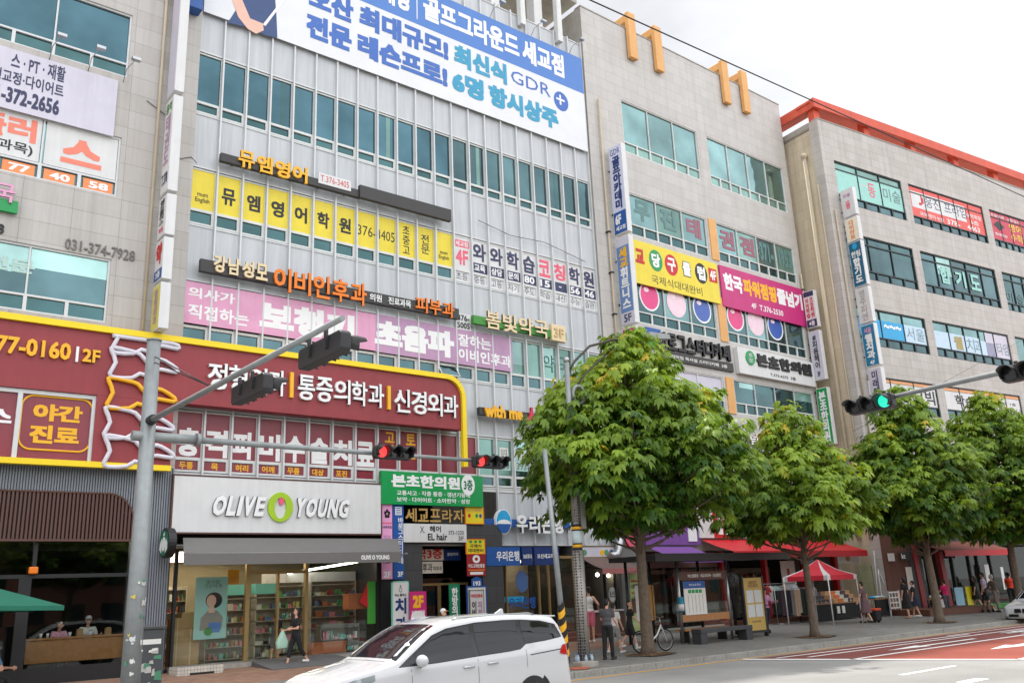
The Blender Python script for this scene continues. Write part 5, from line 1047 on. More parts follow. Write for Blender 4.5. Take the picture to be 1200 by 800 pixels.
t = thing('poster', 'hanging mint poster of a dark haired woman inside the left store window', 'poster', FA.P((r[0]+r[2])/2, -.1, r[1])); mb = MB(); mb.box(FA, r[0], r[2], -.12, -.1, r[1], r[3], mat('poster_mint', C8(160, 206, 202), .5)); mb.build('sheet', t)
pk = lambda m, pts, d, nm: (lambda b: (b.prism(FA, [(r[0]+(r[2]-r[0])*a, r[1]+(r[3]-r[1])*c) for a, c in pts], -.1, -.1+d, m), b.build(nm, t)))(MB())
sk = MATS['print_skin']; el_ = lambda cx, cy, a, b, k=16: [(cx+a*math.cos(2*math.pi*i/k), cy+b*math.sin(2*math.pi*i/k)) for i in range(k)]
pk(mat('print_grey', C8(150, 146, 142), .6), [(.18, .14), (.85, .14), (.88, .34), (.7, .45), (.4, .45), (.2, .34)], .004, 'printed_blouse'); pk(mat('print_blue', C8(80, 130, 200), .6), [(.45, .1), (.8, .1), (.82, .26), (.45, .26)], .006, 'printed_dress')
pk(black, el_(.58, .62, .26, .13), .005, 'printed_hair'); pk(sk, el_(.5, .61, .15, .1), .008, 'printed_face'); pk(sk, [(.42, .42), (.62, .42), (.58, .55), (.46, .55)], .007, 'printed_neck'); pk(green_l, el_(.44, .12, .13, .065), .009, 'printed_disc')
text(t, '올여름\n건강하게', FA, frac(r, (.25, .82, .8, .95)), -.098, MATS['grey_ink'] if 'grey_ink' in MATS else black, 0, 0)
r = FA.R(267, 667, 280, 684, -.12); sign('hanging_card', 'amber hanging card above the mint header in the store window', 'sign', FA, r, -.12, .02, mat('amber_card', C8(226, 150, 30), .5), [])
r = FA.R(430, 681, 439.5, 730, -.08); t = thing('window_decal', 'green and red film at the right edge of the store window', 'window decal', FA.P(r[0], -.08, r[1])); mb = MB(); mb.rect(FA, r[0], r[1], r[2], r[3], -.045, mat('bright_green', C8(70, 160, 60), .5)); mb.build('green_film', t); mb = MB(); mb.prism(FA, [(r[0]-.3, r[1]+.7), (r[0], r[1]+1.3), (r[0]+.02, r[1]+.5)], -.046, -.042, red); mb.build('red_film', t)
u0, u1 = FA.px(405, 700, -.4)[0], FA.px(432, 700, -.4)[0]
for i, (a, b, z0, z1) in enumerate(((u0, u1, zs+1.35, zs+1.85), (FA.px(362, 760, -.4)[0], FA.px(402, 760, -.4)[0], zs+.05, zs+.4))):
    mb = MB(); mb.box(FA, a, b, -.6, -.2, z0, z1, gcols[3]); mb.box(FA, a-.02, b+.02, -.62, -.18, z1-.05, z1, gcols[3]); one(mb, 'plastic_crate', ['orange crate high inside the right store window', 'orange crate low inside the right store window'][i], 'crate', FA.P(a, -.4, z0), bev=.01)
g0 = GS(285, 783); mb = MB(); ux0, ux1 = FA.px(300, 785, 0)[0]-.2, FA.px(372, 790, 0)[0]+.5
mb.add([(ux0, 26.85, zs+.02), (ux1, 26.85, zs+.02), (ux1+.2, 25.2, .33), (ux0-.1, 25.2, .33), (ux0, 26.85, .3), (ux1, 26.85, .3), (ux1+.2, 25.2, .3), (ux0-.1, 25.2, .3)], [(0, 1, 2, 3), (3, 2, 6, 7), (0, 3, 7, 4), (1, 5, 6, 2)], mat('ramp_grey', C8(98, 98, 100), .8)); one(mb, 'entrance_ramp', 'grey ridged entrance ramp in front of the cosmetics store door', 'ramp', (ux0, 26, .33))
r = FA.R(209, 783, 263, 793, 1.2); t = thing('step_block', 'low white tiled step block with a dark name plate at the cosmetics store window', 'step', FA.P((r[0]+r[2])/2, .8, .33)); zt_ = FA.px(236, 780, 1.2)[1]
mb = MB(); mb.box(FA, r[0], r[2], .45, 1.1, .28, zt_, stone_mat('white_tile', C8(214, 208, 196), C8(200, 194, 184), (1, 0, 0), .09, .09, C8(150, 146, 140), 0.0)); mb.build('block', t)
mb = MB(); q = FA.R(223, 784, 251, 790, 1.12); mb.box(FA, q[0], q[2], 1.1, 1.12, q[1]-.03, q[1]+.1, black); mb.build('name_plate', t)

# ---- standing banners at the entrance
def stand(px, py0, py1, Y, label, m, texts, w=.62, tilt=0, edge=None):
    n_ = 27-Y; r = FA.R(px[0], py0, px[1], py1, n_); zb = gz(Y); t = thing('standing_banner', label, 'standing sign', (FA.P((r[0]+r[2])/2, n_, zb))); mb = MB(); mb.box(FA, r[0], r[2], n_-.05, n_, zb+.06, r[3], m); mb.build('board', t)
    if edge: mb = MB(); [mb.box(FA, a, b, n_-.06, n_+.006, zb+.06, r[3]+.03, edge) for a, b in ((r[0]-.04, r[0]), (r[2], r[2]+.04))]; mb.box(FA, r[0]-.04, r[2]+.04, n_-.06, n_+.006, r[3], r[3]+.034, edge); mb.build('edge', t)
    mb = MB(); mb.box(FA, r[0]-.03, r[2]+.03, n_-.2, n_+.15, zb, zb+.06, dark); mb.build('foot', t)
    for q in texts: text(t, q[0], FA, (r[0]+(r[2]-r[0])*q[1][0], r[3]-q[1][3], r[0]+(r[2]-r[0])*q[1][2], r[3]-q[1][1]), n_+.004, q[2], 0, q[3] if len(q) > 3 else .04)
    if tilt: t.rotation_euler = (0, 0, tilt)
    return t
stand((460.5, 478.5), 682, 735, 26.2, 'white standing banner with big dark blue dental syllables by the entrance', white, [('♁', (.4, .08, .6, .32), black, 0), ('미소 플러스', (.12, .36, .88, .45), black), ('치', (.14, .5, .88, 1.0), dkblue), ('과', (.14, 1.1, .88, 1.6), dkblue)], edge=mat('mint_edge', C8(120, 200, 180), .5))
t = stand((480, 500), 693, 728, 26.1, 'magenta standing banner with yellow 2F and a white oval by the entrance', magenta, [('2F', (.18, .12, .82, .52), yel_l, .06), ('요람수련증', (.1, .6, .9, .74), white2), ('한간도!', (.14, .98, .86, 1.16), magenta)])
u, z = FA.px(490, 722, .9); mb = MB(); disc(mb, FA, u, z-.02, .28, .2, .9, .903, white2, 20); mb.build('oval', t)
stand((526.5, 539.5), 684, 722, 26.3, 'deep green standing banner with white syllables inside the entrance', mat('banner_green', C8(10, 118, 84), .6), [(V('한방의원'), (.2, .12, .8, 1.3), white2)])
t = stand((551, 567), 692, 722, 26.0, 'white standing banner of a clinic with red heading at the right entrance pier', white, [('이비인후과', (.06, .1, .94, .24), red), (V('이비인'), (.1, .35, .44, 1.1), black), (V('피부과'), (.56, .35, .92, 1.1), MATS['mauve_film'])], edge=steel)
sign('poster_case', 'blue and white notice case on the right entrance pier behind the white banner', 'notice', FA, FA.R(548, 688, 570, 722, .16), .16, .03, paper, [], edge=.05, em=blue)

# ---- bank glass
bk = thing('bank_front', 'gold framed bank glass front with faint blue emblem film', 'shop front', FA.P(22.9, -.1, .35)); zt_ = 3.35
mb = MB(); mb.box(FA, 21.2, 24.8, -.15, 0, .33, .55, stone_dark); mb.build('plinth', bk)
mb = MB()
for u in (21.25, 22.85, 23.35, 24.7): mb.box(FA, u, u+.045, -.1, .02, .55, zt_, gold)
mb.box(FA, 21.2, 24.8, -.1, .025, zt_, zt_+.1, gold); mb.build('gold_frame', bk)
mb = MB(); mb.rect(FA, 21.2, .55, 24.8, zt_, -.06, clear_mat('bank_glass', (.6, .58, .5), .1)); mb.build('glass', bk)
mb = MB(); mb.box(FA, 21.2, 24.8, -3, -2.9, .33, 3.8, beige_w); mb.box(FA, 21.2, 24.8, -3, -.2, 3.4, 3.45, white); mb.build('interior', bk)
for k in (0, 1): mb = MB(); mb.box(FA, 21.6+k*1.6, 22.6+k*1.6, -2.2, -2.0, 3.3, 3.38, lamp_w); tag(mb.build('ceiling_lamp', loc=FA.P(22+k*1.6, -2.1, 3.3)), 'white lamp panel under the bank lobby ceiling', 'lamp', 'lamp panels in the bank lobby')
u, z = FA.px(612, 681, -.04); mb = MB(); disc(mb, FA, u, z, .3, .4, -.055, -.05, mat('dull_blue', C8(70, 100, 150), .5), 20); mb.build('emblem_film', bk); text(bk, '우리은행', FA, FA.R(596, 700, 628, 712, -.04), -.05, blue, 0, .03); mb = MB(); q = FA.R(572, 700, 614, 704.5, -.04); mb.rect(FA, q[0], q[1], q[2], q[3], -.052, sky_b); mb.build('blue_band', bk)

# ---- toast kiosk
ts = thing('snack_kiosk', 'narrow snack shop with serving counter, warm lamps and menu films beside the bank', 'shop front', FA.P(26, -.1, .35)); ku0, ku1 = 24.95, 27.2
mb = MB(); mb.box(FA, ku0, ku1, -.3, .15, .3, 1.25, brown); mb.build('counter_front', ts); mb = MB(); mb.box(FA, ku0, ku1-.1, -.5, .25, 1.25, 1.32, white); mb.build('counter_top', ts, bev=.01)
mb = MB()
for u in (ku0, ku0+.16, 26.35, ku1-.25): mb.box(FA, u, u+.06, -.1, .02, 1.32, 3.1, gold if u < 25.05 else dark)
mb.box(FA, ku0, ku1, -.1, .015, 3.1, 3.2, dark); mb.build('frame', ts)
mb = MB(); mb.rect(FA, 26.4, 1.32, ku1-.25, 3.1, -.05, shop_glass); mb.build('glass', ts)
mb = MB(); mb.box(FA, ku0, ku1, -2.6, -2.5, .3, 3.6, brick_br); mb.box(FA, ku0, ku1, -2.5, 0, 3.3, 3.36, brown); mb.build('interior', ts)
u, z = FA.px(718.5, 696, 0); mb = MB(); disc(mb, FA, u, z, .22, .3, -.046, -.04, white, 20); mb.build('round_decal', ts); text(ts, '토스트', FA, (u-.15, z-.1, u+.15, z+.12), -.037, black)
for px, py, lb, m in ((700, 673, 'bright round lamp hanging over the snack counter', lamp_w), (713, 674, 'small warm lamp hanging over the snack counter', lamp_m)):
    u, z = FA.px(px, py, -.5); t = thing('hanging_lamp', lb, 'lamp', FA.P(u, -.5, z)); mb = MB(); mb.ball(FA.P(u, -.5, z), .08, m); mb.build('bulb', t); mb = MB(); mb.tube([FA.P(u, -.5, z+.07), FA.P(u, -.5, 3.3)], .012, dark, 5); mb.build('cord', t)
q = (ku0, FA.px(690, 652, .1)[1], ku1-.2, FA.px(690, 640.5, .1)[1])
def food(t, fr, r, n):
    for f, m in ((.14, mat('food_green', C8(90, 150, 110), .6)), (.62, yel_l), (.74, MATS['food_green']), (.88, mat('food_blue', C8(70, 90, 130), .6))): mb = MB(); disc(mb, fr, r[0]+(r[2]-r[0])*f, r[1]+(r[3]-r[1])*.42, .13, .12, n, n+.006, m, 14); mb.build('food_picture', t)
sign('shop_sign', 'pale snack sign with round food pictures above the brown awning', 'shop sign', FA, q, .1, .08, lav, [], shapes=food, edge=.03, em=gold)
def awning(label, fr, u0, u1, n0, n1, zr, zf, vh, m, vm=None, txt=None, frame=dark, skew=0.0, stripes=None):
    t = thing('awning', label, 'awning', fr.P((u0+u1)/2, n0, zf)); mb = MB(); k = 8
    for i in range(k):
        a, b = i/k, (i+1)/k; s = lambda f: zr+(zf-zr)*f-.05*math.sin(math.pi*f)
        mb.poly([fr.P(u0+(skew*a), n0+(n1-n0)*a, s(a)), fr.P(u1+skew*a, n0+(n1-n0)*a, s(a)), fr.P(u1+skew*b, n0+(n1-n0)*b, s(b)), fr.P(u0+skew*b, n0+(n1-n0)*b, s(b))], m, True)
    mb.build('fabric', t); mb = MB(); mb.box(fr, u0+skew, u1+skew, n1-.004, n1+.01, zf-vh, zf, vm or m); mb.build('valance', t)
    mb = MB(); mb.tube([fr.P(u0+skew, n1-.04, zf-.02), fr.P(u1+skew, n1-.04, zf-.02)], .03, frame, 6); 
    for u in (u0+.25, u1-.25): mb.tube([fr.P(u, n0, zf+.1), fr.P(u+skew, n1-.05, zf-.03)], .022, frame, 6)
    mb.build('frame', t)
    for q in (txt or []): text(t, q[0], fr, (u0+skew+(u1-u0)*q[1], zf-vh*.75, u0+skew+(u1-u0)*q[2], zf-vh*.25), n1+.014, white2, 0, .03)
    return t
zr_ = FA.px(690, 653, .15)[1]; zf_ = FA.px(700, 666, 1.2)[1]; u0, u1 = FA.px(662, 666, 1.2)[0], FA.px(748, 666, 1.2)[0]
awning('brown awning with faded pink valance over the snack kiosk', FA, ku0+.05, ku1+.0, .15, 1.2, zr_, zf_, .2, brown2, mat('faded_pink', C8(170, 104, 104), .8), skew=.1)
t = stand((737, 752), 668, 724, 26.1, 'leaning pale green menu banner with two prices by the snack kiosk', mat('menu_green', C8(196, 206, 140), .6), [('1,000원', (.1, .5, .9, .72), black), ('아메리카노', (.1, .36, .9, .48), red), ('1,500원', (.1, .98, .9, 1.2), black), ('아이스커피', (.1, .82, .9, .94), red)])
n_ = .9; u, z = FA.px(745, 707, n_); mb = MB(); mb.prism(FA, [(u-.18, z-.35), (u+.15, z-.35), (u+.22, z+.2), (u-.24, z+.2)], n_, n_+.005, mat('cola_brown', C8(110, 56, 44), .5)); mb.build('printed_cup', t)
mb = MB(); a = FA.px(719, 650, .4); mb.tube([FA.P(a[0]-.1, .3, a[1]-.05), FA.P(a[0]+.25, .3, a[1]), FA.P(a[0]+.45, .3, a[1]+.18), FA.P(a[0]+.5, .3, a[1]+.55), FA.P(a[0]+.5, .05, a[1]+.75)], .17, steel, 12); one(mb, 'exhaust_duct', 'shiny steel elbow duct above the snack awning', 'duct', FA.P(a[0], .3, a[1]))
mb = MB(); mb.box(FA, 27.2, 28.6, -.2, .12, .3, 5.6, mat('grey_pier', C8(120, 118, 118), .7)); one(mb, 'stone_pier', 'grey stone pier between snack kiosk and purple awning', 'pier', FA.P(27.9, 0, .3))
sign('fascia_sign', 'pink and red vertical sign behind the first tree trunk above the pier', 'sign', FA, FA.R(731, 596, 746, 640, .2), .2, .06, pinkred, [])

# ---- purple shop, red shop of the pale block
q = FA.R(765, 617, 822, 638, .25); q = (28.7, FA.px(800, 638, .25)[1], FA.px(821, 630, .25)[0], FA.px(800, 616, .25)[1])
def soc(t, fr, r, n):
    u, z = fr.px(811, 626, n); mb = MB(); mb.box(fr, u-.28, u+.28, n, n+.04, z-.3, z+.2, white2)
    for k in range(3): mb.box(fr, u-.24+.18*k, u-.12+.18*k, n, n+.04, z+.2, z+.36, white2)
    mb.build('white_mark', t)
sign('shop_sign', 'deep purple fascia with a white castle shaped mark left of the red fascia', 'shop sign', FA, q, .25, .2, purple, [], shapes=soc)
zr_ = FA.px(800, 640, .2)[1]; zf_ = FA.px(830, 655, 1.6)[1]
awning('purple fabric awning above the bus shelter', FA, 28.8, FA.px(858, 655, 1.6)[0]-1.0, .2, 1.6, zr_, zf_, .12, purple, skew=.6)
ps = thing('dark_shop_front', 'dim shop front with grey door films behind the bus shelter', 'shop front', FA.P(31, -.1, .35)); mb = MB(); 
for u in (28.7, 30.0, 31.2, 32.4, 33.6): mb = MB(); mb.box(FA, u, u+.08, -.3, -.1, .4, 2.9, dark); mb.build('mullion', ps)
mb = MB(); mb.box(FA, 28.7, 33.7, -.3, -.1, 2.9, 3.6, brown); mb.build('head_panel', ps); mb = MB(); mb.rect(FA, 28.7, .4, 33.7, 2.9, -.2, MATS['cafe_glass']); mb.build('glass', ps)
q0 = FA.px(820, 631, .3)[0]; q1 = FA.px(880, 629, .3)[0]; zq0, zq1 = FA.px(850, 630, .3)[1], FA.px(850, 606, .3)[1]
def tri(t, fr, r, n):
    w = (r[2]-r[0]); mb = MB(); mb.box(fr, r[0]+w*.28, r[0]+w*.76, n, n+.02, r[1], r[3], red); mb.build('red_field', t)
    for k in range(3): mb = MB(); mb.box(fr, r[0]+w*(.36+.12*k), r[0]+w*(.44+.12*k), n+.02, n+.05, r[1]+.15, r[3]-.25, white2); mb.build('letter', t)
sign('shop_sign', 'white and red fascia with three white strokes over the red awning', 'shop sign', FA, (q0, zq0, q1, zq1+.3), .3, .2, white, [], shapes=tri)
zr_ = FA.px(900, 632, .2)[1]; zf_ = FA.px(900, 645, 1.7)[1]; u1_ = FA.px(1010, 648, 1.7)[0]
awning('long bright red awning with small white words over the clothes racks', FA, q0+.2, 43.2, .2, 1.7, zr_, zf_, .3, red, mat('red_deep', C8(176, 24, 34), .6), [('패션', .03, .07), ('패션', .35, .4), ('패션', .68, .73)] if 0 else None, skew=.3)
sign('shop_sign', 'dark band with red letter strokes above the red awning behind the second tree', 'shop sign', FA, (FA.px(882, 620, .3)[0], zr_+.1, 43.3, zr_+.75), .3, .25, dark, [('알뜰매장', (.3, .15, .85, .85), red, .05)] if 0 else [])
rs = thing('clothes_shop_front', 'open clothes shop front with dark interior and red posts under the red awning', 'shop front', FA.P(38, -.1, .35))
for u in (34.0, 37.2, 40.4, 43.2): mb = MB(); mb.box(FA, u, u+.2, -.3, -.05, .4, 3.6, red); mb.build('red_post', rs)
mb = MB(); mb.box(FA, 34, 43.3, -3.1, -3, .4, 3.6, vdark); mb.build('interior', rs)
mb = MB(); mb.box(FA, 33.7, 43.4, -.3, 1.3, .28, .5, mat('deck_brown', C8(104, 66, 52), .7)); mb.build('step', rs)
shelf(FA, 37.4, 40.2, -2.4, -2.0, .5, 6, 'packed shop shelf with green and blue goods behind the clothes rails', None, None, gcols)
q = FA.R(914, 657, 934, 686, .1); sign('wall_poster', 'pale price poster on the red post of the clothes shop', 'poster', FA, q, .1, .02, paper, [('▮', (.4, .4, .6, .7), red)])
q = FA.R(938, 651, 954, 660, .4); sign('hanging_banner', 'small blue picture banner hanging under the red awning', 'banner', FA, q, .4, .02, mat('pale_blue', C8(150, 190, 214), .6), [])
q = FA.R(981, 649, 1008, 659, 1.2); sign('hanging_banner', 'white banner with brown round picture under the right end of the red awning', 'banner', FA, q, 1.2, .02, white, [('●', (.35, .2, .55, .8), card)])

# ---- ground floor of the brownish block
fu = lambda x, y=670, n=0: FC.px(x, y, n)[0]
kf = thing('phone_shop_front', 'dark phone shop front with red posts and white small sign in the brownish block', 'shop front', FC.P(6, 0, .3))
mb = MB(); mb.box(FC, 3.05, fu(1066), -.3, .1, .3, 3.9, mat('slate_wall', C8(58, 60, 64), .6)); mb.build('slate_panel', kf)
mb = MB()
for x in (1074, 1104): u = fu(x, 660); mb = MB(); mb.prism(FC, [(u-.18, .35), (u+.18, .35), (u-.05, 3.7), (u-.4, 3.7)], -.1, .15, mat('post_red', C8(150, 28, 34), .5)); mb.build('red_post', kf)
mb = MB(); mb.rect(FC, fu(1066), .4, 20, 3.5, -.2, MATS['cafe_glass']); mb.build('glass', kf)
mb = MB(); 
for x in (1066, 1090, 1120, 1140, 1150, 1165, 1190): u = fu(x); mb = MB(); mb.box(FC, u, u+.1, -.25, -.1, .4, 3.5, dark); mb.build('mullion', kf)
sign('wall_sign', 'small white bordered sign with two white letters on the slate panel', 'sign', FC, FC.R(1054, 647, 1066, 656, .15), .15, .04, mat('slate_wall', C8(58, 60, 64)), [('kt', (.15, .2, .6, .85), white2, 0, .04)])
zr_ = FC.px(1130, 634, .2)[1]; zf_ = FC.px(1130, 644, 1.5)[1]
awning('dull red brown awning with a brighter valance at the right of the street', FC, fu(1106, 640, 1.5), fu(1186, 645, 1.5), .1, 1.5, zr_, zf_, .3, mat('rust_cloth', C8(140, 78, 66), .8), red)
for x0, y0, x1, y1, lb, m in ((1061, 664, 1072, 690, 'white notice sheet beside the slate panel', paper), (1118, 688, 1132, 712, 'pale blue window poster in the right shop', mat('pale_blue', C8(150, 190, 214))), (1131, 687, 1142, 708, 'yellow window poster in the right shop', yel_film), (1153, 661, 1162, 682, 'narrow white shop poster behind the walking group', white), (1172, 664, 1180, 690, 'narrow white poster right of the walking group', white), (1040, 648, 1049, 657, 'small white plate on the brown wall', white)):
    sign('poster', lb, 'poster', FC, FC.R(x0, y0, x1, y1, .12), .12, .02, m, [])
mb = MB(); mb.box(FC, fu(1120, 700), 26, .2, 1.1, .28, .5, green_l); mb.build('green_turf_strip', None, loc=None) if 0 else one(mb, 'turf_strip', 'low strip of green artificial turf along the right shop', 'turf strip', FC.P(14, .6, .3))
mb = MB(); mb.box(FC, -.6, fu(1110, 705), .15, 2.6, .25, .55, mat('deck_brown', C8(104, 66, 52))); one(mb, 'shop_deck', 'low brown wooden deck in front of the brownish block', 'deck', FC.P(5, 1, .3))
# ============================================================ street furniture
def YP(x, y, Y):
    d = CM.T @ np.array([(x-600)/F_PX, (y-400)/F_PX, 1.0]); q = CAM + d*(Y/d[1]); return float(q[0]), float(q[2])
lens_r = mat('lens_red_lit', (.8, .03, .03), emit=1.6, var=0); lens_g = mat('lens_green_lit', (.02, .5, .34), emit=.9, var=0); lens_off = mat('lens_dark', C8(30, 28, 30), .15, 0, 0); housing = mat('signal_housing', C8(46, 46, 48), .5)
def signal(label, c, ax, face, k, lit=None, cat='traffic light', group=None, litm=None):
    """k lights in a row along ax, looking towards face; c is the middle of the housing"""
    c = np.array(c, float); ax = np.array(ax, float); face = np.array(face, float); f = Fr(c, ax, face); t = thing('traffic_light', label, cat, c, group=group); p = .33; h = k*p/2
    mb = MB(); mb.prism(f, [(-h, -.11), (-h+.05, -.155), (h-.05, -.155), (h, -.11), (h, .11), (h-.05, .155), (-h+.05, .155), (-h, .11)], -.14, .03, housing); mb.build('housing', t, bev=.015)
    for i in range(k):
        u = -h+p*(i+.5); mb = MB(); on = lit == i
        mb.prism(f, [(u+.132*math.cos(2*math.pi*j/20), .132*math.sin(2*math.pi*j/20)) for j in range(20)], .028, .045, litm if on else lens_off); mb.build('lens', t)
        mb = MB(); n = 16; A = []; B = []
        for j in range(n+1):
            a = rad(-40+260*j/n); A.append(f.P(u+.148*math.cos(a), .02, .148*math.sin(a))); l = .3 if 20 < -40+260*j/n < 160 else .17; B.append(f.P(u+.148*math.cos(a), l, .148*math.sin(a)-.02))
        mb.add(A+B, [(j, j+1, n+2+j, n+1+j) for j in range(n)], housing, True); v = mb.build('visor', t); s = v.modifiers.new('thickness', 'SOLIDIFY'); s.thickness = .008
    
    for u in (-.3, .22): mb = MB(); mb.box(f, u, u+.06, -.18, -.14, -.04, .24, housing); mb.build('bracket', t)
    return t
PX, PY = 5.43, 18.3; zt_ = 7.4
t = thing('signal_pole', 'thick galvanised signal pole with two long arms and torn stickers on its lower part', 'signal pole', (PX, PY, .15))
mb = MB(); mb.tube([(PX, PY, .15), (PX, PY, 2.5), (PX, PY, zt_)], [.185, .165, .135], galv, 20); mb.tube([(PX, PY, zt_), (PX, PY, zt_+.03)], .15, galv, 20); mb.tube([(PX, PY, .15), (PX, PY, .19)], .36, galv, 12); mb.build('pole', t)
mb = MB(); mb.tube([(PX, PY-.15, 5.72), (PX, 10.2, 5.72)], [.06, .042], galv, 10); mb.tube([(PX, PY-.3, 5.72), (PX, PY+.3, 5.72)], .1, dark, 10); mb.build('near_arm', t)
mb = MB(); mb.tube([(PX-.3, PY, 5.42), (PX+1.0, PY, 5.42)], .1, galv, 12); mb.tube([(PX+.9, PY, 5.42), (14.2, PY, 5.4)], [.07, .045], galv, 10); mb.tube([(PX+.97, PY, 5.42), (PX+1.05, PY, 5.42)], .14, galv, 12); mb.build('far_arm', t)
mb = MB()
for dz in (0, .12): mb.tube([(PX, PY-.1, 7.05-dz), (PX, 15.0, 5.78)], .012, dark, 4)
mb.build('guy_wire', t)
for k in range(26):
    z = .5+rnd.random()**1.4*2.2; a = rnd.uniform(-2.8, -.6); s = rnd.uniform(.03, .1); h = rnd.uniform(.03, .1); rr = .183-.007*z
    m = rnd.choice([paper, paper, white, mat('torn_paper', C8(188, 186, 180), .8), mat('sticker_green', C8(80, 140, 110), .6), mat('sticker_yellow', C8(214, 190, 90), .6)]); mb = MB(); pts = []
    da = s/rr; P0 = [(PX+(rr+.012)*math.cos(a+da*i/3), PY+(rr+.012)*math.sin(a+da*i/3)) for i in range(4)]; jag = [rnd.uniform(-.02, .02) for _ in range(4)]
    mb.add([(x, y, z+jag[i]) for i, (x, y) in enumerate(P0)]+[(x, y, z+h+jag[3-i]) for i, (x, y) in enumerate(P0)], [(i, i+1, 5+i, 4+i) for i in range(3)], m); mb.build('sticker', t, recalc=False)
gs = 'traffic lights on the two arms of the thick pole'
signal('traffic light seen from behind at the outer end of the near arm', (PX+.32, 11.25, 5.55), (0, 1, 0), (1, 0, 0), 4)
signal('traffic light seen from behind halfway along the near arm', (PX+.32, 13.8, 5.5), (0, 1, 0), (1, 0, 0), 4)
signal('three light traffic signal glowing red in front of the maroon clinic sign', (10.95, PY-.3, 5.4), (1, 0, 0), (0, -1, 0), 3, 0, litm=lens_r)
signal('three light traffic signal glowing red above the bright green clinic sign', (13.8, PY-.3, 5.34), (1, 0, 0), (0, -1, 0), 3, 0, litm=lens_r)
QX = 17.15
t = thing('signal_pole', 'signal pole outside the right picture edge whose pale arm reaches in over the street', 'signal pole', (QX, -1.5, 0)); mb = MB(); mb.tube([(QX, -1.5, 0), (QX, -1.5, 7.2)], [.23, .16], galv, 16); mb.build('pole', t)
mb = MB(); mb.tube([(QX, -1.5, 5.72), (QX, 5, 5.68), (QX, 9.1, 5.6)], [.09, .065, .045], galv, 10); mb.build('arm', t)
signal('traffic signal glowing green at the left end of the right arm', (QX-.15, 9.35, 5.52), (0, -1, 0), (-1, 0, 0), 3, 2, litm=lens_g)
signal('dark traffic signal cut by the right picture edge', (QX-.15, 6.25, 5.56), (0, -1, 0), (-1, 0, 0), 3)

# lamp post with perforated sleeve and curved arms
LX, LY = 17.69, 19.13
t = thing('lamp_post', 'slender street lamp with perforated silver sleeve, striped collar and curved dark arms', 'street lamp', (LX, LY, .17))
mb = MB(); mb.tube([(LX, LY, .17), (LX, LY, 4.1), (LX, LY, 8.7)], [.1, .09, .075], galv, 12); mb.ball((LX, LY, 8.78), .1, steel); mb.tube([(LX, LY, .17), (LX, LY, .2)], .2, galv, 10); mb.build('pole', t)
perf = mat('perforated_sleeve', C8(176, 172, 164), .45, .3); nt_ = perf.node_tree; vo = nt_.nodes.new('ShaderNodeTexVoronoi'); vo.inputs['Scale'].default_value = 13; vo.inputs['Randomness'].default_value = .15; g_ = nt_.nodes.new('ShaderNodeNewGeometry'); nt_.links.new(g_.outputs['Position'], vo.inputs['Vector'])
rp = nt_.nodes.new('ShaderNodeValToRGB'); rp.color_ramp.elements[0].position = .38; rp.color_ramp.elements[0].color = (.06, .055, .05, 1); rp.color_ramp.elements[1].position = .46; rp.color_ramp.elements[1].color = (.33, .31, .29, 1); nt_.links.new(vo.outputs['Distance'], rp.inputs[0]); nt_.links.new(rp.outputs[0], nt_.nodes['Principled BSDF'].inputs['Base Color'])
mb = MB(); mb.tube([(LX, LY, .2), (LX, LY, 3.2)], .165, perf, 16); mb.build('sleeve', t); mb = MB(); mb.tube([(LX, LY, 4.0), (LX, LY, 5.7)], .115, perf, 16); mb.build('upper_sleeve', t)
for z0, z1, m in ((3.2, 3.28, black), (3.28, 3.36, yel_l), (3.36, 3.4, black), (3.4, 3.74, mat('plaque_white', C8(206, 222, 226), .5)), (3.74, 3.78, black), (3.78, 3.86, yel_l), (3.86, 3.92, black)): mb = MB(); mb.tube([(LX, LY, z0), (LX, LY, z1)], .14, m, 16); mb.build('collar_band', t)
for h0, pts, r in ((0, [(0, 8.35), (.35, 8.8), (1.0, 9.35), (2.1, 9.72), (3.2, 9.8), (4.2, 10.05)], .04), (0, [(.25, 7.9), (.8, 8.5), (1.6, 9.1), (2.2, 9.6)], .03)):
    mb = MB(); mb.tube([(LX+a, LY, b) for a, b in pts], r, mat('arm_bronze', C8(70, 66, 60), .5, .4), 8); mb.build('curved_arm', t)
mb = MB(); k = 20; mb.tube([(LX+.42+.24*math.cos(2*math.pi*i/k), LY, 7.75+.27*math.sin(2*math.pi*i/k)) for i in range(k+1)], .06, galv, 6, cap=False); mb.build('ring_ornament', t)
mb = MB(); mb.prism(Fr((LX, LY, 0), (1, 0, 0), (0, -1, 0)), [(3.6, 9.95), (4.7, 10.1), (4.65, 10.25), (3.7, 10.2)], -.12, .12, galv); mb.build('lamp_head', t)
mb = MB(); mb.box(FW, LX+.13, LX+.32, LY-.08, LY+.12, 3.8, 5.0, mat('control_box', C8(150, 150, 148), .6)); mb.build('control_box', t)
for k in range(6): a = k*1.05; x, y = LX+.22*math.cos(a), LY+.22*math.sin(a); mb = MB(); mb.tube([(x, y, .17), (x, y, .34), (x, y, .38), (x, y, .42)], [.045, .045, .02, .02], mat('bottle_plastic', C8(170, 188, 205), .2), 8); mb.tube([(x, y, .42), (x, y, .44)], .02, blue, 8); one(mb, 'water_bottle', 'clear plastic water bottle with blue cap tied round the lamp post foot', 'bottle', (x, y, .17), 'water bottles round the lamp post')
mb = MB(); mb.box(FW, 16.75, 17.35, 18.2, 18.6, .155, .3, concrete); one(mb, 'foundation_block', 'pale concrete block on the kerb beside the lamp post', 'block', (17, 18.4, .155), bev=.02)
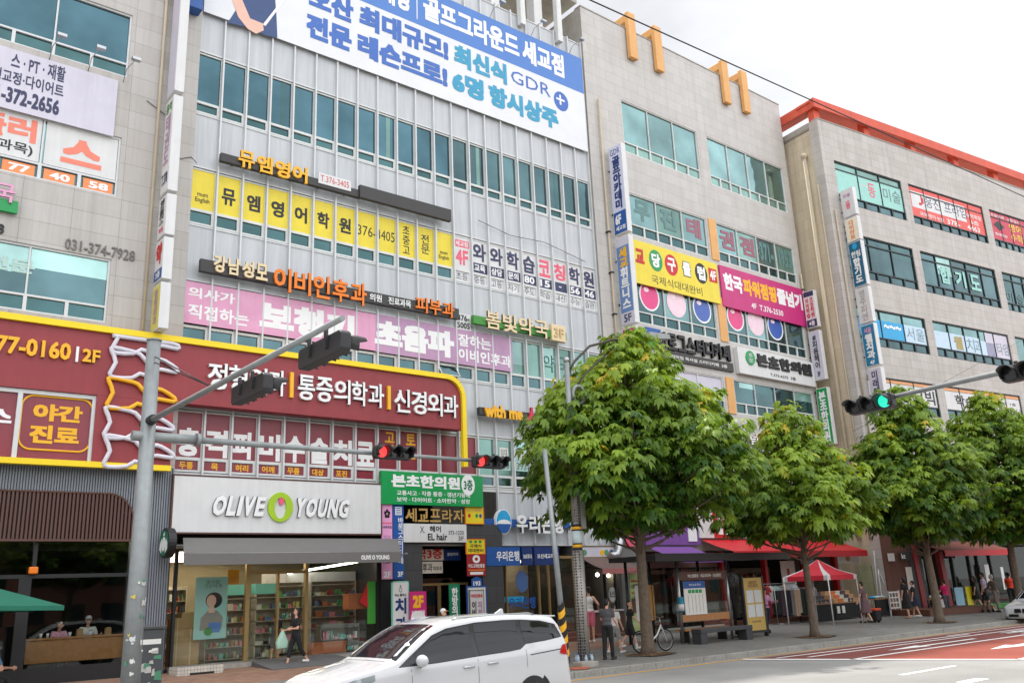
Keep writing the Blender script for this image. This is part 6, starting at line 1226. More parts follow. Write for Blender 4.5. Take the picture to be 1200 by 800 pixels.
mb = MB(); mb.tube([(16.55, 18.15, .16), (16.55, 18.15, .2)], .3, mat('rust_lid', C8(170, 96, 70), .7), 16); one(mb, 'traffic_disc', 'low round rust red disc on the pavement edge behind the van', 'disc', (16.55, 18.15, .16))
# slim striped pole
SX, SY = 16.36, 18.35; t = thing('slim_pole', 'slim grey pole with black and yellow stripes round its foot behind the white van', 'pole', (SX, SY, .16)); mb = MB(); mb.tube([(SX, SY, .16), (SX-.4, SY, 5.85)], [.085, .065], galv, 10); mb.build('pole', t)
for k in range(9):
    z = .3+k*.17; q = lambda z: SX-.4*(z-.16)/5.7; mb = MB(); mb.tube([(q(z), SY, z), (q(z+.17), SY, z+.17)], .092, yel_l if k % 2 else black, 12, cap=False)
    mb.v = [(x, y, z_+(x-q(z_))*.9) for x, y, z_ in mb.v]; mb.build('stripe', t)
# utility cabinet
cx0, cz = 5.98, 1.74; t = thing('utility_cabinet', 'dark grey utility cabinet covered with torn white stickers beside the thick pole', 'cabinet', (6.3, 20.2, .2)); mb = MB(); mb.box(FW, 6.04, 6.56, 20.0, 20.45, .2, 1.7, mat('cabinet_grey', C8(76, 77, 80), .5)); mb.build('box', t, bev=.015); mb = MB(); mb.box(FW, 6.01, 6.59, 19.97, 20.48, 1.7, 1.76, mat('cabinet_grey', C8(76, 77, 80))); mb.build('lid', t, bev=.01)
fc = Fr((6.04, 20.0, 0), (1, 0, 0), (0, -1, 0))
for k in range(16):
    u, z, w, h = rnd.uniform(.04, .36), rnd.uniform(.3, 1.3), rnd.uniform(.06, .16), rnd.uniform(.05, .2); mb = MB(); mb.poly([fc.P(u, .004+.0006*k, z), fc.P(u+w, .004+.0006*k, z+rnd.uniform(-.02, .02)), fc.P(u+w*rnd.uniform(.8, 1), .004+.0006*k, z+h), fc.P(u+rnd.uniform(0, .02), .004+.0006*k, z+h*rnd.uniform(.8, 1))], rnd.choice([paper, paper, MATS['torn_paper'], MATS['sticker_green'], sky_b])); mb.build('sticker', t, recalc=False)
mb = MB(); mb.rect(fc, .06, 1.4, .46, 1.5, .004, paper); mb.build('label_strip', t)
# cafe parasol
ux, uy = 3.4, 24.3; zr_ = 2.62; t = thing('parasol', 'large green square parasol in front of the coffee shop, cut by the left edge', 'parasol', (ux, uy, gz(uy))); mb = MB(); gp = mat('parasol_green', C8(30, 110, 88), .75); e = 1.75
cs = [(ux-e, uy-e, zr_-.36), (ux+e, uy-e, zr_-.36), (ux+e, uy+e, zr_-.36), (ux-e, uy+e, zr_-.36)]; top = (ux, uy, zr_+.3)
for i in range(4):
    a, b = cs[i], cs[(i+1) % 4]; m_ = tuple((np.array(a)+np.array(b))/2+np.array([0, 0, .06])); mb.poly([a, m_, top], gp); mb.poly([m_, b, top], gp); mb.poly([a, m_, tuple(np.array(m_)-[0, 0, .1]), tuple(np.array(a)-[0, 0, .1])], gp); mb.poly([m_, b, tuple(np.array(b)-[0, 0, .1]), tuple(np.array(m_)-[0, 0, .1])], gp)
mb.build('canopy', t); mb = MB(); mb.tube([(ux, uy, gz(uy)), (ux, uy, zr_+.3)], .03, dark, 8); mb.tube([(ux, uy, gz(uy)), (ux, uy, gz(uy)+.1)], .32, dark, 16); mb.build('mast', t); mb = MB()
for c in cs: mb.tube([(ux, uy, zr_+.2), (c[0], c[1], c[2])], .012, dark, 4)
mb.build('spokes', t)
# overhead cable and thin wires
mb = MB(); a, b = YP(660, -14, 14)[0], YP(1230, 244, 14); p0 = np.array([YP(640, -23, 14)[0], 14, YP(640, -23, 14)[1]]); p1 = np.array([b[0], 14, b[1]])
mb.tube([tuple(p0*(1-f)+p1*f-np.array([0, 0, .0])) for f in np.linspace(-.3, 1.2, 14)], .022, black, 6); one(mb, 'overhead_cable', 'single black cable crossing the sky over the rooftops', 'cable', tuple(p0))
mb = MB(); q0, q1 = YP(1000, 505, 17), YP(1200, 397, 17); mb.tube([(q0[0], 17, q0[1]), (q1[0], 17, q1[1])], .008, black, 4); one(mb, 'thin_wire', 'thin slanting wire behind the right signal arm', 'wire', (q0[0], 17, q0[1]))

# ---- bus shelter
BY = 21.4; t = thing('bus_shelter', 'dark framed bus shelter with flat roof and glass back between the first two trees', 'bus shelter', (26.3, BY, .25))
zR = 2.98; mb = MB(); mb.box(FW, 22.6, 29.9, 20.7, 22.9, zR, zR+.16, dark); mb.box(FW, 22.5, 30.0, 20.62, 20.7, zR-.06, zR+.2, dark); mb.build('roof', t, bev=.01)
for x, y in ((24.4, BY), (27.05, BY), (23.2, 22.7), (24.4, 22.7), (27.05, 22.7), (28.95, 22.7)): mb = MB(); mb.tube([(x, y, gz(y)), (x, y, zR)], .055, steel if y == BY and x > 24 else dark, 10); mb.build('post', t)
mb = MB(); mb.box(FW, 24.46, 26.99, BY-.03, BY+.03, 2.3, 2.58, brown); mb.build('header', t); fb = Fr((0, BY-.03, 0), (1, 0, 0), (0, -1, 0)); text(t, '버스정류장 · 세교프라자 · 오산방면', fb, (24.9, 2.38, 26.7, 2.5), .004, paper, 0, .03)
mb = MB(); mb.rect(Fr((0, BY, 0), (1, 0, 0), (0, -1, 0)), 24.46, .9, 26.99, 2.3, 0, MATS['cafe_glass'] if 0 else clear_mat('shelter_glass', (.72, .78, .75), .08)); mb.rect(Fr((0, 22.7, 0), (1, 0, 0), (0, -1, 0)), 23.25, .5, 28.9, 2.7, 0, MATS['shelter_glass']); mb.build('glass', t)
mb = MB(); mb.box(FW, 24.46, 26.99, BY-.02, BY+.02, .93, 1.16, wood); mb.build('backrest', t); mb = MB(); mb.box(FW, 24.5, 26.95, BY-.05, BY+.42, .62, .68, wood); mb.build('seat', t)
for x in (24.7, 26.7): mb = MB(); mb.box(FW, x, x+.06, BY+.0, BY+.38, .2, .62, dark); mb.build('seat_support', t)
sg = lambda x0, z0, x1, z1: (x0, z0, x1, z1)
ft = Fr((0, BY-.05, 0), (1, 0, 0), (0, -1, 0)); q = (24.6, 1.14, 25.75, 2.26)
tt = thing('timetable', 'white bus timetable sheet with a blue head and green route boxes on the shelter', 'timetable', ft.P(25.2, 0, 1.14)); mb = MB(); mb.box(ft, q[0], q[2], -.012, 0, q[1], q[3], paper); mb.build('sheet', tt); mb = MB(); mb.box(ft, q[0], q[2], 0, .004, 2.02, q[3], blue); mb.build('blue_head', tt); text(tt, '버스노선 안내', ft, (24.9, 2.1, 25.5, 2.18), .006, white2)
for k in range(4): mb = MB(); a = 24.82+k*.19; mb.box(ft, a, a+.16, 0, .003, 1.86, 1.98, green_s); mb.build('route_box', tt)
mb = MB()
for k in range(5): a = 24.8+k*.19; mb.box(ft, a, a+.012, 0, .003, 1.22, 1.82, MATS['grey_digit'])
mb.build('route_lines', tt)
for x, y0, m, lb in ((23.55, 22.66, paper, 'white poster on the rear glass of the bus shelter'), (24.05, 22.66, orange_s, 'orange poster on the rear glass of the bus shelter')):
    mb = MB(); f2 = Fr((0, y0, 0), (1, 0, 0), (0, -1, 0)); mb.box(f2, x, x+.45, 0, .01, 1.0, 2.2, m); one(mb, 'poster', lb, 'poster', (x, y0, 1))
mb = MB(); mb.tube([(24.33, BY-.1, 1.25), (24.33, BY-.1, 1.75)], .11, mat('dispenser_teal', C8(30, 130, 160), .5), 12); mb.tube([(24.33, BY-.1, 1.3), (24.33, BY-.1, 1.52)], .113, white, 12); one(mb, 'canister', 'teal and white canister strapped to the left shelter post', 'canister', (24.33, BY-.1, 1.25))
# advertising board at the right end
t = thing('advertising_board', 'golden yellow upright notice board with four white sheets at the shelter end', 'notice board', (28.1, BY-.2, .2)); f3 = Fr((0, BY-.25, 0), (1, 0, 0), (0, -1, 0)); mb = MB(); mb.box(f3, 27.65, 28.75, -.1, 0, .45, 2.3, mat('board_gold', C8(198, 166, 88), .5)); mb.build('panel', t)
mb = MB(); mb.box(f3, 27.57, 27.65, -.12, .02, .2, 2.36, dark); mb.box(f3, 28.75, 28.83, -.12, .02, .2, 2.36, dark); mb.box(f3, 27.65, 28.75, -.12, .02, .37, .45, dark); mb.build('frame', t)
for a, b in ((27.78, 1.42), (28.25, 1.42), (27.78, .92), (28.25, .92)): mb = MB(); mb.box(f3, a, a+.4, 0, .006, b, b+.44, mat('notice_sheet', C8(214, 220, 222), .6)); mb.build('sheet', t)
text(t, '2023년\n시민참여', f3, (27.9, 1.95, 28.5, 2.2), .004, mat('notice_ink', C8(120, 80, 40), .6)); text(t, '오산시청', f3, (27.95, .72, 28.45, .8), .004, MATS['notice_ink'])
# black granite bench
t = thing('stone_bench', 'plain black slab bench on two block legs in front of the bus shelter', 'bench', (25.7, 20.75, .2)); bm_ = mat('bench_black', C8(62, 64, 68), .45); mb = MB(); mb.box(FW, 24.35, 27.15, 20.55, 20.98, .56, .7, bm_); mb.build('seat', t, bev=.015)
for x in (24.36, 26.8): mb = MB(); mb.box(FW, x, x+.34, 20.57, 20.96, gz(20.7), .56, bm_); mb.build('leg', t, bev=.01)
# wire fan on a stand
fx, fy, fz = 28.0, 22.2, 2.25; t = thing('wire_fan', 'round wire fan beside the golden notice board', 'fan', (fx, fy, gz(fy))); mb = MB(); f4 = Fr((fx-.35, fy-.6, fz), (1, 0, 0), (0, -1, 0))
for k in range(28): a = 2*math.pi*k/28; mb.tube([f4.P(.05*math.cos(a), .1, .05*math.sin(a)), f4.P(.22*math.cos(a), .09, .2*math.sin(a)), f4.P(.34*math.cos(a), 0, .26*math.sin(a))], .006, steel, 3)
for rr in (.12, .22, .34): mb.tube([f4.P(rr*math.cos(2*math.pi*k/20), .09 if rr < .3 else 0, rr*.78*math.sin(2*math.pi*k/20)) for k in range(21)], .008, steel, 4, cap=False)
mb.build('guard', t); mb = MB(); mb.tube([(fx-.35, fy-.58, fz), (fx-.35, fy-.58, gz(fy))], .02, dark, 6); mb.tube([(fx-.35, fy-.58, gz(fy)), (fx-.35, fy-.58, gz(fy)+.03)], .2, dark, 12); mb.build('stand', t)

# ---- bicycle, white, behind the first tree
def bicycle(loc, rz):
    t = thing('bicycle', 'small white city bicycle leaning behind the first tree trunk', 'bicycle', loc, rz, local=True); wf = mat('bike_white', C8(226, 226, 222), .35); R = .31
    for x in (-.5, .52):
        mb = MB(); mb.tube([(x+R*math.cos(2*math.pi*k/24), 0, R+.02+R*math.sin(2*math.pi*k/24)) for k in range(25)], .022, rubber, 6, cap=False); w = mb.build('tyre', t)
        mb = MB(); mb.tube([(x+(R-.03)*math.cos(2*math.pi*k/24), 0, R+.02+(R-.03)*math.sin(2*math.pi*k/24)) for k in range(25)], .012, steel, 4, cap=False)
        for k in range(14): a = 2*math.pi*k/14; mb.tube([(x, .02*(-1)**k, R+.02), (x+(R-.03)*math.cos(a), 0, R+.02+(R-.03)*math.sin(a))], .0025, steel, 3)
        mb.tube([(x, -.05, R+.02), (x, .05, R+.02)], .03, steel, 8); mb.build('spokes', w)
    z = R+.02; mb = MB(); bb = (-.06, 0, .3); mb.tube([(.38, 0, .78), (.2, 0, .5), (-.02, 0, .34), bb], .026, wf, 8); mb.tube([bb, (-.2, 0, .74)], .02, wf, 8)
    for s in (-.05, .05): mb.tube([(-.5, s, z), bb], .012, wf, 6); mb.tube([(-.5, s, z), (-.17, 0, .64)], .012, wf, 6); mb.tube([(.52, s, z), (.42, s*.5, .66), (.385, 0, .74)], .013, wf, 6)
    mb.build('frame', t); mb = MB(); mb.tube([(.385, 0, .74), (.34, 0, .98)], .014, steel, 6); mb.tube([(.2, -.28, 1.0), (.32, -.22, 1.03), (.35, 0, 1.0), (.32, .22, 1.03), (.2, .28, 1.0)], .012, steel, 6); mb.build('handlebar', t)
    for s in (-.28, .28): mb = MB(); mb.tube([(.24, s*.97, 1.012), (.14, s*1.03, .985)], .018, black, 6); mb.build('grip', t)
    mb = MB(); mb.ball((-.22, 0, .8), (.13, .08, .035), black); mb.tube([(-.2, 0, .72), (-.21, 0, .79)], .013, steel, 6); mb.build('saddle', t)
    mb = MB(); mb.tube([(bb[0], -.07, .3), (bb[0], .07, .3)], .07, dark, 12); mb.tube([(bb[0], .07, .3), (bb[0]+.05, .09, .15)], .01, steel, 5); mb.tube([(bb[0], -.07, .3), (bb[0]-.05, -.09, .45)], .01, steel, 5); mb.build('crank', t)
    mb = MB(); w_ = .17; y0 = -.09
    for k in range(3): mb.box(FW, .45, .75, -.13+k*0, .13, .82+k*.1, .83+k*.1, dark) if 0 else None
    for k in range(9): a = .44+.03*k; mb.tube([(a, -.13, .72), (a, -.15, .95)], .004, dark, 3); mb.tube([(a, .13, .72), (a, .15, .95)], .004, dark, 3)
    for z_, e in ((.72, .13), (.84, .14), (.95, .15)): mb.tube([(.44, -e, z_), (.7, -e, z_), (.7, e, z_), (.44, e, z_), (.44, -e, z_)], .006, dark, 4)
    mb.build('basket', t)
bicycle((21.35, 19.95, gz(19.95)), rad(-6))

# ---- vehicles: lofted body, patches for glass and lamps laid on the same surface
class Car:
    def __init__(s, top, wid, belt, L, zb=.24, tum=.3): s.t, s.w, s.b, s.L, s.zb, s.tum = top, wid, belt, L, zb, tum
    def ip(s, tab, x): return float(np.interp(x, [a for a, _ in tab], [b for _, b in tab]))
    def sec(s, x):
        zt, w = s.ip(s.t, x), s.ip(s.w, x); be = min(s.ip(s.b, x), zt-.07); yr = max(w*.965-(zt-be)*s.tum, .1); bm = s.zb+(zt-s.zb)*.02
        return [(0, bm), (w*.86, bm), (w*.955, bm+.07), (w*.99, bm+(be-bm)*.35), (w, bm+(be-bm)*.6), (w*.99, bm+(be-bm)*.86), (w*.965, be), (w*.95*.3+yr*.7, be+(zt-be)*.42) if zt-be > .2 else (yr*.9+w*.096, be+(zt-be)*.4), (yr, zt-min(.085, (zt-be)*.5)), (yr-.06, zt-min(.035, (zt-be)*.3)), (max(yr-.2, yr*.55), zt-.006), (0, zt)]
    def side(s, x, z):
        q = s.sec(x)[1:9]; return float(np.interp(z, [b for _, b in q], [a for a, _ in q]))
    def topz(s, x, y):
        q = s.sec(x)[8:][::-1]; return float(np.interp(abs(y), [a for a, _ in q], [b for _, b in q]))
    def body(s, parent, m, name='body'):
        xs = sorted({a for a, _ in s.t} | set(np.linspace(0, s.L, 46))); mb = MB(); rows = []
        for x in xs: q = s.sec(x); rows.append([(x, -y, z) for y, z in q]+[(x, y, z) for y, z in q[::-1][1:-1]])
        n = len(rows[0]); mb.add([p for r in rows for p in r], [(i*n+j, i*n+(j+1) % n, (i+1)*n+(j+1) % n, (i+1)*n+j) for i in range(len(rows)-1) for j in range(n)]+[tuple(range(n))[::-1], tuple(len(rows)*n-n+j for j in range(n))], m, True)
        return mb.build(name, parent)
    def patch(s, parent, name, cols, m, sd=-1, off=.006, rows=5):
        X = [c[0] for c in cols]; xs = sorted(set(X) | set(np.linspace(X[0], X[-1], 14))); mb = MB(); v = []
        for x in xs:
            lo, hi = np.interp(x, X, [c[1] for c in cols]), np.interp(x, X, [c[2] for c in cols])
            for k in range(rows): z = lo+(hi-lo)*k/(rows-1); v.append((x, sd*(s.side(x, z)+off), z))
        mb.add(v, [(i*rows+j, (i+1)*rows+j, (i+1)*rows+j+1, i*rows+j+1) for i in range(len(xs)-1) for j in range(rows-1)], m, True); return mb.build(name, parent)
    def tpatch(s, parent, name, cols, m, off=.006, n=9):
        xs = np.linspace(cols[0][0], cols[-1][0], 10); mb = MB(); v = []
        for x in xs:
            h = np.interp(x, [c[0] for c in cols], [c[1] for c in cols])
            for k in range(n): y = -h+2*h*k/(n-1); v.append((x, y, s.topz(x, y)+off))
        mb.add(v, [(i*n+j, (i+1)*n+j, (i+1)*n+j+1, i*n+j+1) for i in range(9) for j in range(n-1)], m, True); return mb.build(name, parent)
    def wheel(s, parent, x, sd, r=.36):
        y = sd*(s.ip(s.w, x)-.02); mb = MB(); k = 28; f = Fr((x, y, r), (1, 0, 0), (0, sd, 0)); mb.prism(f, [((r+.075)*math.cos(2*math.pi*i/k), (r+.075)*math.sin(2*math.pi*i/k)) for i in range(k)], -.1, .008, black); mb.build('wheel_arch', parent)
        w = MB(); w.prism(f, [(r*math.cos(2*math.pi*i/k), r*math.sin(2*math.pi*i/k)) for i in range(k)], -.1, .02, rubber, True); w = w.build('wheel', parent)
        mb = MB(); mb.prism(f, [(r*.68*math.cos(2*math.pi*i/k), r*.68*math.sin(2*math.pi*i/k)) for i in range(k)], 0, .024, dark)
        for j in range(10): a = 2*math.pi*j/10; c, d = math.cos(a), math.sin(a); mb.prism(f, [(.05*c-.02*d, .05*d+.02*c), (r*.66*c-.03*d, r*.66*d+.03*c), (r*.66*c+.03*d, r*.66*d-.03*c), (.05*c+.02*d, .05*d-.02*c)], .02, .032, steel)
        mb.prism(f, [(.05*math.cos(2*math.pi*i/12), .05*math.sin(2*math.pi*i/12)) for i in range(12)], .02, .036, steel); mb.build('rim', w)
carw = mat('car_paint_white', C8(194, 195, 198), .3, 0, 0, coat=1.0); cglass = mat('car_glass', C8(26, 28, 32), .04, 0, 0, spec=.45); cblack = mat('car_trim_black', C8(22, 22, 24), .25, 0, 0); chrome = mat('chrome', C8(200, 202, 205), .15, 1, 0); tail = mat('tail_red', C8(176, 20, 26), .15, 0, 0, coat=1)
V_ = Car([(0, .5), (.03, .72), (.12, .83), (.35, .91), (.8, .99), (1.15, 1.055), (1.3, 1.12), (1.6, 1.31), (1.95, 1.49), (2.15, 1.565), (2.45, 1.62), (2.9, 1.65), (3.4, 1.66), (4.0, 1.645), (4.45, 1.61), (4.7, 1.58), (4.78, 1.5), (4.86, 1.2), (4.92, 1.0), (4.95, .8), (4.97, .55)],
         [(0, .62), (.06, .74), (.25, .87), (.6, .945), (1.2, .97), (4.1, .975), (4.6, .95), (4.85, .91), (4.97, .85)], [(0, .8), (1.2, .97), (2.5, 1.03), (3.6, 1.08), (4.97, 1.13)], 4.97)
V_.t = [(a, b*1.07) for a, b in V_.t]; V_.b = [(a, b*1.07) for a, b in V_.b]
van = thing('minivan', 'white minivan with dark tinted windows driving left along the kerb', 'minivan', (6.58, 13.72, 0), local=True)
def vpatch(p, nm, cols, m, sd=-1, off=.006): return V_.patch(p, nm, [(a, b*1.07, c*1.07) for a, b, c in cols], m, sd, off)
V_.body(van, carw)
for sd in (-1, 1):
    vpatch(van, 'window_trim', [(1.28, .985, .99), (1.6, .99, 1.17), (2.0, 1.0, 1.4), (2.3, 1.015, 1.485), (2.9, 1.045, 1.545), (3.5, 1.07, 1.555), (3.75, 1.09, 1.55), (3.9, 1.16, 1.545), (4.35, 1.185, 1.51), (4.7, 1.215, 1.44), (4.8, 1.225, 1.26)], cblack, sd, .004)
    vpatch(van, 'side_window', [(1.62, 1.0, 1.15), (2.0, 1.01, 1.37), (2.3, 1.02, 1.455), (2.76, 1.045, 1.51)], cglass, sd, .008); vpatch(van, 'side_window', [(2.86, 1.05, 1.52), (3.5, 1.075, 1.535), (3.68, 1.09, 1.53), (3.78, 1.13, 1.525)], cglass, sd, .008); vpatch(van, 'side_window', [(3.88, 1.175, 1.52), (4.35, 1.2, 1.49), (4.66, 1.225, 1.42), (4.75, 1.23, 1.27)], cglass, sd, .008)
    for q in ([(2.805, .45, 1.0), (2.815, .45, 1.0)], [(3.86, .8, 1.08), (3.868, .8, 1.08)], [(1.5, .5, .95), (1.508, .5, .95)]): vpatch(van, 'door_seam', q, mat('seam', C8(84, 84, 88), .5, 0, 0), sd, .003)
    vpatch(van, 'sill_trim', [(1.35, .25, .33), (3.6, .25, .33)], cblack, sd, .01); vpatch(van, 'sliding_rail', [(3.95, .985, .998), (4.7, 1.03, 1.043)], cblack, sd, .004); vpatch(van, 'tail_light', [(4.66, .97, 1.0), (4.75, .95, 1.1), (4.9, .93, 1.12)], tail, sd, .01); vpatch(van, 'headlight', [(.06, .66, .68), (.2, .66, .79), (.5, .72, .87), (.85, .84, .92)], mat('headlight_glass', C8(150, 156, 162), .08, .3, 0), sd, .006)
    for x, z in ((2.5, .965), (3.0, .99)): y = sd*(V_.side(x, z)+.02); mb = MB(); mb.tube([(x, y-sd*.02, z), (x+.03, y, z), (x+.2, y, z+.004), (x+.23, y-sd*.02, z+.004)], .014, chrome, 6); mb.build('door_handle', van)
    y = sd*(V_.side(1.75, 1.0)+.13); mb = MB(); mb.ball((1.62, y, 1.135), (.09, .13, .095), carw, 14, 8); mb.tube([(1.68, y-sd*.14, 1.05), (1.66, y-sd*.02, 1.07)], .03, cblack, 6); mb.build('wing_mirror', van)
    for x in (.93, 3.98): V_.wheel(van, x, sd)
    mb = MB(); mb.tube([(2.5, sd*.66, V_.topz(2.5, .66)+.005), (2.6, sd*.66, V_.topz(2.6, .66)+.03), (4.2, sd*.64, V_.topz(4.2, .64)+.03), (4.35, sd*.63, V_.topz(4.35, .63)+.005)], .014, steel, 6); mb.build('roof_rail', van)
V_.tpatch(van, 'windscreen', [(1.27, .84), (1.6, .78), (2.0, .69), (2.12, .66)], cglass, .007)
V_.tpatch(van, 'bonnet_seam', [(1.19, .8), (1.2, .8)], MATS['seam'], .004)
mb = MB(); mb.prism(Fr((0, 0, 0), (1, 0, 0), (0, -1, 0)), [(4.45, 1.71), (4.86, 1.685), (4.88, 1.665), (4.5, 1.65)], -.62, .62, carw); mb.build('spoiler', van, bev=.012)
mb = MB(); mb.prism(Fr((0, 0, 0), (1, 0, 0), (0, -1, 0)), [(3.9, 1.755), (4.12, 1.75), (4.1, 1.84), (4.06, 1.84)], -.02, .02, carw); mb.build('roof_fin', van, bev=.008)
mb = MB(); mb.box(FW, 4.9, 4.985, -.26, .26, .6, .72, white); mb.build('number_plate', van); mb = MB(); mb.box(FW, -.01, .05, -.45, .45, .5, .68, cblack); mb.build('grille', van)
sx, sy, _ = G(1186, 737, 0); sx += 4.1; sy += .5
Sd = Car([(0, .45), (.03, .62), (.12, .7), (.6, .8), (1.2, .9), (1.35, .96), (2.0, 1.33), (2.5, 1.42), (3.0, 1.41), (3.7, 1.18), (4.0, 1.05), (4.5, .99), (4.6, .7)], [(0, .62), (.08, .76), (.3, .86), (.8, .9), (4, .9), (4.6, .78)], [(0, .66), (1.3, .86), (4.6, .95)], 4.6, .2)
sed = thing('sedan', 'nose of a white sedan with dark grille entering at the right picture edge', 'car', (sx, sy+.75, 0), local=True); Sd.body(sed, carw)
for sd in (-1, 1):
    Sd.patch(sed, 'headlight', [(.05, .54, .58), (.2, .53, .66), (.5, .62, .7)], MATS['headlight_glass'], sd, .008); Sd.patch(sed, 'side_window', [(1.5, .9, .93), (2.0, .91, 1.2), (2.6, .92, 1.3), (3.2, .93, 1.26), (3.7, .95, 1.0)], cglass, sd, .008)
    for x in (.85, 3.7): Sd.wheel(sed, x, sd, .32)
    mb = MB(); f = Fr((-.0, sd*.16, .5), (0, -1, 0), (-1, 0, 0)); mb.prism(f, [(-.14, -.06), (-.12, .1), (.12, .1), (.14, -.06)], -.04, .03, cblack); mb.build('kidney_grille', sed); mb = MB(); mb.box(FW, -.02, .05, sd*.35-.2, sd*.35+.2, .27, .38, cblack); mb.build('air_intake', sed)
Sd.tpatch(sed, 'windscreen', [(1.38, .76), (2.0, .62)], cglass)

# ============================================================ trees: palmate leaves on clumps
def leaf_mat(name, a, b):
    m = bpy.data.materials.new(name); m.use_nodes = True; t = m.node_tree; t.nodes.clear(); L = t.links.new
    o = t.nodes.new('ShaderNodeOutputMaterial'); at = t.nodes.new('ShaderNodeAttribute'); at.attribute_name = 'tint'
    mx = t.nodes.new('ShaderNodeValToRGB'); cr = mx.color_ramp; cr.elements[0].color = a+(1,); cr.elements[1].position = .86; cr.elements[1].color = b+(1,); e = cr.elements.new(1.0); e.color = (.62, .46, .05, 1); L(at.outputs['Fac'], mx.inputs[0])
    d = t.nodes.new('ShaderNodeBsdfPrincipled'); d.inputs['Roughness'].default_value = .45; d.inputs['Specular IOR Level'].default_value = .35; L(mx.outputs[0], d.inputs['Base Color'])
    tr = t.nodes.new('ShaderNodeBsdfTranslucent'); sc = t.nodes.new('ShaderNodeVectorMath'); sc.operation = 'MULTIPLY'; sc.inputs[1].default_value = (1.5, 1.35, .6); L(mx.outputs[0], sc.inputs[0]); L(sc.outputs[0], tr.inputs[0])
    ms = t.nodes.new('ShaderNodeMixShader'); ms.inputs[0].default_value = .42; L(d.outputs[0], ms.inputs[1]); L(tr.outputs[0], ms.inputs[2]); L(ms.outputs[0], o.inputs[0]); return m
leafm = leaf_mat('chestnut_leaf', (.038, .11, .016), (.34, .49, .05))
bark = mat('bark', C8(112, 98, 84), .9, 0, .25, 9, .6, streak=.2)
def tree(loc, R, z0, z1, label, seed, lean=(0, 0), nleaf=4200, size=.24, prof=None, tr=.17, trunk_top=None, dark_=0.0, ctr=(0, 0)):
    g = np.random.default_rng(seed); x, y, zb = loc; t = thing('street_tree', label, 'tree', loc, group=None)
    H = z1-z0; prof = prof or [(0, .38), (.1, .72), (.25, 1.0), (.45, .84), (.65, .56), (.82, .3), (1, .05)]
    pr = lambda h: np.interp(h, [a for a, _ in prof], [b for _, b in prof])
    lob = lambda a, h: 1+.2*np.sin(3*a+seed+4*h)+.14*np.sin(5*a-seed*2+9*h)
    C = []
    for k in range(4000):
        h = g.uniform(0, 1)**1.15; a = g.uniform(0, 2*math.pi); rr = pr(h)*R*lob(a, h)*(g.uniform(.25, 1)**.5)*.9
        c = np.array([x+ctr[0]+lean[0]*h+rr*math.cos(a), y+ctr[1]+lean[1]*h+rr*math.sin(a), z0+h*H])
        if all(np.linalg.norm((c-d[0])*[1, 1, 1.5]) > .7*(R/3.2)**.5 for d in C): C.append((c, h, rr/max(pr(h)*R, .1)))
    C = C[:230]; main = len(C)
    for k in range(46):
        h = g.uniform(0, .97); a = g.uniform(0, 2*math.pi); rr = pr(h)*R*g.uniform(.95, 1.16)+.1
        C.append((np.array([x+ctr[0]+lean[0]*h+rr*math.cos(a), y+ctr[1]+lean[1]*h+rr*math.sin(a), z0+h*H+g.uniform(-.1, .3)]), h, 1.0))
    per = max(8, nleaf//main); V = []; Fc = []; T = []
    cen, nor, tin = [], [], []
    for q, (c, h, out) in enumerate(C):
        s = g.uniform(.4, .8)*(R/3.4)**.4; hue = g.normal(0, .15)
        n = int(per*g.uniform(.7, 1.3))
        if q >= main: s *= .55; n = max(4, int(n*.3))
        a = g.uniform(0, 2*math.pi, n); el = np.arcsin(g.uniform(-.25, 1, n)); r = s*g.uniform(.65, 1.0, n)
        d = np.stack([np.cos(a)*np.cos(el), np.sin(a)*np.cos(el), np.sin(el)*.62], 1); cen.append(c+d*r[:, None]+g.normal(0, .07, (n, 3))); nn = d*.75+np.array([0, 0, .75])+g.normal(0, .18, (n, 3)); nor.append(nn/np.linalg.norm(nn, axis=1)[:, None])
        tin.append(np.clip(.3+hue+.5*(h-.45)+.3*(out-.7)+.2*(el/1.57)+g.normal(0, .14, n)-dark_, 0, 1))  # higher, outer and upward leaves lighter: sunlit tops painted in, plus young growth
    cen = np.concatenate(cen); nor = np.concatenate(nor); tin = np.concatenate(tin); N = len(cen)
    hz = np.stack([cen[:, 0]-x, cen[:, 1]-y, 0*cen[:, 2]], 1)+g.normal(0, 1.0, (N, 3))*[1, 1, 0]; ax = hz-nor*np.sum(hz*nor, 1)[:, None]; ax /= np.linalg.norm(ax, axis=1)[:, None]+1e-6; bx_ = np.cross(nor, ax); sz = size*g.uniform(.7, 1.25, N)
    vs, fs, tt = [], [], []; base = 0
    for th, ln in ((0, 1.0), (.8, .95), (-.8, .95), (1.65, .75), (-1.65, .75), (2.5, .45)):
        th_ = th+g.normal(0, .1, N); d = ax*np.cos(th_)[:, None]+bx_*np.sin(th_)[:, None]; w = -ax*np.sin(th_)[:, None]+bx_*np.cos(th_)[:, None]; l = (sz*ln)[:, None]; dr = (g.uniform(.35, .85, N))[:, None]*l*np.array([0, 0, 1.0])
        p0 = cen; pm = cen+d*l*.6-dr*.25; pl = pm+w*l*.27-nor*l*.07; p2 = pm-w*l*.27-nor*l*.07; pt = cen+d*l*.98-dr
        vs.append(np.stack([p0, pl, pm, p2, pt], 1).reshape(-1, 3)); i = base+np.arange(N)[:, None]*5
        fs.append(np.concatenate([i+np.array([[0, 1, 2]]), i+np.array([[0, 2, 3]]), i+np.array([[1, 4, 2]]), i+np.array([[2, 4, 3]])], 0)); tt.append(np.repeat(tin, 5)); base += N*5
    vs = np.concatenate(vs)-np.array(loc); fs = np.concatenate(fs); tt = np.concatenate(tt)
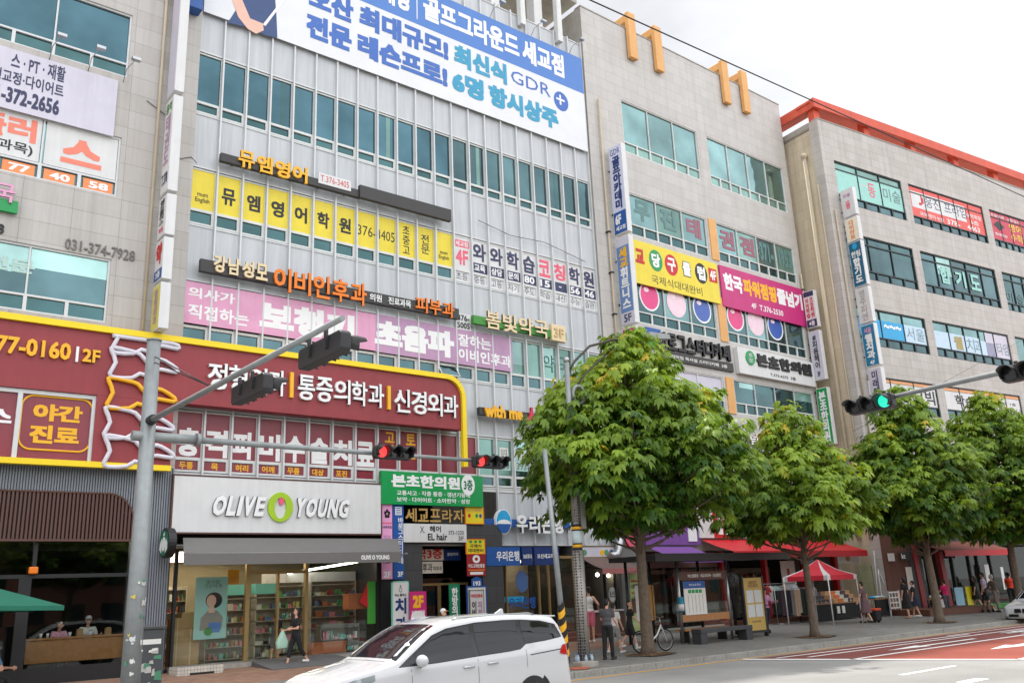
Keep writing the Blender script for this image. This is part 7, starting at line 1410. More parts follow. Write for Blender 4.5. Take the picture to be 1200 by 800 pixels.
    me = bpy.data.meshes.new('crown'); me.vertices.add(len(vs)); me.vertices.foreach_set('co', vs.ravel()); me.loops.add(len(fs)*3); me.loops.foreach_set('vertex_index', fs.ravel().astype(np.int32)); me.polygons.add(len(fs)); me.polygons.foreach_set('loop_start', np.arange(0, len(fs)*3, 3, dtype=np.int32)); me.polygons.foreach_set('loop_total', np.full(len(fs), 3, np.int32))
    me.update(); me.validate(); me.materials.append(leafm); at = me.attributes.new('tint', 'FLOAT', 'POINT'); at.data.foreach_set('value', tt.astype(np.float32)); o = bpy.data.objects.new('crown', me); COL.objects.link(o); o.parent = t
    mb = MB(); tt_ = trunk_top or z0+H*.25; P = [(x, y, zb-.05), (x+.02, y, zb+.25), (x+.03, y+.02, zb+1.2), (x+lean[0]*.1, y, zb+2.2), (x+lean[0]*.2, y, tt_), (x+ctr[0]*.5+lean[0]*.6, y+ctr[1]*.5+lean[1]*.6, z0+H*.62), (x+ctr[0]+lean[0], y+ctr[1]+lean[1], z0+H*.93)]
    mb.tube(P, [tr*1.55, tr*1.1, tr*.95, tr*.85, tr*.75, tr*.4, tr*.1], bark, 12)
    for k in range(0, len(C), 2):
        c, h, out = C[k]
        zz = max(tt_-.9+.0*h, min(c[2]-.5-.5*out, z0+H*.8)); f = np.clip((zz-zb)/(z1-zb), 0, 1); pz = np.array([np.interp(zz, [p[2] for p in P], [p[0] for p in P]), np.interp(zz, [p[2] for p in P], [p[1] for p in P]), zz]); m_ = pz*.5+c*.5+np.array([g.normal(0, .1), g.normal(0, .1), -.15])
        mb.tube([pz, m_, c], [tr*.26, tr*.16, .012], bark, 5, cap=False)
    mb.build('trunk', t); return t
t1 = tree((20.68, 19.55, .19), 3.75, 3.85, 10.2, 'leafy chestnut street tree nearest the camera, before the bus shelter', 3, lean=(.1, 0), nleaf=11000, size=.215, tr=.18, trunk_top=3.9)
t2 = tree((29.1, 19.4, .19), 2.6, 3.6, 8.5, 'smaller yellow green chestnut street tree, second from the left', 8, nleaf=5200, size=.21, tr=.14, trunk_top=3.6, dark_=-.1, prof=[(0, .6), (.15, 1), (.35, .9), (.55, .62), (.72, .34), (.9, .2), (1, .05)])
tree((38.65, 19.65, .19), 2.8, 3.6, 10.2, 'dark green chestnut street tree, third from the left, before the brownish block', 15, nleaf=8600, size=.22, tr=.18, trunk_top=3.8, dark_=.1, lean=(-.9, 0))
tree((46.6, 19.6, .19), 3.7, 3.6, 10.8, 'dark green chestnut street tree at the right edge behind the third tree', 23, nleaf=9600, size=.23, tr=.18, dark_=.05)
for k, (x, src, sc_) in enumerate(((-9, t2, 1.1), (-1, t1, .95), (7, t2, 1.25), (14.5, t1, 1.0), (22, t1, .9), (31, t2, 1.2), (40, t1, 1.0), (50, t1, 1.05))):
    c = dup(src); c.location = (x, -8.5+.4*(k % 2), .15); c.rotation_euler = (0, 0, k*1.3); c.scale = (sc_,)*3; tag(c, 'chestnut tree of the row across the street, outside the picture', 'tree', 'trees across the street')
for i, (x, y) in enumerate(((20.7, 19.5), (29.1, 19.4), (38.65, 19.65), (46.6, 19.6))):
    mb = MB(); k = 14; mb.poly([(x+.85*math.cos(2*math.pi*j/k)*(1+.1*math.sin(j*3)), y+.7*math.sin(2*math.pi*j/k)*(1+.12*math.cos(j*2)), gz(y)+.012) for j in range(k)], soil); o = mb.build('tree_pit'); o['kind'] = 'structure'
mb = MB()
for x, y in ((20.7, 19.5), (29.1, 19.4), (38.65, 19.65)):
    for k in range(70):
        a, r = rnd.uniform(0, 6.28), rnd.uniform(.1, 1.0); px, py = x+r*math.cos(a), y+r*.8*math.sin(a); s = rnd.uniform(.03, .07); q = rnd.uniform(0, 6.28); mb.poly([(px+s*math.cos(q+i*1.57), py+s*math.sin(q+i*1.57)*.6, gz(py)+.02+rnd.uniform(0, .03)) for i in range(4)], mat('dead_leaf', C8(150, 112, 74), .8))
o = mb.build('leaf_litter'); o['kind'] = 'stuff'; o['label'] = 'dry brown leaves lying round the tree trunks'; o['category'] = 'leaf litter'
# ============================================================ people
skin = mat('skin', C8(214, 164, 138), .5, 0, .03, 8); hairb = mat('hair_black', C8(30, 27, 27), .45, 0, .1, 30); hairg = mat('hair_grey', C8(196, 192, 188), .6)
def cl(name, *c): return mat('cloth_'+name, C8(*c), .85, 0, .08, 14)
def capsule(mb, a, ra, b, rb, m):
    mb.ball(a, ra, m, 12, 7); mb.ball(b, rb, m, 12, 7); mb.tube([a, b], [ra, rb], m, 12)
def fuse(mb, voxel, name, parent, m, smooth=3):
    """one continuous skin over all the shapes"""
    me = bpy.data.meshes.new(name); me.from_pydata(mb.v, [], mb.f); o = bpy.data.objects.new(name, me); COL.objects.link(o)
    r = o.modifiers.new('r', 'REMESH'); r.mode = 'VOXEL'; r.voxel_size = voxel; s = o.modifiers.new('s', 'SMOOTH'); s.factor = .5; s.iterations = smooth
    n = bpy.data.meshes.new_from_object(o.evaluated_get(bpy.context.evaluated_depsgraph_get())); bpy.data.objects.remove(o); bpy.data.meshes.remove(me)
    n.name = name; n.materials.clear(); n.materials.append(m); n.polygons.foreach_set('use_smooth', [True]*len(n.polygons)); n.polygons.foreach_set('material_index', [0]*len(n.polygons)); n.update()
    o = bpy.data.objects.new(name, n); COL.objects.link(o); o.parent = parent; return o
def person(label, loc, rz, height, top, bottom, hair, shoes, lean=0, arms=((0, 8, 15), (0, 8, 15)), legs=((0, 0), (0, 0)), sit=None, female=False, hairm=None, headturn=0, group=None, socks=None, vest=None, nod=0):
    s = height/1.7; t = thing('person', label, 'person', loc, rz, local=True, group=group)
    v3 = lambda x, y, z: np.array([x, y, z], float)
    def down(f, side, ab=0): a, b = rad(f), rad(ab); return v3(side*math.sin(b), -math.sin(a)*math.cos(b), -math.cos(a)*math.cos(b))
    sw, hw = (.165, .085) if female else (.19, .085)
    # joints, pelvis at the origin first
    la = rad(lean); up = v3(0, -math.sin(la), math.cos(la)); J = {'pel': v3(0, 0, 0), 'chest': up*.32, 'neck': up*.5}; head = J['neck']+v3(0, -math.sin(la*.6+rad(nod))*.16, math.cos(la*.6+rad(nod))*.16)
    low = 1e9; L = []
    for k, sd in enumerate((-1, 1)):
        h, kn = legs[k]; hp = v3(sd*hw, 0, -.04); kne = hp+down(h, sd, 2)*.42; ank = kne+down(h-kn, sd, 1)*.42; toe = ank+v3(sd*.03, -.17*math.cos(rad(h-kn)*.6), -.03); L.append((hp, kne, ank, toe)); low = min(low, ank[2]-.085)
    off = v3(0, 0, (-low) if sit is None else sit/s); Q = lambda p: tuple((np.array(p)+off)*s); B = MB(); r_ = lambda *a: tuple(x*s for x in a)
    B.ball(Q((0, 0, 0)), r_(.155, .11, .12), skin); B.ball(Q(up*.15), r_(.125 if female else .14, .095, .15), skin); B.ball(Q(up*.34), r_(.145 if female else .165, .11, .16), skin)
    A = []
    for k, sd in enumerate((-1, 1)):
        f, ab, el = arms[k]; sh = up*.445+v3(sd*sw*.9, 0, 0); d1 = down(f, sd, ab); elb = sh+d1*.28; d2 = down(f+el, sd, ab*.4 if ab > 0 else ab); wr = elb+d2*.25; A.append((sh, elb, wr, d2, sd))
        capsule(B, Q(up*.43), .055*s, Q(sh), .052*s, skin); capsule(B, Q(sh), .05*s, Q(elb), .038*s, skin); capsule(B, Q(elb), .037*s, Q(wr), .026*s, skin)
        x_ = np.cross(d2, v3(sd, 0, 0)); x_ /= np.linalg.norm(x_)+1e-6; pal = wr+d2*.075; B.ball(Q(wr+d2*.05), r_(.026, .036, .045), skin)
        for q in range(4): o_ = x_*(-.033+.022*q); ln = (.062, .074, .07, .054)[q]; p1 = pal+o_; p2 = p1+d2*ln*.55+v3(-sd*.006, 0, 0); p3 = p2+d2*ln*.45+v3(-sd*.016, 0, 0); capsule(B, Q(p1-d2*.03), .0105*s, Q(p2), .0098*s, skin); capsule(B, Q(p2), .0098*s, Q(p3), .0085*s, skin)
        th = wr+d2*.03-x_*.03; capsule(B, Q(th), .013*s, Q(th-x_*.028+d2*.045), .0105*s, skin)
    for hp, kne, ank, toe in L: capsule(B, Q(hp), .085*s, Q(kne), .055*s, skin); capsule(B, Q(kne), .054*s, Q(ank), .036*s, skin); capsule(B, Q(ank+v3(0, 0, -.035)), .038*s, Q(toe), .032*s, skin)
    capsule(B, Q(J['neck']-up*.06), .052*s, Q(head-v3(0, 0, .05)), .046*s, skin)
    c, sn = math.cos(rad(headturn)), math.sin(rad(headturn)); hd = lambda x, y, z: Q(head+v3(x*c-y*sn, x*sn+y*c, z))
    B.ball(hd(0, .005, .03), r_(.076, .09, .1), skin); B.ball(hd(0, -.03, -.035), r_(.056, .058, .06), skin); capsule(B, hd(0, -.085, .02), .011*s, hd(0, -.102, -.012), .015*s, skin)
    for sd in (-1, 1): B.ball(hd(sd*.077, .01, .01), r_(.012, .022, .03), skin)
    fuse(B, .0095, 'body', t, skin, 2)
    e = MB()
    for sd in (-1, 1): e.ball(hd(sd*.03, -.081, .022), r_(.012, .008, .007), hairb, 8, 5); e.tube([hd(sd*.018, -.087, .045), hd(sd*.045, -.078, .045)], .005*s, hairb, 5)
    e.build('eyes', t); e = MB(); e.ball(hd(0, -.087, -.045), r_(.022, .008, .007), mat('lips', C8(170, 92, 88), .5), 8, 5); e.build('mouth', t)
    # clothes
    kind, tm = top; g = .016; T = MB(); T.ball(Q(up*.03), r_(.165, .122, .1), tm); T.ball(Q(up*.16), r_(.138 if female else .155, .108, .15), tm); T.ball(Q(up*.34), r_(.16 if female else .182, .125, .165), tm)
    if kind != 'none':
        for sh, elb, wr, d2, sd in A:
            capsule(T, Q(up*.42), (.07 if kind != 'tank' else .055)*s, Q(sh if kind != 'tank' else sh*.75+up*.43*.25), (.066 if kind != 'tank' else .045)*s, tm)
            if kind == 'tee': capsule(T, Q(sh), .066*s, Q(sh*.4+elb*.6), .062*s, tm)
            if kind == 'long': capsule(T, Q(sh), .064*s, Q(elb), .05*s, tm); capsule(T, Q(elb), .05*s, Q(wr-d2*.02), .038*s, tm)
        fuse(T, .017, 'shirt', t, tm)
    bk, bm = bottom; P = MB()
    if bk in ('skirt', 'dress'):
        k0 = (L[0][1]+L[1][1])/2; w = abs(L[0][1][1]-L[1][1][1])*.5; hem = k0+v3(0, 0, -.08 if bk == 'dress' else .02)
        P.ball(Q(up*.05), r_(.165, .125, .1), bm); n = 16; rings = []
        for z_, rx, ry in ((0, .17, .135), (.5, .2, .17+w*.4), (1, .235, .2+w)): rings.append([Q(v3(0, 0, .02)*(1-z_)+hem*z_+v3(rx*math.cos(2*math.pi*i/n)*(1+.05*math.sin(4*i)), ry*math.sin(2*math.pi*i/n), 0)) for i in range(n)])
        P.add([p for r in rings for p in r], [(i*n+j, i*n+(j+1) % n, (i+1)*n+(j+1) % n, (i+1)*n+j) for i in range(2) for j in range(n)]+[tuple(range(n)), tuple(range(2*n, 3*n))], bm); fuse(P, .018, 'skirt' if bk == 'skirt' else 'dress_skirt', t, bm)
    elif bk != 'none':
        P.ball(Q((0, 0, -.01)), r_(.17, .125, .115), bm)
        for hp, kne, ank, toe in L:
            if bk == 'shorts': capsule(P, Q(hp), .102*s, Q(hp*.12+kne*.88), .082*s, bm)
            else:
                e_ = ank if bk == 'trousers' else kne*.45+ank*.55; capsule(P, Q(hp), .1*s, Q(kne), .072*s, bm); capsule(P, Q(kne), .07*s, Q(e_), .058*s, bm)
        fuse(P, .017, bk if bk != 'capri' else 'trousers', t, bm)
    for hp, kne, ank, toe in L:
        Sh = MB(); a2 = ank+v3(0, .035, -.05); capsule(Sh, Q(a2), .046*s, Q(toe+v3(0, -.01, -.005)), .042*s, shoes); fuse(Sh, .014, 'shoe', t, shoes, 2)
        if socks: K = MB(); K.tube([Q(ank+v3(0, 0, -.03)), Q(ank*.75+kne*.25)], [.043*s, .05*s], socks, 12); K.build('sock', t)
    hm = hairm or hairb; Hh = MB()
    if hair in ('short', 'cap', 'bob', 'long', 'bun', 'perm'):
        pf = 1.1 if hair == 'perm' else 1.0; Hh.ball(hd(0, .022, .055), r_(.085*pf, .092*pf, .092*pf), hm); Hh.ball(hd(0, .05, .01), r_(.078*pf, .062*pf, .085*pf), hm)
        if hair in ('bob', 'long'):
            for sd in (-1, 1): capsule(Hh, hd(sd*.072, .02, .02), .03*s, hd(sd*.075, .015, -.09), .028*s, hm)
            capsule(Hh, hd(0, .07, 0), .07*s, hd(0, .075, -.1 if hair == 'bob' else -.25), .06*s, hm)
        if hair == 'bun': Hh.ball(hd(0, .1, .09), r_(.045, .045, .045), hm)
        fuse(Hh, .011, 'hair', t, hm, 2)
    if hair == 'cap' or hair == 'hat':
        cm = vest['cap'] if vest and 'cap' in vest else white; K = MB(); K.ball(hd(0, .012, .075), r_(.094, .104, .085), cm); K.ball(hd(0, -.1, .075), r_(.075, .085, .014), vest['visor'] if vest and 'visor' in vest else cm); K.build('cap', t)
    if hair == 'hat': pass
    if vest and 'vest' in vest:
        K = MB(); K.ball(Q(up*.12+v3(0, .02, 0)), r_(.165, .125, .16), vest['vest']); K.ball(Q(up*.34+v3(0, .022, 0)), r_(.185, .13, .165), vest['vest']); fuse(K, .017, 'vest', t, vest['vest'])
    return t, {'hand': [Q(a[2]+a[3]*.09) for a in A], 'off': off*s}
def man(label, px, feet, headpx, rz, *a, **k):
    x, y, z = GS(px, feet); h = min(max((zat(x, y, headpx)-z)*1.0, 1.35), 1.86); return person(label, (x, y, z), rad(rz), h, *a, **k), (x, y, z, h)
bl, nv, gr, wh = cl('black', 34, 33, 36), cl('navy', 36, 42, 66), cl('grey', 86, 86, 90), cl('white', 224, 222, 218); ws = mat('shoe_white', C8(226, 224, 220), .6); bs = mat('shoe_black', C8(32, 30, 30), .5)
man('child in black shirt and navy shorts at the cosmetics store door', 321.5, 776, 719, 150, ('tee', bl), ('shorts', nv), 'short', ws, arms=((0, 10, 20), (55, 10, 40)), legs=((8, 4), (-8, 6)))
(pw, hw_), (x, y, z, h) = man('woman all in black with a pale green plastic bag by the store door', 346, 779, 713, -80, ('tee', bl), ('capri', bl), 'bob', ws, female=True, arms=((10, 6, 70), (15, 8, 75)), legs=((18, 5), (-16, 22)))
hx = Matrix.Rotation(rad(-80), 4, 'Z') @ Vector(hw_['hand'][0]); bx0, by0, bz0 = x+hx.x, y+hx.y, z+hx.z
mb = MB(); f = Fr((bx0, by0, bz0-.5), (1, 0, 0), (0, -1, 0)); mb.prism(f, [(-.16, 0), (.15, .02), (.18, .2), (.1, .36), (.04, .5), (-.03, .5), (-.1, .36), (-.19, .18)], -.07, .07, mat('bag_green', C8(176, 214, 196), .5), True); one(mb, 'plastic_bag', 'pale green plastic bag held by the woman in black', 'bag', (bx0, by0, bz0-.5), bev=.03)
man('person in a white cap with orange brim behind the white van roof', 521, 786, 715.5, 20, ('tee', gr), ('trousers', nv), 'cap', bs, vest={'cap': white, 'visor': mat('cap_orange', C8(220, 130, 40), .7)})
man('woman in white sleeveless top and pink shorts at the snack counter', 693, 752, 684, 150, ('tank', wh), ('shorts', cl('pink', 224, 120, 142)), 'bun', ws, female=True, arms=((-25, 30, 80), (20, 20, 60)), legs=((4, 0), (-6, 4)))
man('man in dark grey shirt and black trousers beside the perforated lamp post', 714, 772.5, 703, 115, ('tee', gr), ('trousers', bl), 'short', bs, lean=6, arms=((10, 6, 40), (20, 10, 55)), legs=((4, 2), (-4, 4)), nod=10)
man('person in white shirt and grey shorts half hidden behind the man in grey', 722.5, 765, 708, 100, ('tee', wh), ('shorts', cl('ash', 150, 150, 148)), 'short', ws, arms=((10, 6, 20), (-10, 6, 15)), legs=((14, 4), (-14, 16)))
man('man in black shirt and black shorts with white socks walking towards the bicycle', 740, 760, 704.5, 60, ('tee', bl), ('shorts', bl), 'short', ws, lean=5, arms=((20, 6, 25), (-15, 8, 20)), legs=((16, 6), (-16, 20)), socks=wh, headturn=-70)
man('woman in pink blouse, dark vest and sun visor beside the golden notice board', 901, 741, 690, -15, ('long', cl('rose', 214, 150, 190)), ('trousers', nv), 'cap', bs, female=True, arms=((5, 8, 25), (30, 12, 70)), legs=((8, 4), (-12, 12)), vest={'cap': bl, 'visor': bl, 'vest': cl('slate', 74, 74, 92)})
(pt, ht), (x, y, z, h) = man('woman in a plum grey dress pulling a black shopping trolley', 1016.5, 729.5, 682, 195, ('tee', cl('plum', 112, 86, 92)), ('dress', cl('plum', 112, 86, 92)), 'short', bs, female=True, lean=6, arms=((-20, 25, 20), (10, 25, 15)), legs=((12, 4), (-10, 14)))
ty = y-.2; tx = YP(1027, 725, ty)[0]; tz = gz(ty); t = thing('shopping_trolley', 'black wheeled shopping trolley with an orange top edge behind the woman in plum', 'trolley', (tx, ty, tz)); mb = MB(); mb.box(FW, tx-.22, tx+.22, ty-.16, ty+.16, tz+.08, tz+.52, bl); mb.build('bag', t, bev=.05); mb = MB(); mb.box(FW, tx-.23, tx+.23, ty-.17, ty+.17, tz+.5, tz+.6, mat('trolley_orange', C8(220, 80, 40), .7)); mb.build('top_edge', t, bev=.03)
mb = MB(); mb.tube([(tx-.1, ty+.1, tz+.5), (tx-.08, ty+.16, tz+.95), (tx+.1, ty+.16, tz+.95), (tx+.12, ty+.1, tz+.5)], .015, steel, 6); mb.build('handle', t)
for d in (-.17, .17): mb = MB(); mb.prism(Fr((tx+d, ty, tz+.08), (0, 1, 0), (1, 0, 0)), [(.08*math.cos(2*math.pi*i/16), .08*math.sin(2*math.pi*i/16)) for i in range(16)], -.02, .02, rubber); mb.build('wheel', t)
man('woman in a short black dress seen from behind before the slate panel', 1065, 724, 677.5, 175, ('tee', bl), ('dress', bl), 'bob', mat('shoe_tan', C8(190, 150, 130), .6), female=True, legs=((4, 2), (-6, 4)))
man('woman in black print top and dark skirt right of the woman in black dress', 1074.5, 722.5, 681, 200, ('tee', bl), ('skirt', nv), 'short', ws, female=True, legs=((10, 2), (-8, 10)))
man('person in magenta shirt and grey trousers right of the third tree trunk', 1112, 719.5, 680, 150, ('tee', cl('magenta', 206, 34, 100)), ('capri', cl('charcoal', 84, 82, 90)), 'perm', bs, female=True, arms=((30, 8, 50), (30, 8, 50)), legs=((4, 4), (-4, 8)))
man('woman in black top and skirt at the left of the walking group', 1147, 713, 675.5, 200, ('tee', bl), ('skirt', bl), 'long', ws, female=True, legs=((14, 2), (-12, 10)))
man('tall man in lavender shirt and black shorts walking away', 1158, 716, 669, 190, ('tee', cl('lavender', 186, 170, 196)), ('shorts', bl), 'short', ws, legs=((12, 2), (-14, 14)))
(_, _), (x, y, z, h) = man('elderly woman with white hair, brown blouse and grey trousers behind a walker', 1171, 717, 673.5, 160, ('long', cl('brown', 84, 70, 60)), ('trousers', cl('taupe', 128, 116, 110)), 'perm', bs, female=True, lean=14, hairm=hairg, arms=((25, 8, 40), (25, 8, 40)), legs=((10, 8), (-6, 10)))
t = thing('walker', 'low wheeled walking frame in front of the elderly woman', 'walker', (x-.1, y+.45, z)); mb = MB(); w_ = .24
for d in (-w_, w_): mb.tube([(x-.15+d, y+.3, z+.85), (x-.15+d, y+.42, z+.8), (x-.15+d, y+.62, z+.08)], .014, dark, 6); mb.tube([(x-.15+d, y+.42, z+.8), (x-.15+d, y+.32, z+.08)], .014, dark, 6)
mb.tube([(x-.15-w_, y+.48, z+.5), (x-.15+w_, y+.48, z+.5)], .014, dark, 6); mb.build('frame', t)
for dx in (-w_, w_):
    for dy in (.32, .62): mb = MB(); mb.prism(Fr((x-.15+dx, y+dy, z+.08), (0, 1, 0), (1, 0, 0)), [(.08*math.cos(2*math.pi*i/16), .08*math.sin(2*math.pi*i/16)) for i in range(16)], -.015, .015, rubber); mb.build('wheel', t)
man('person in bright orange red shirt and black trousers above the white car', 1189, 712, 671, 110, ('tee', cl('vermilion', 222, 66, 40)), ('trousers', bl), 'short', bs, lean=8, arms=((15, 10, 30), (25, 10, 30)), legs=((12, 4), (-10, 12)))
man('person in dark clothes at the right picture edge behind the red shirt', 1197, 709, 671, 170, ('tee', nv), ('trousers', bl), 'short', bs)
# guests in the coffee shop
for px, top_, lb, tm, hr, k, lean_ in ((70, 724.5, 'woman in pink shirt sitting at the bar counter of the coffee shop', cl('soft_pink', 228, 168, 190), 'bun', {'female': True, 'headturn': 50, 'nod': 8}, 12), (104, 720, 'man in white shirt and white cap sitting at the bar counter', wh, 'cap', {'vest': {'cap': white, 'visor': white}, 'headturn': -20}, 8)):
    u, z = FA.px(px, top_, -1.0); fl = .4; z += .12; sitz = z-.93; st_ = thing('bar_stool', 'dark round bar stool under %s' % ('the woman in pink' if px < 80 else 'the man with the white cap'), 'stool', (u, 28.1, fl)); mb = MB(); mb.tube([(u, 28.1, sitz-.16), (u, 28.1, sitz-.11)], .17, dark, 16); mb.build('seat', st_); mb = MB(); mb.tube([(u, 28.1, fl), (u, 28.1, sitz-.16)], .025, steel, 8); mb.tube([(u, 28.1, fl), (u, 28.1, fl+.03)], .2, steel, 14); mb.build('column', st_)
    person(lb, (u, 28.05, fl), 0, 1.68, ('tee', tm), ('trousers', nv), hr, bs, lean=lean_, arms=((35, 12, 75), (35, 12, 70)), legs=((80, 75), (80, 75)), sit=sitz-fl, **k)
u, z = YP(-9, 757, 24.3); gz_ = gz(24.3); person('person in blue shirt cut by the left edge under the green parasol', (u, 24.3, gz_), rad(40), 1.68, ('tee', cl('denim', 96, 132, 168)), ('trousers', bl), 'short', bs, arms=((30, 8, 60), (30, 8, 60)), legs=((85, 85), (85, 85)), sit=max(z-gz_-.84, .45))
t = thing('cafe_chair', 'dark cafe chair under the person in blue at the left edge', 'chair', (u, 24.35, gz_)); sh = max(z-gz_-.84, .45)-.1; mb = MB(); mb.box(FW, u-.22, u+.22, 24.15, 24.6, gz_+sh-.04, gz_+sh, dark); mb.build('seat', t, bev=.01); mb = MB(); mb.box(FW, u-.22, u+.22, 24.57, 24.61, gz_+sh, gz_+sh+.42, dark); mb.build('backrest', t, bev=.01)
for a in (-.19, .17):
    for b in (24.17, 24.55): mb = MB(); mb.box(FW, u+a, u+a+.03, b, b+.03, gz_, gz_+sh-.04, dark); mb.build('leg', t)

# ============================================================ goods on the pavement
# red market tent
tx, ty, tz = GS(977.5, 733); cz0, cz1 = 2.3, 3.0; tw = 2.2; cx, cy = tx+tw/2, ty+tw/2
t = thing('market_tent', 'red and white market tent on thin white poles right of the second tree', 'tent', (cx, cy, gz(cy))); tr_ = mat('tent_red', C8(206, 44, 62), .7); mb = MB(); cs = [(cx-tw/2, cy-tw/2), (cx+tw/2, cy-tw/2), (cx+tw/2, cy+tw/2), (cx-tw/2, cy+tw/2)]
mw = MB()
for i in range(4):
    a, b = np.array(cs[i]+(cz0,)), np.array(cs[(i+1) % 4]+(cz0,)); pk_ = np.array((cx, cy, cz1)); q = [a, a+(b-a)*.09, a+(b-a)*.91, b]; md = lambda p: p*.5+pk_*.5-np.array([0, 0, .1])
    mb.poly([q[1], q[2], md(q[2]), md(q[1])], tr_); mb.poly([md(q[1]), md(q[2]), pk_], tr_); mb.poly([q[1]-[0, 0, .2], q[2]-[0, 0, .2], q[2], q[1]], tr_)
    for u_, v_ in ((0, 1), (2, 3)): mw.poly([q[u_], q[v_], md(q[v_]), md(q[u_])], white); mw.poly([md(q[u_]), md(q[v_]), pk_], white); mw.poly([q[u_]-[0, 0, .2], q[v_]-[0, 0, .2], q[v_], q[u_]], white)
mb.build('red_canopy', t); mw.build('white_corners', t)
for c in cs: mb = MB(); mb.tube([(c[0], c[1], gz(c[1])), (c[0], c[1], cz0)], .025, white, 8); mb.build('pole', t)
# clothes rail with garments
x0, y0, _ = GS(908, 741); x0, _z = YP(911, 715, 24.9); x1, _z = YP(957, 715, 24.9); ry = 24.9; rz_ = gz(ry)+1.5
t = thing('clothes_rail', 'steel clothes rail full of hanging trousers in front of the clothes shop', 'clothes rail', ((x0+x1)/2, ry, gz(ry))); mb = MB(); mb.tube([(x0-.1, ry, rz_), (x1+.1, ry, rz_)], .018, steel, 8)
for x in (x0-.05, x1+.05): mb.tube([(x, ry, gz(ry)), (x, ry, rz_)], .018, steel, 8); mb.tube([(x, ry-.3, gz(ry)+.03), (x, ry+.3, gz(ry)+.03)], .018, steel, 8)
mb.build('rail', t)
gcl = [('black', bl), ('plum', cl('plum2', 72, 54, 66)), ('black', bl), ('navy', nv), ('grey', cl('g2', 142, 138, 136)), ('beige', cl('beige', 206, 180, 152)), ('sand', cl('sand', 214, 190, 166)), ('dark green', cl('dkgreen', 34, 62, 56)), ('black', bl), ('pale striped', cl('pale', 206, 206, 206)), ('pale striped', cl('pale', 206, 206, 206)), ('grey', cl('g2', 142, 138, 136))]
for i, (nm, m) in enumerate(gcl):
    x = x0+(x1-x0)*(i+.5)/len(gcl); w = (x1-x0)/len(gcl)*.52; f = Fr((x, ry-.02*(i % 3), 0), (1, 0, 0), (0, -1, 0)); zt_ = rz_-.06; ln = 1.02+.12*((i*7) % 3)/2; mb = MB()
    for d in (-1, 1): mb.prism(f, [(0, zt_-.25), (d*.0, zt_), (d*w, zt_), (d*w*1.02, zt_-ln), (d*w*.2, zt_-ln)], -.12, .1, m)
    mb.tube([f.P(0, 0, zt_), f.P(0, 0, rz_+.03)], .006, steel, 4); one(mb, 'trousers', '%s trousers hanging on the clothes rail, number%s from the left end' % (nm, '') if 0 else '%s trousers hanging on the rail, %s' % (nm, ['at its left end', 'second from its left end', 'between plum and navy ones', 'left of the grey ones', 'left of the beige ones', 'just right of the grey ones', 'just left of the dark green ones', 'right of the sand ones', 'left of the pale striped ones', 'left one of the striped pair', 'right one of the striped pair', 'at its right end'][i]), 'trousers', (x, ry, zt_-ln), 'trousers on the clothes rail', bev=.02)
xs0, xs1, sy_ = x0-.9, x1-.3, 25.75; zz_ = gz(sy_)+1.72; t = thing('clothes_rail', 'taller steel rail of hanging shirts behind the trousers rail', 'clothes rail', ((xs0+xs1)/2, sy_, gz(sy_))); mb = MB(); mb.tube([(xs0-.1, sy_, zz_), (xs1+.1, sy_, zz_)], .018, steel, 8)
for x in (xs0-.08, xs1+.08): mb.tube([(x, sy_, gz(sy_)), (x, sy_, zz_)], .018, steel, 8)
mb.build('rail', t)
for i, (nm, c) in enumerate((('white', (226, 224, 220)), ('pale pink', (226, 186, 190)), ('navy', (44, 50, 80)), ('red', (176, 46, 50)), ('white', (226, 224, 220)), ('mint', (170, 206, 196)), ('grey', (140, 140, 142)), ('beige', (206, 186, 156)), ('pale blue', (160, 184, 210)), ('white', (226, 224, 220)))):
    x = xs0+(xs1-xs0)*(i+.5)/10; f = Fr((x, sy_-.03*(i % 2), 0), (.75, -.66, 0), (-.66, -.75, 0)); m = cl('shirt_'+nm.replace(' ', '_'), *c); z = zz_-.08; mb = MB()
    mb.prism(f, [(-.07, z), (-.23, z-.07), (-.33, z-.27), (-.25, z-.31), (-.2, z-.2), (-.2, z-.68), (.2, z-.66), (.2, z-.2), (.25, z-.31), (.33, z-.27), (.23, z-.07), (.07, z), (0, z-.05)], -.03, .03, m); mb.tube([f.P(0, 0, z-.05), f.P(0, 0, zz_+.02)], .005, steel, 4)
    one(mb, 'shirt', '%s shirt hanging on the taller rail' % nm if nm != 'white' else ['white shirt at the left end of the taller rail', 'white shirt between red and mint shirts on the taller rail', 'white shirt at the right end of the taller rail'][(0, 0, 0, 0, 1, 0, 0, 0, 0, 2)[i]], 'shirt', (x, sy_, z-.68), 'shirts on the taller rail', bev=.012)
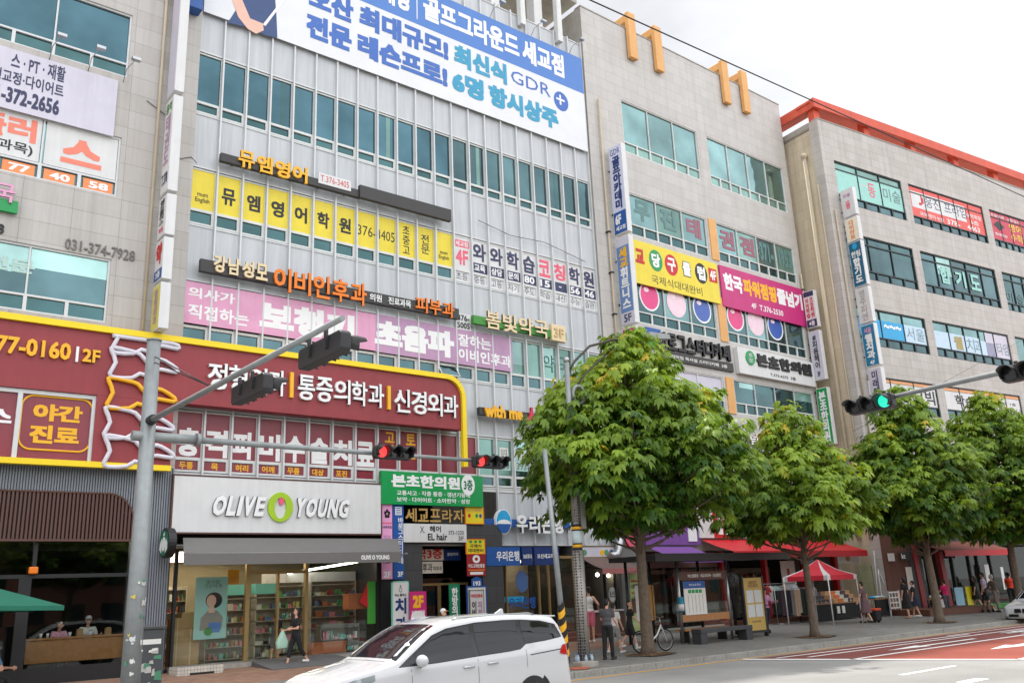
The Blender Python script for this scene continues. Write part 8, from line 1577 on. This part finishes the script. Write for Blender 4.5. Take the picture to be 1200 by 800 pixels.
# tables with stock under the tent
def table(x0, x1, y0, y1, h, label, skirt): 
    z = gz(y0); t = thing('market_table', label, 'table', ((x0+x1)/2, (y0+y1)/2, z)); mb = MB(); mb.box(FW, x0, x1, y0, y1, z+h-.04, z+h, wood); mb.build('top', t); mb = MB(); mb.box(FW, x0-.01, x1+.01, y0-.015, y0, z+.05, z+h-.04, skirt); mb.build('cloth_skirt', t)
    for x in (x0+.02, x1-.07):
        for y in (y0+.03, y1-.08): mb = MB(); mb.box(FW, x, x+.05, y, y+.05, z, z+h-.04, dark); mb.build('leg', t)
    return z+h
xa, _ = YP(953, 715, 24.6); xb, _ = YP(976, 715, 24.6); xc, _ = YP(1006, 712, 24.6); h_ = .78
polka = bpy.data.materials.new('cloth_polka'); polka.use_nodes = True; nt_ = polka.node_tree; vo = nt_.nodes.new('ShaderNodeTexVoronoi'); vo.inputs['Scale'].default_value = 9; vo.inputs['Randomness'].default_value = .3; g_ = nt_.nodes.new('ShaderNodeNewGeometry'); nt_.links.new(g_.outputs['Position'], vo.inputs['Vector']); rp = nt_.nodes.new('ShaderNodeValToRGB'); rp.color_ramp.interpolation = 'CONSTANT'; rp.color_ramp.elements[0].color = (.7, .66, .64, 1); rp.color_ramp.elements[1].position = .3; rp.color_ramp.elements[1].color = (.05, .04, .05, 1); nt_.links.new(vo.outputs['Distance'], rp.inputs[0]); nt_.links.new(rp.outputs[0], nt_.nodes['Principled BSDF'].inputs['Base Color'])
for a, b, lb, sk_ in ((xa, xb-.05, 'market table with black skirt under the tent, left of the white pole', bl), (xb+.05, xc, 'market table with black skirt under the tent, right of the white pole', bl)):
    zt_ = table(a, b, 24.5, 25.4, h_, lb, sk_); x = a+.05; i = 0
    while x < b-.3:
        w = .42; m = [polka, mat('box_kraft', C8(190, 150, 110), .8), mat('box_orange', C8(214, 120, 60), .8), mat('box_pale', C8(206, 200, 190), .8)][(i+(0 if a == xa else 1)) % 4] if a != xa else polka
        for lv in range(3):
            mb = MB(); e = rnd.uniform(-.02, .02); mb.box(FW, x+e, x+e+w-.04, 24.55+.2*lv, 24.95+.2*lv, zt_+.17*lv, zt_+.17*lv+.165, m); mb.box(FW, x+e-.008, x+e+w-.032, 24.54+.2*lv, 24.96+.2*lv, zt_+.17*lv+.12, zt_+.17*lv+.17, m)
            one(mb, 'stock_box', 'stacked %s stock box on the tent table' % ('dotted' if a == xa else 'coloured'), 'box', (x, 24.6, zt_+.17*lv), '%s stock boxes on a tent table' % ('dotted' if a == xa else 'coloured'), bev=.008)
        x += w; i += 1
for k, px in enumerate((982, 988)): q = FW; x, _z = YP(px, 715, 24.44); mb = MB(); mb.box(FW, x, x+.22, 24.46, 24.48, gz(24.4)+.3, gz(24.4)+.62, paper); one(mb, 'price_card', 'white price card hung on the right tent table', 'card', (x, 24.47, .6), 'price cards on the tent table')
# table with display by the brown wall, board on its side, green net rack, white frame
xd, _ = YP(1024, 705, 24.2); xe, _ = YP(1041, 705, 24.2); zt_ = table(xd, xe, 24.1, 24.8, .85, 'small table with black skirt and blue white pile before the brown wall', bl)
for i, m in enumerate((sky_b, white, mat('pale_blue', C8(150, 190, 214)), white)): mb = MB(); x = xd+.1+i*(xe-xd-.2)/4; mb.ball((x+.15, 24.4, zt_+.06), (.18, .2, .07), m, 8, 5); one(mb, 'folded_shirt', ['blue folded shirt at the left of the small table', 'white folded shirt beside the blue one on the small table', 'pale blue folded shirt on the small table', 'white folded shirt at the right of the small table'][i], 'shirt', (x, 24.4, zt_))
xf, _ = YP(1042, 702, 23.9); xg, _ = YP(1055, 702, 23.9); z = gz(23.9); t = thing('notice_stand', 'white framed sandwich board with small prints before the slate panel', 'notice board', (xf, 23.9, z)); mb = MB(); f = Fr((0, 23.9, 0), (1, 0, 0), (0, -1, 0)); mb.box(f, xf, xg, -.03, 0, z+.35, z+1.15, paper); mb.build('board', t)
for u_ in (xf, xg-.03): mb = MB(); mb.box(f, u_, u_+.03, -.05, .01, z, z+1.2, white); mb.build('leg', t)
for i in range(3):
    for j in range(3): mb = MB(); mb.box(f, xf+.1+i*(xg-xf-.2)/3, xf+.1+(i+.75)*(xg-xf-.2)/3, 0, .004, z+.42+j*.24, z+.6+j*.24, [gr, mat('print_rust', C8(160, 96, 70), .7), MATS['grey_digit']][(i+j) % 3]); mb.build('small_print', t)
xh, _ = YP(1014, 680, 25.0); xi, _ = YP(1028, 680, 25.0); z = gz(25); t = thing('net_rack', 'green metal net rack behind the small table', 'rack', (xh, 25.2, z)); gm = mat('rack_green', C8(96, 150, 90), .6); mb = MB()
for k in range(8): x = xh+(xi-xh)*k/7; mb.tube([(x, 25.2, z+.4), (x, 25.2, z+2.35)], .008, gm, 4)
for k in range(14): mb.tube([(xh, 25.2, z+.4+k*.15), (xi, 25.2, z+.4+k*.15)], .007, gm, 4)
mb.build('net', t); mb = MB(); mb.tube([(xh, 25.2, z), (xh, 25.2, z+2.4), (xi, 25.2, z+2.4), (xi, 25.2, z)], .02, gm, 6); mb.build('frame', t)
p0, p1, p2 = YP(1025, 652, 25.0), YP(1033, 690, 24.6), YP(1042, 690, 24.6); mb = MB(); mb.tube([(p0[0], 25.0, p0[1]+.3), (p1[0], 24.9, gz(24.9))], .022, white, 6); mb.tube([(p0[0]+.15, 25, p0[1]-.6), (p2[0]+.3, 24.5, gz(24.5))], .018, white, 6); mb.tube([(p0[0]+.15, 25, p0[1]-.6), (p1[0]-.3, 24.5, gz(24.5))], .018, white, 6); one(mb, 'display_stand', 'thin white tripod display stand leaning by the brown wall', 'stand', (p1[0], 24.8, gz(24.8)))
# stock behind the third trunk, wooden steps by the kiosk
xj, _ = YP(1094, 700, 23.2); z = gz(23.2); zt_ = table(xj, xj+1.0, 23.1, 23.6, .7, 'low table with white sacks left of the magenta shirt', white)
for i in range(3): mb = MB(); mb.ball((xj+.18+.3*i, 23.35, zt_+.1), (.16, .18, .11), white, 8, 5); one(mb, 'white_sack', 'plump white sack on the low table by the third tree', 'sack', (xj+.2+.3*i, 23.35, zt_), 'white sacks on the low table')
t = thing('wooden_steps', 'two brown wooden steps at the left foot of the snack kiosk', 'steps', (24.3, 25.6, .3)); 
for i in range(2): mb = MB(); q = FA.R(661, 727+9*i, 684, 740, .9+.4*i); mb.box(FA, q[0], q[0]+1.5, .2, .9+.4*i, .28, .62-.16*i, mat('deck_brown', C8(104, 66, 52))); mb.build('step', t, bev=.01)
mb = MB(); mb.box(FA, 24.9, 28.7, .16, .9, .28, .46, mat('deck_brown', C8(104, 66, 52))); one(mb, 'kiosk_deck', 'low brown deck in front of the snack kiosk counter', 'deck', FA.P(26, .5, .3), bev=.01)
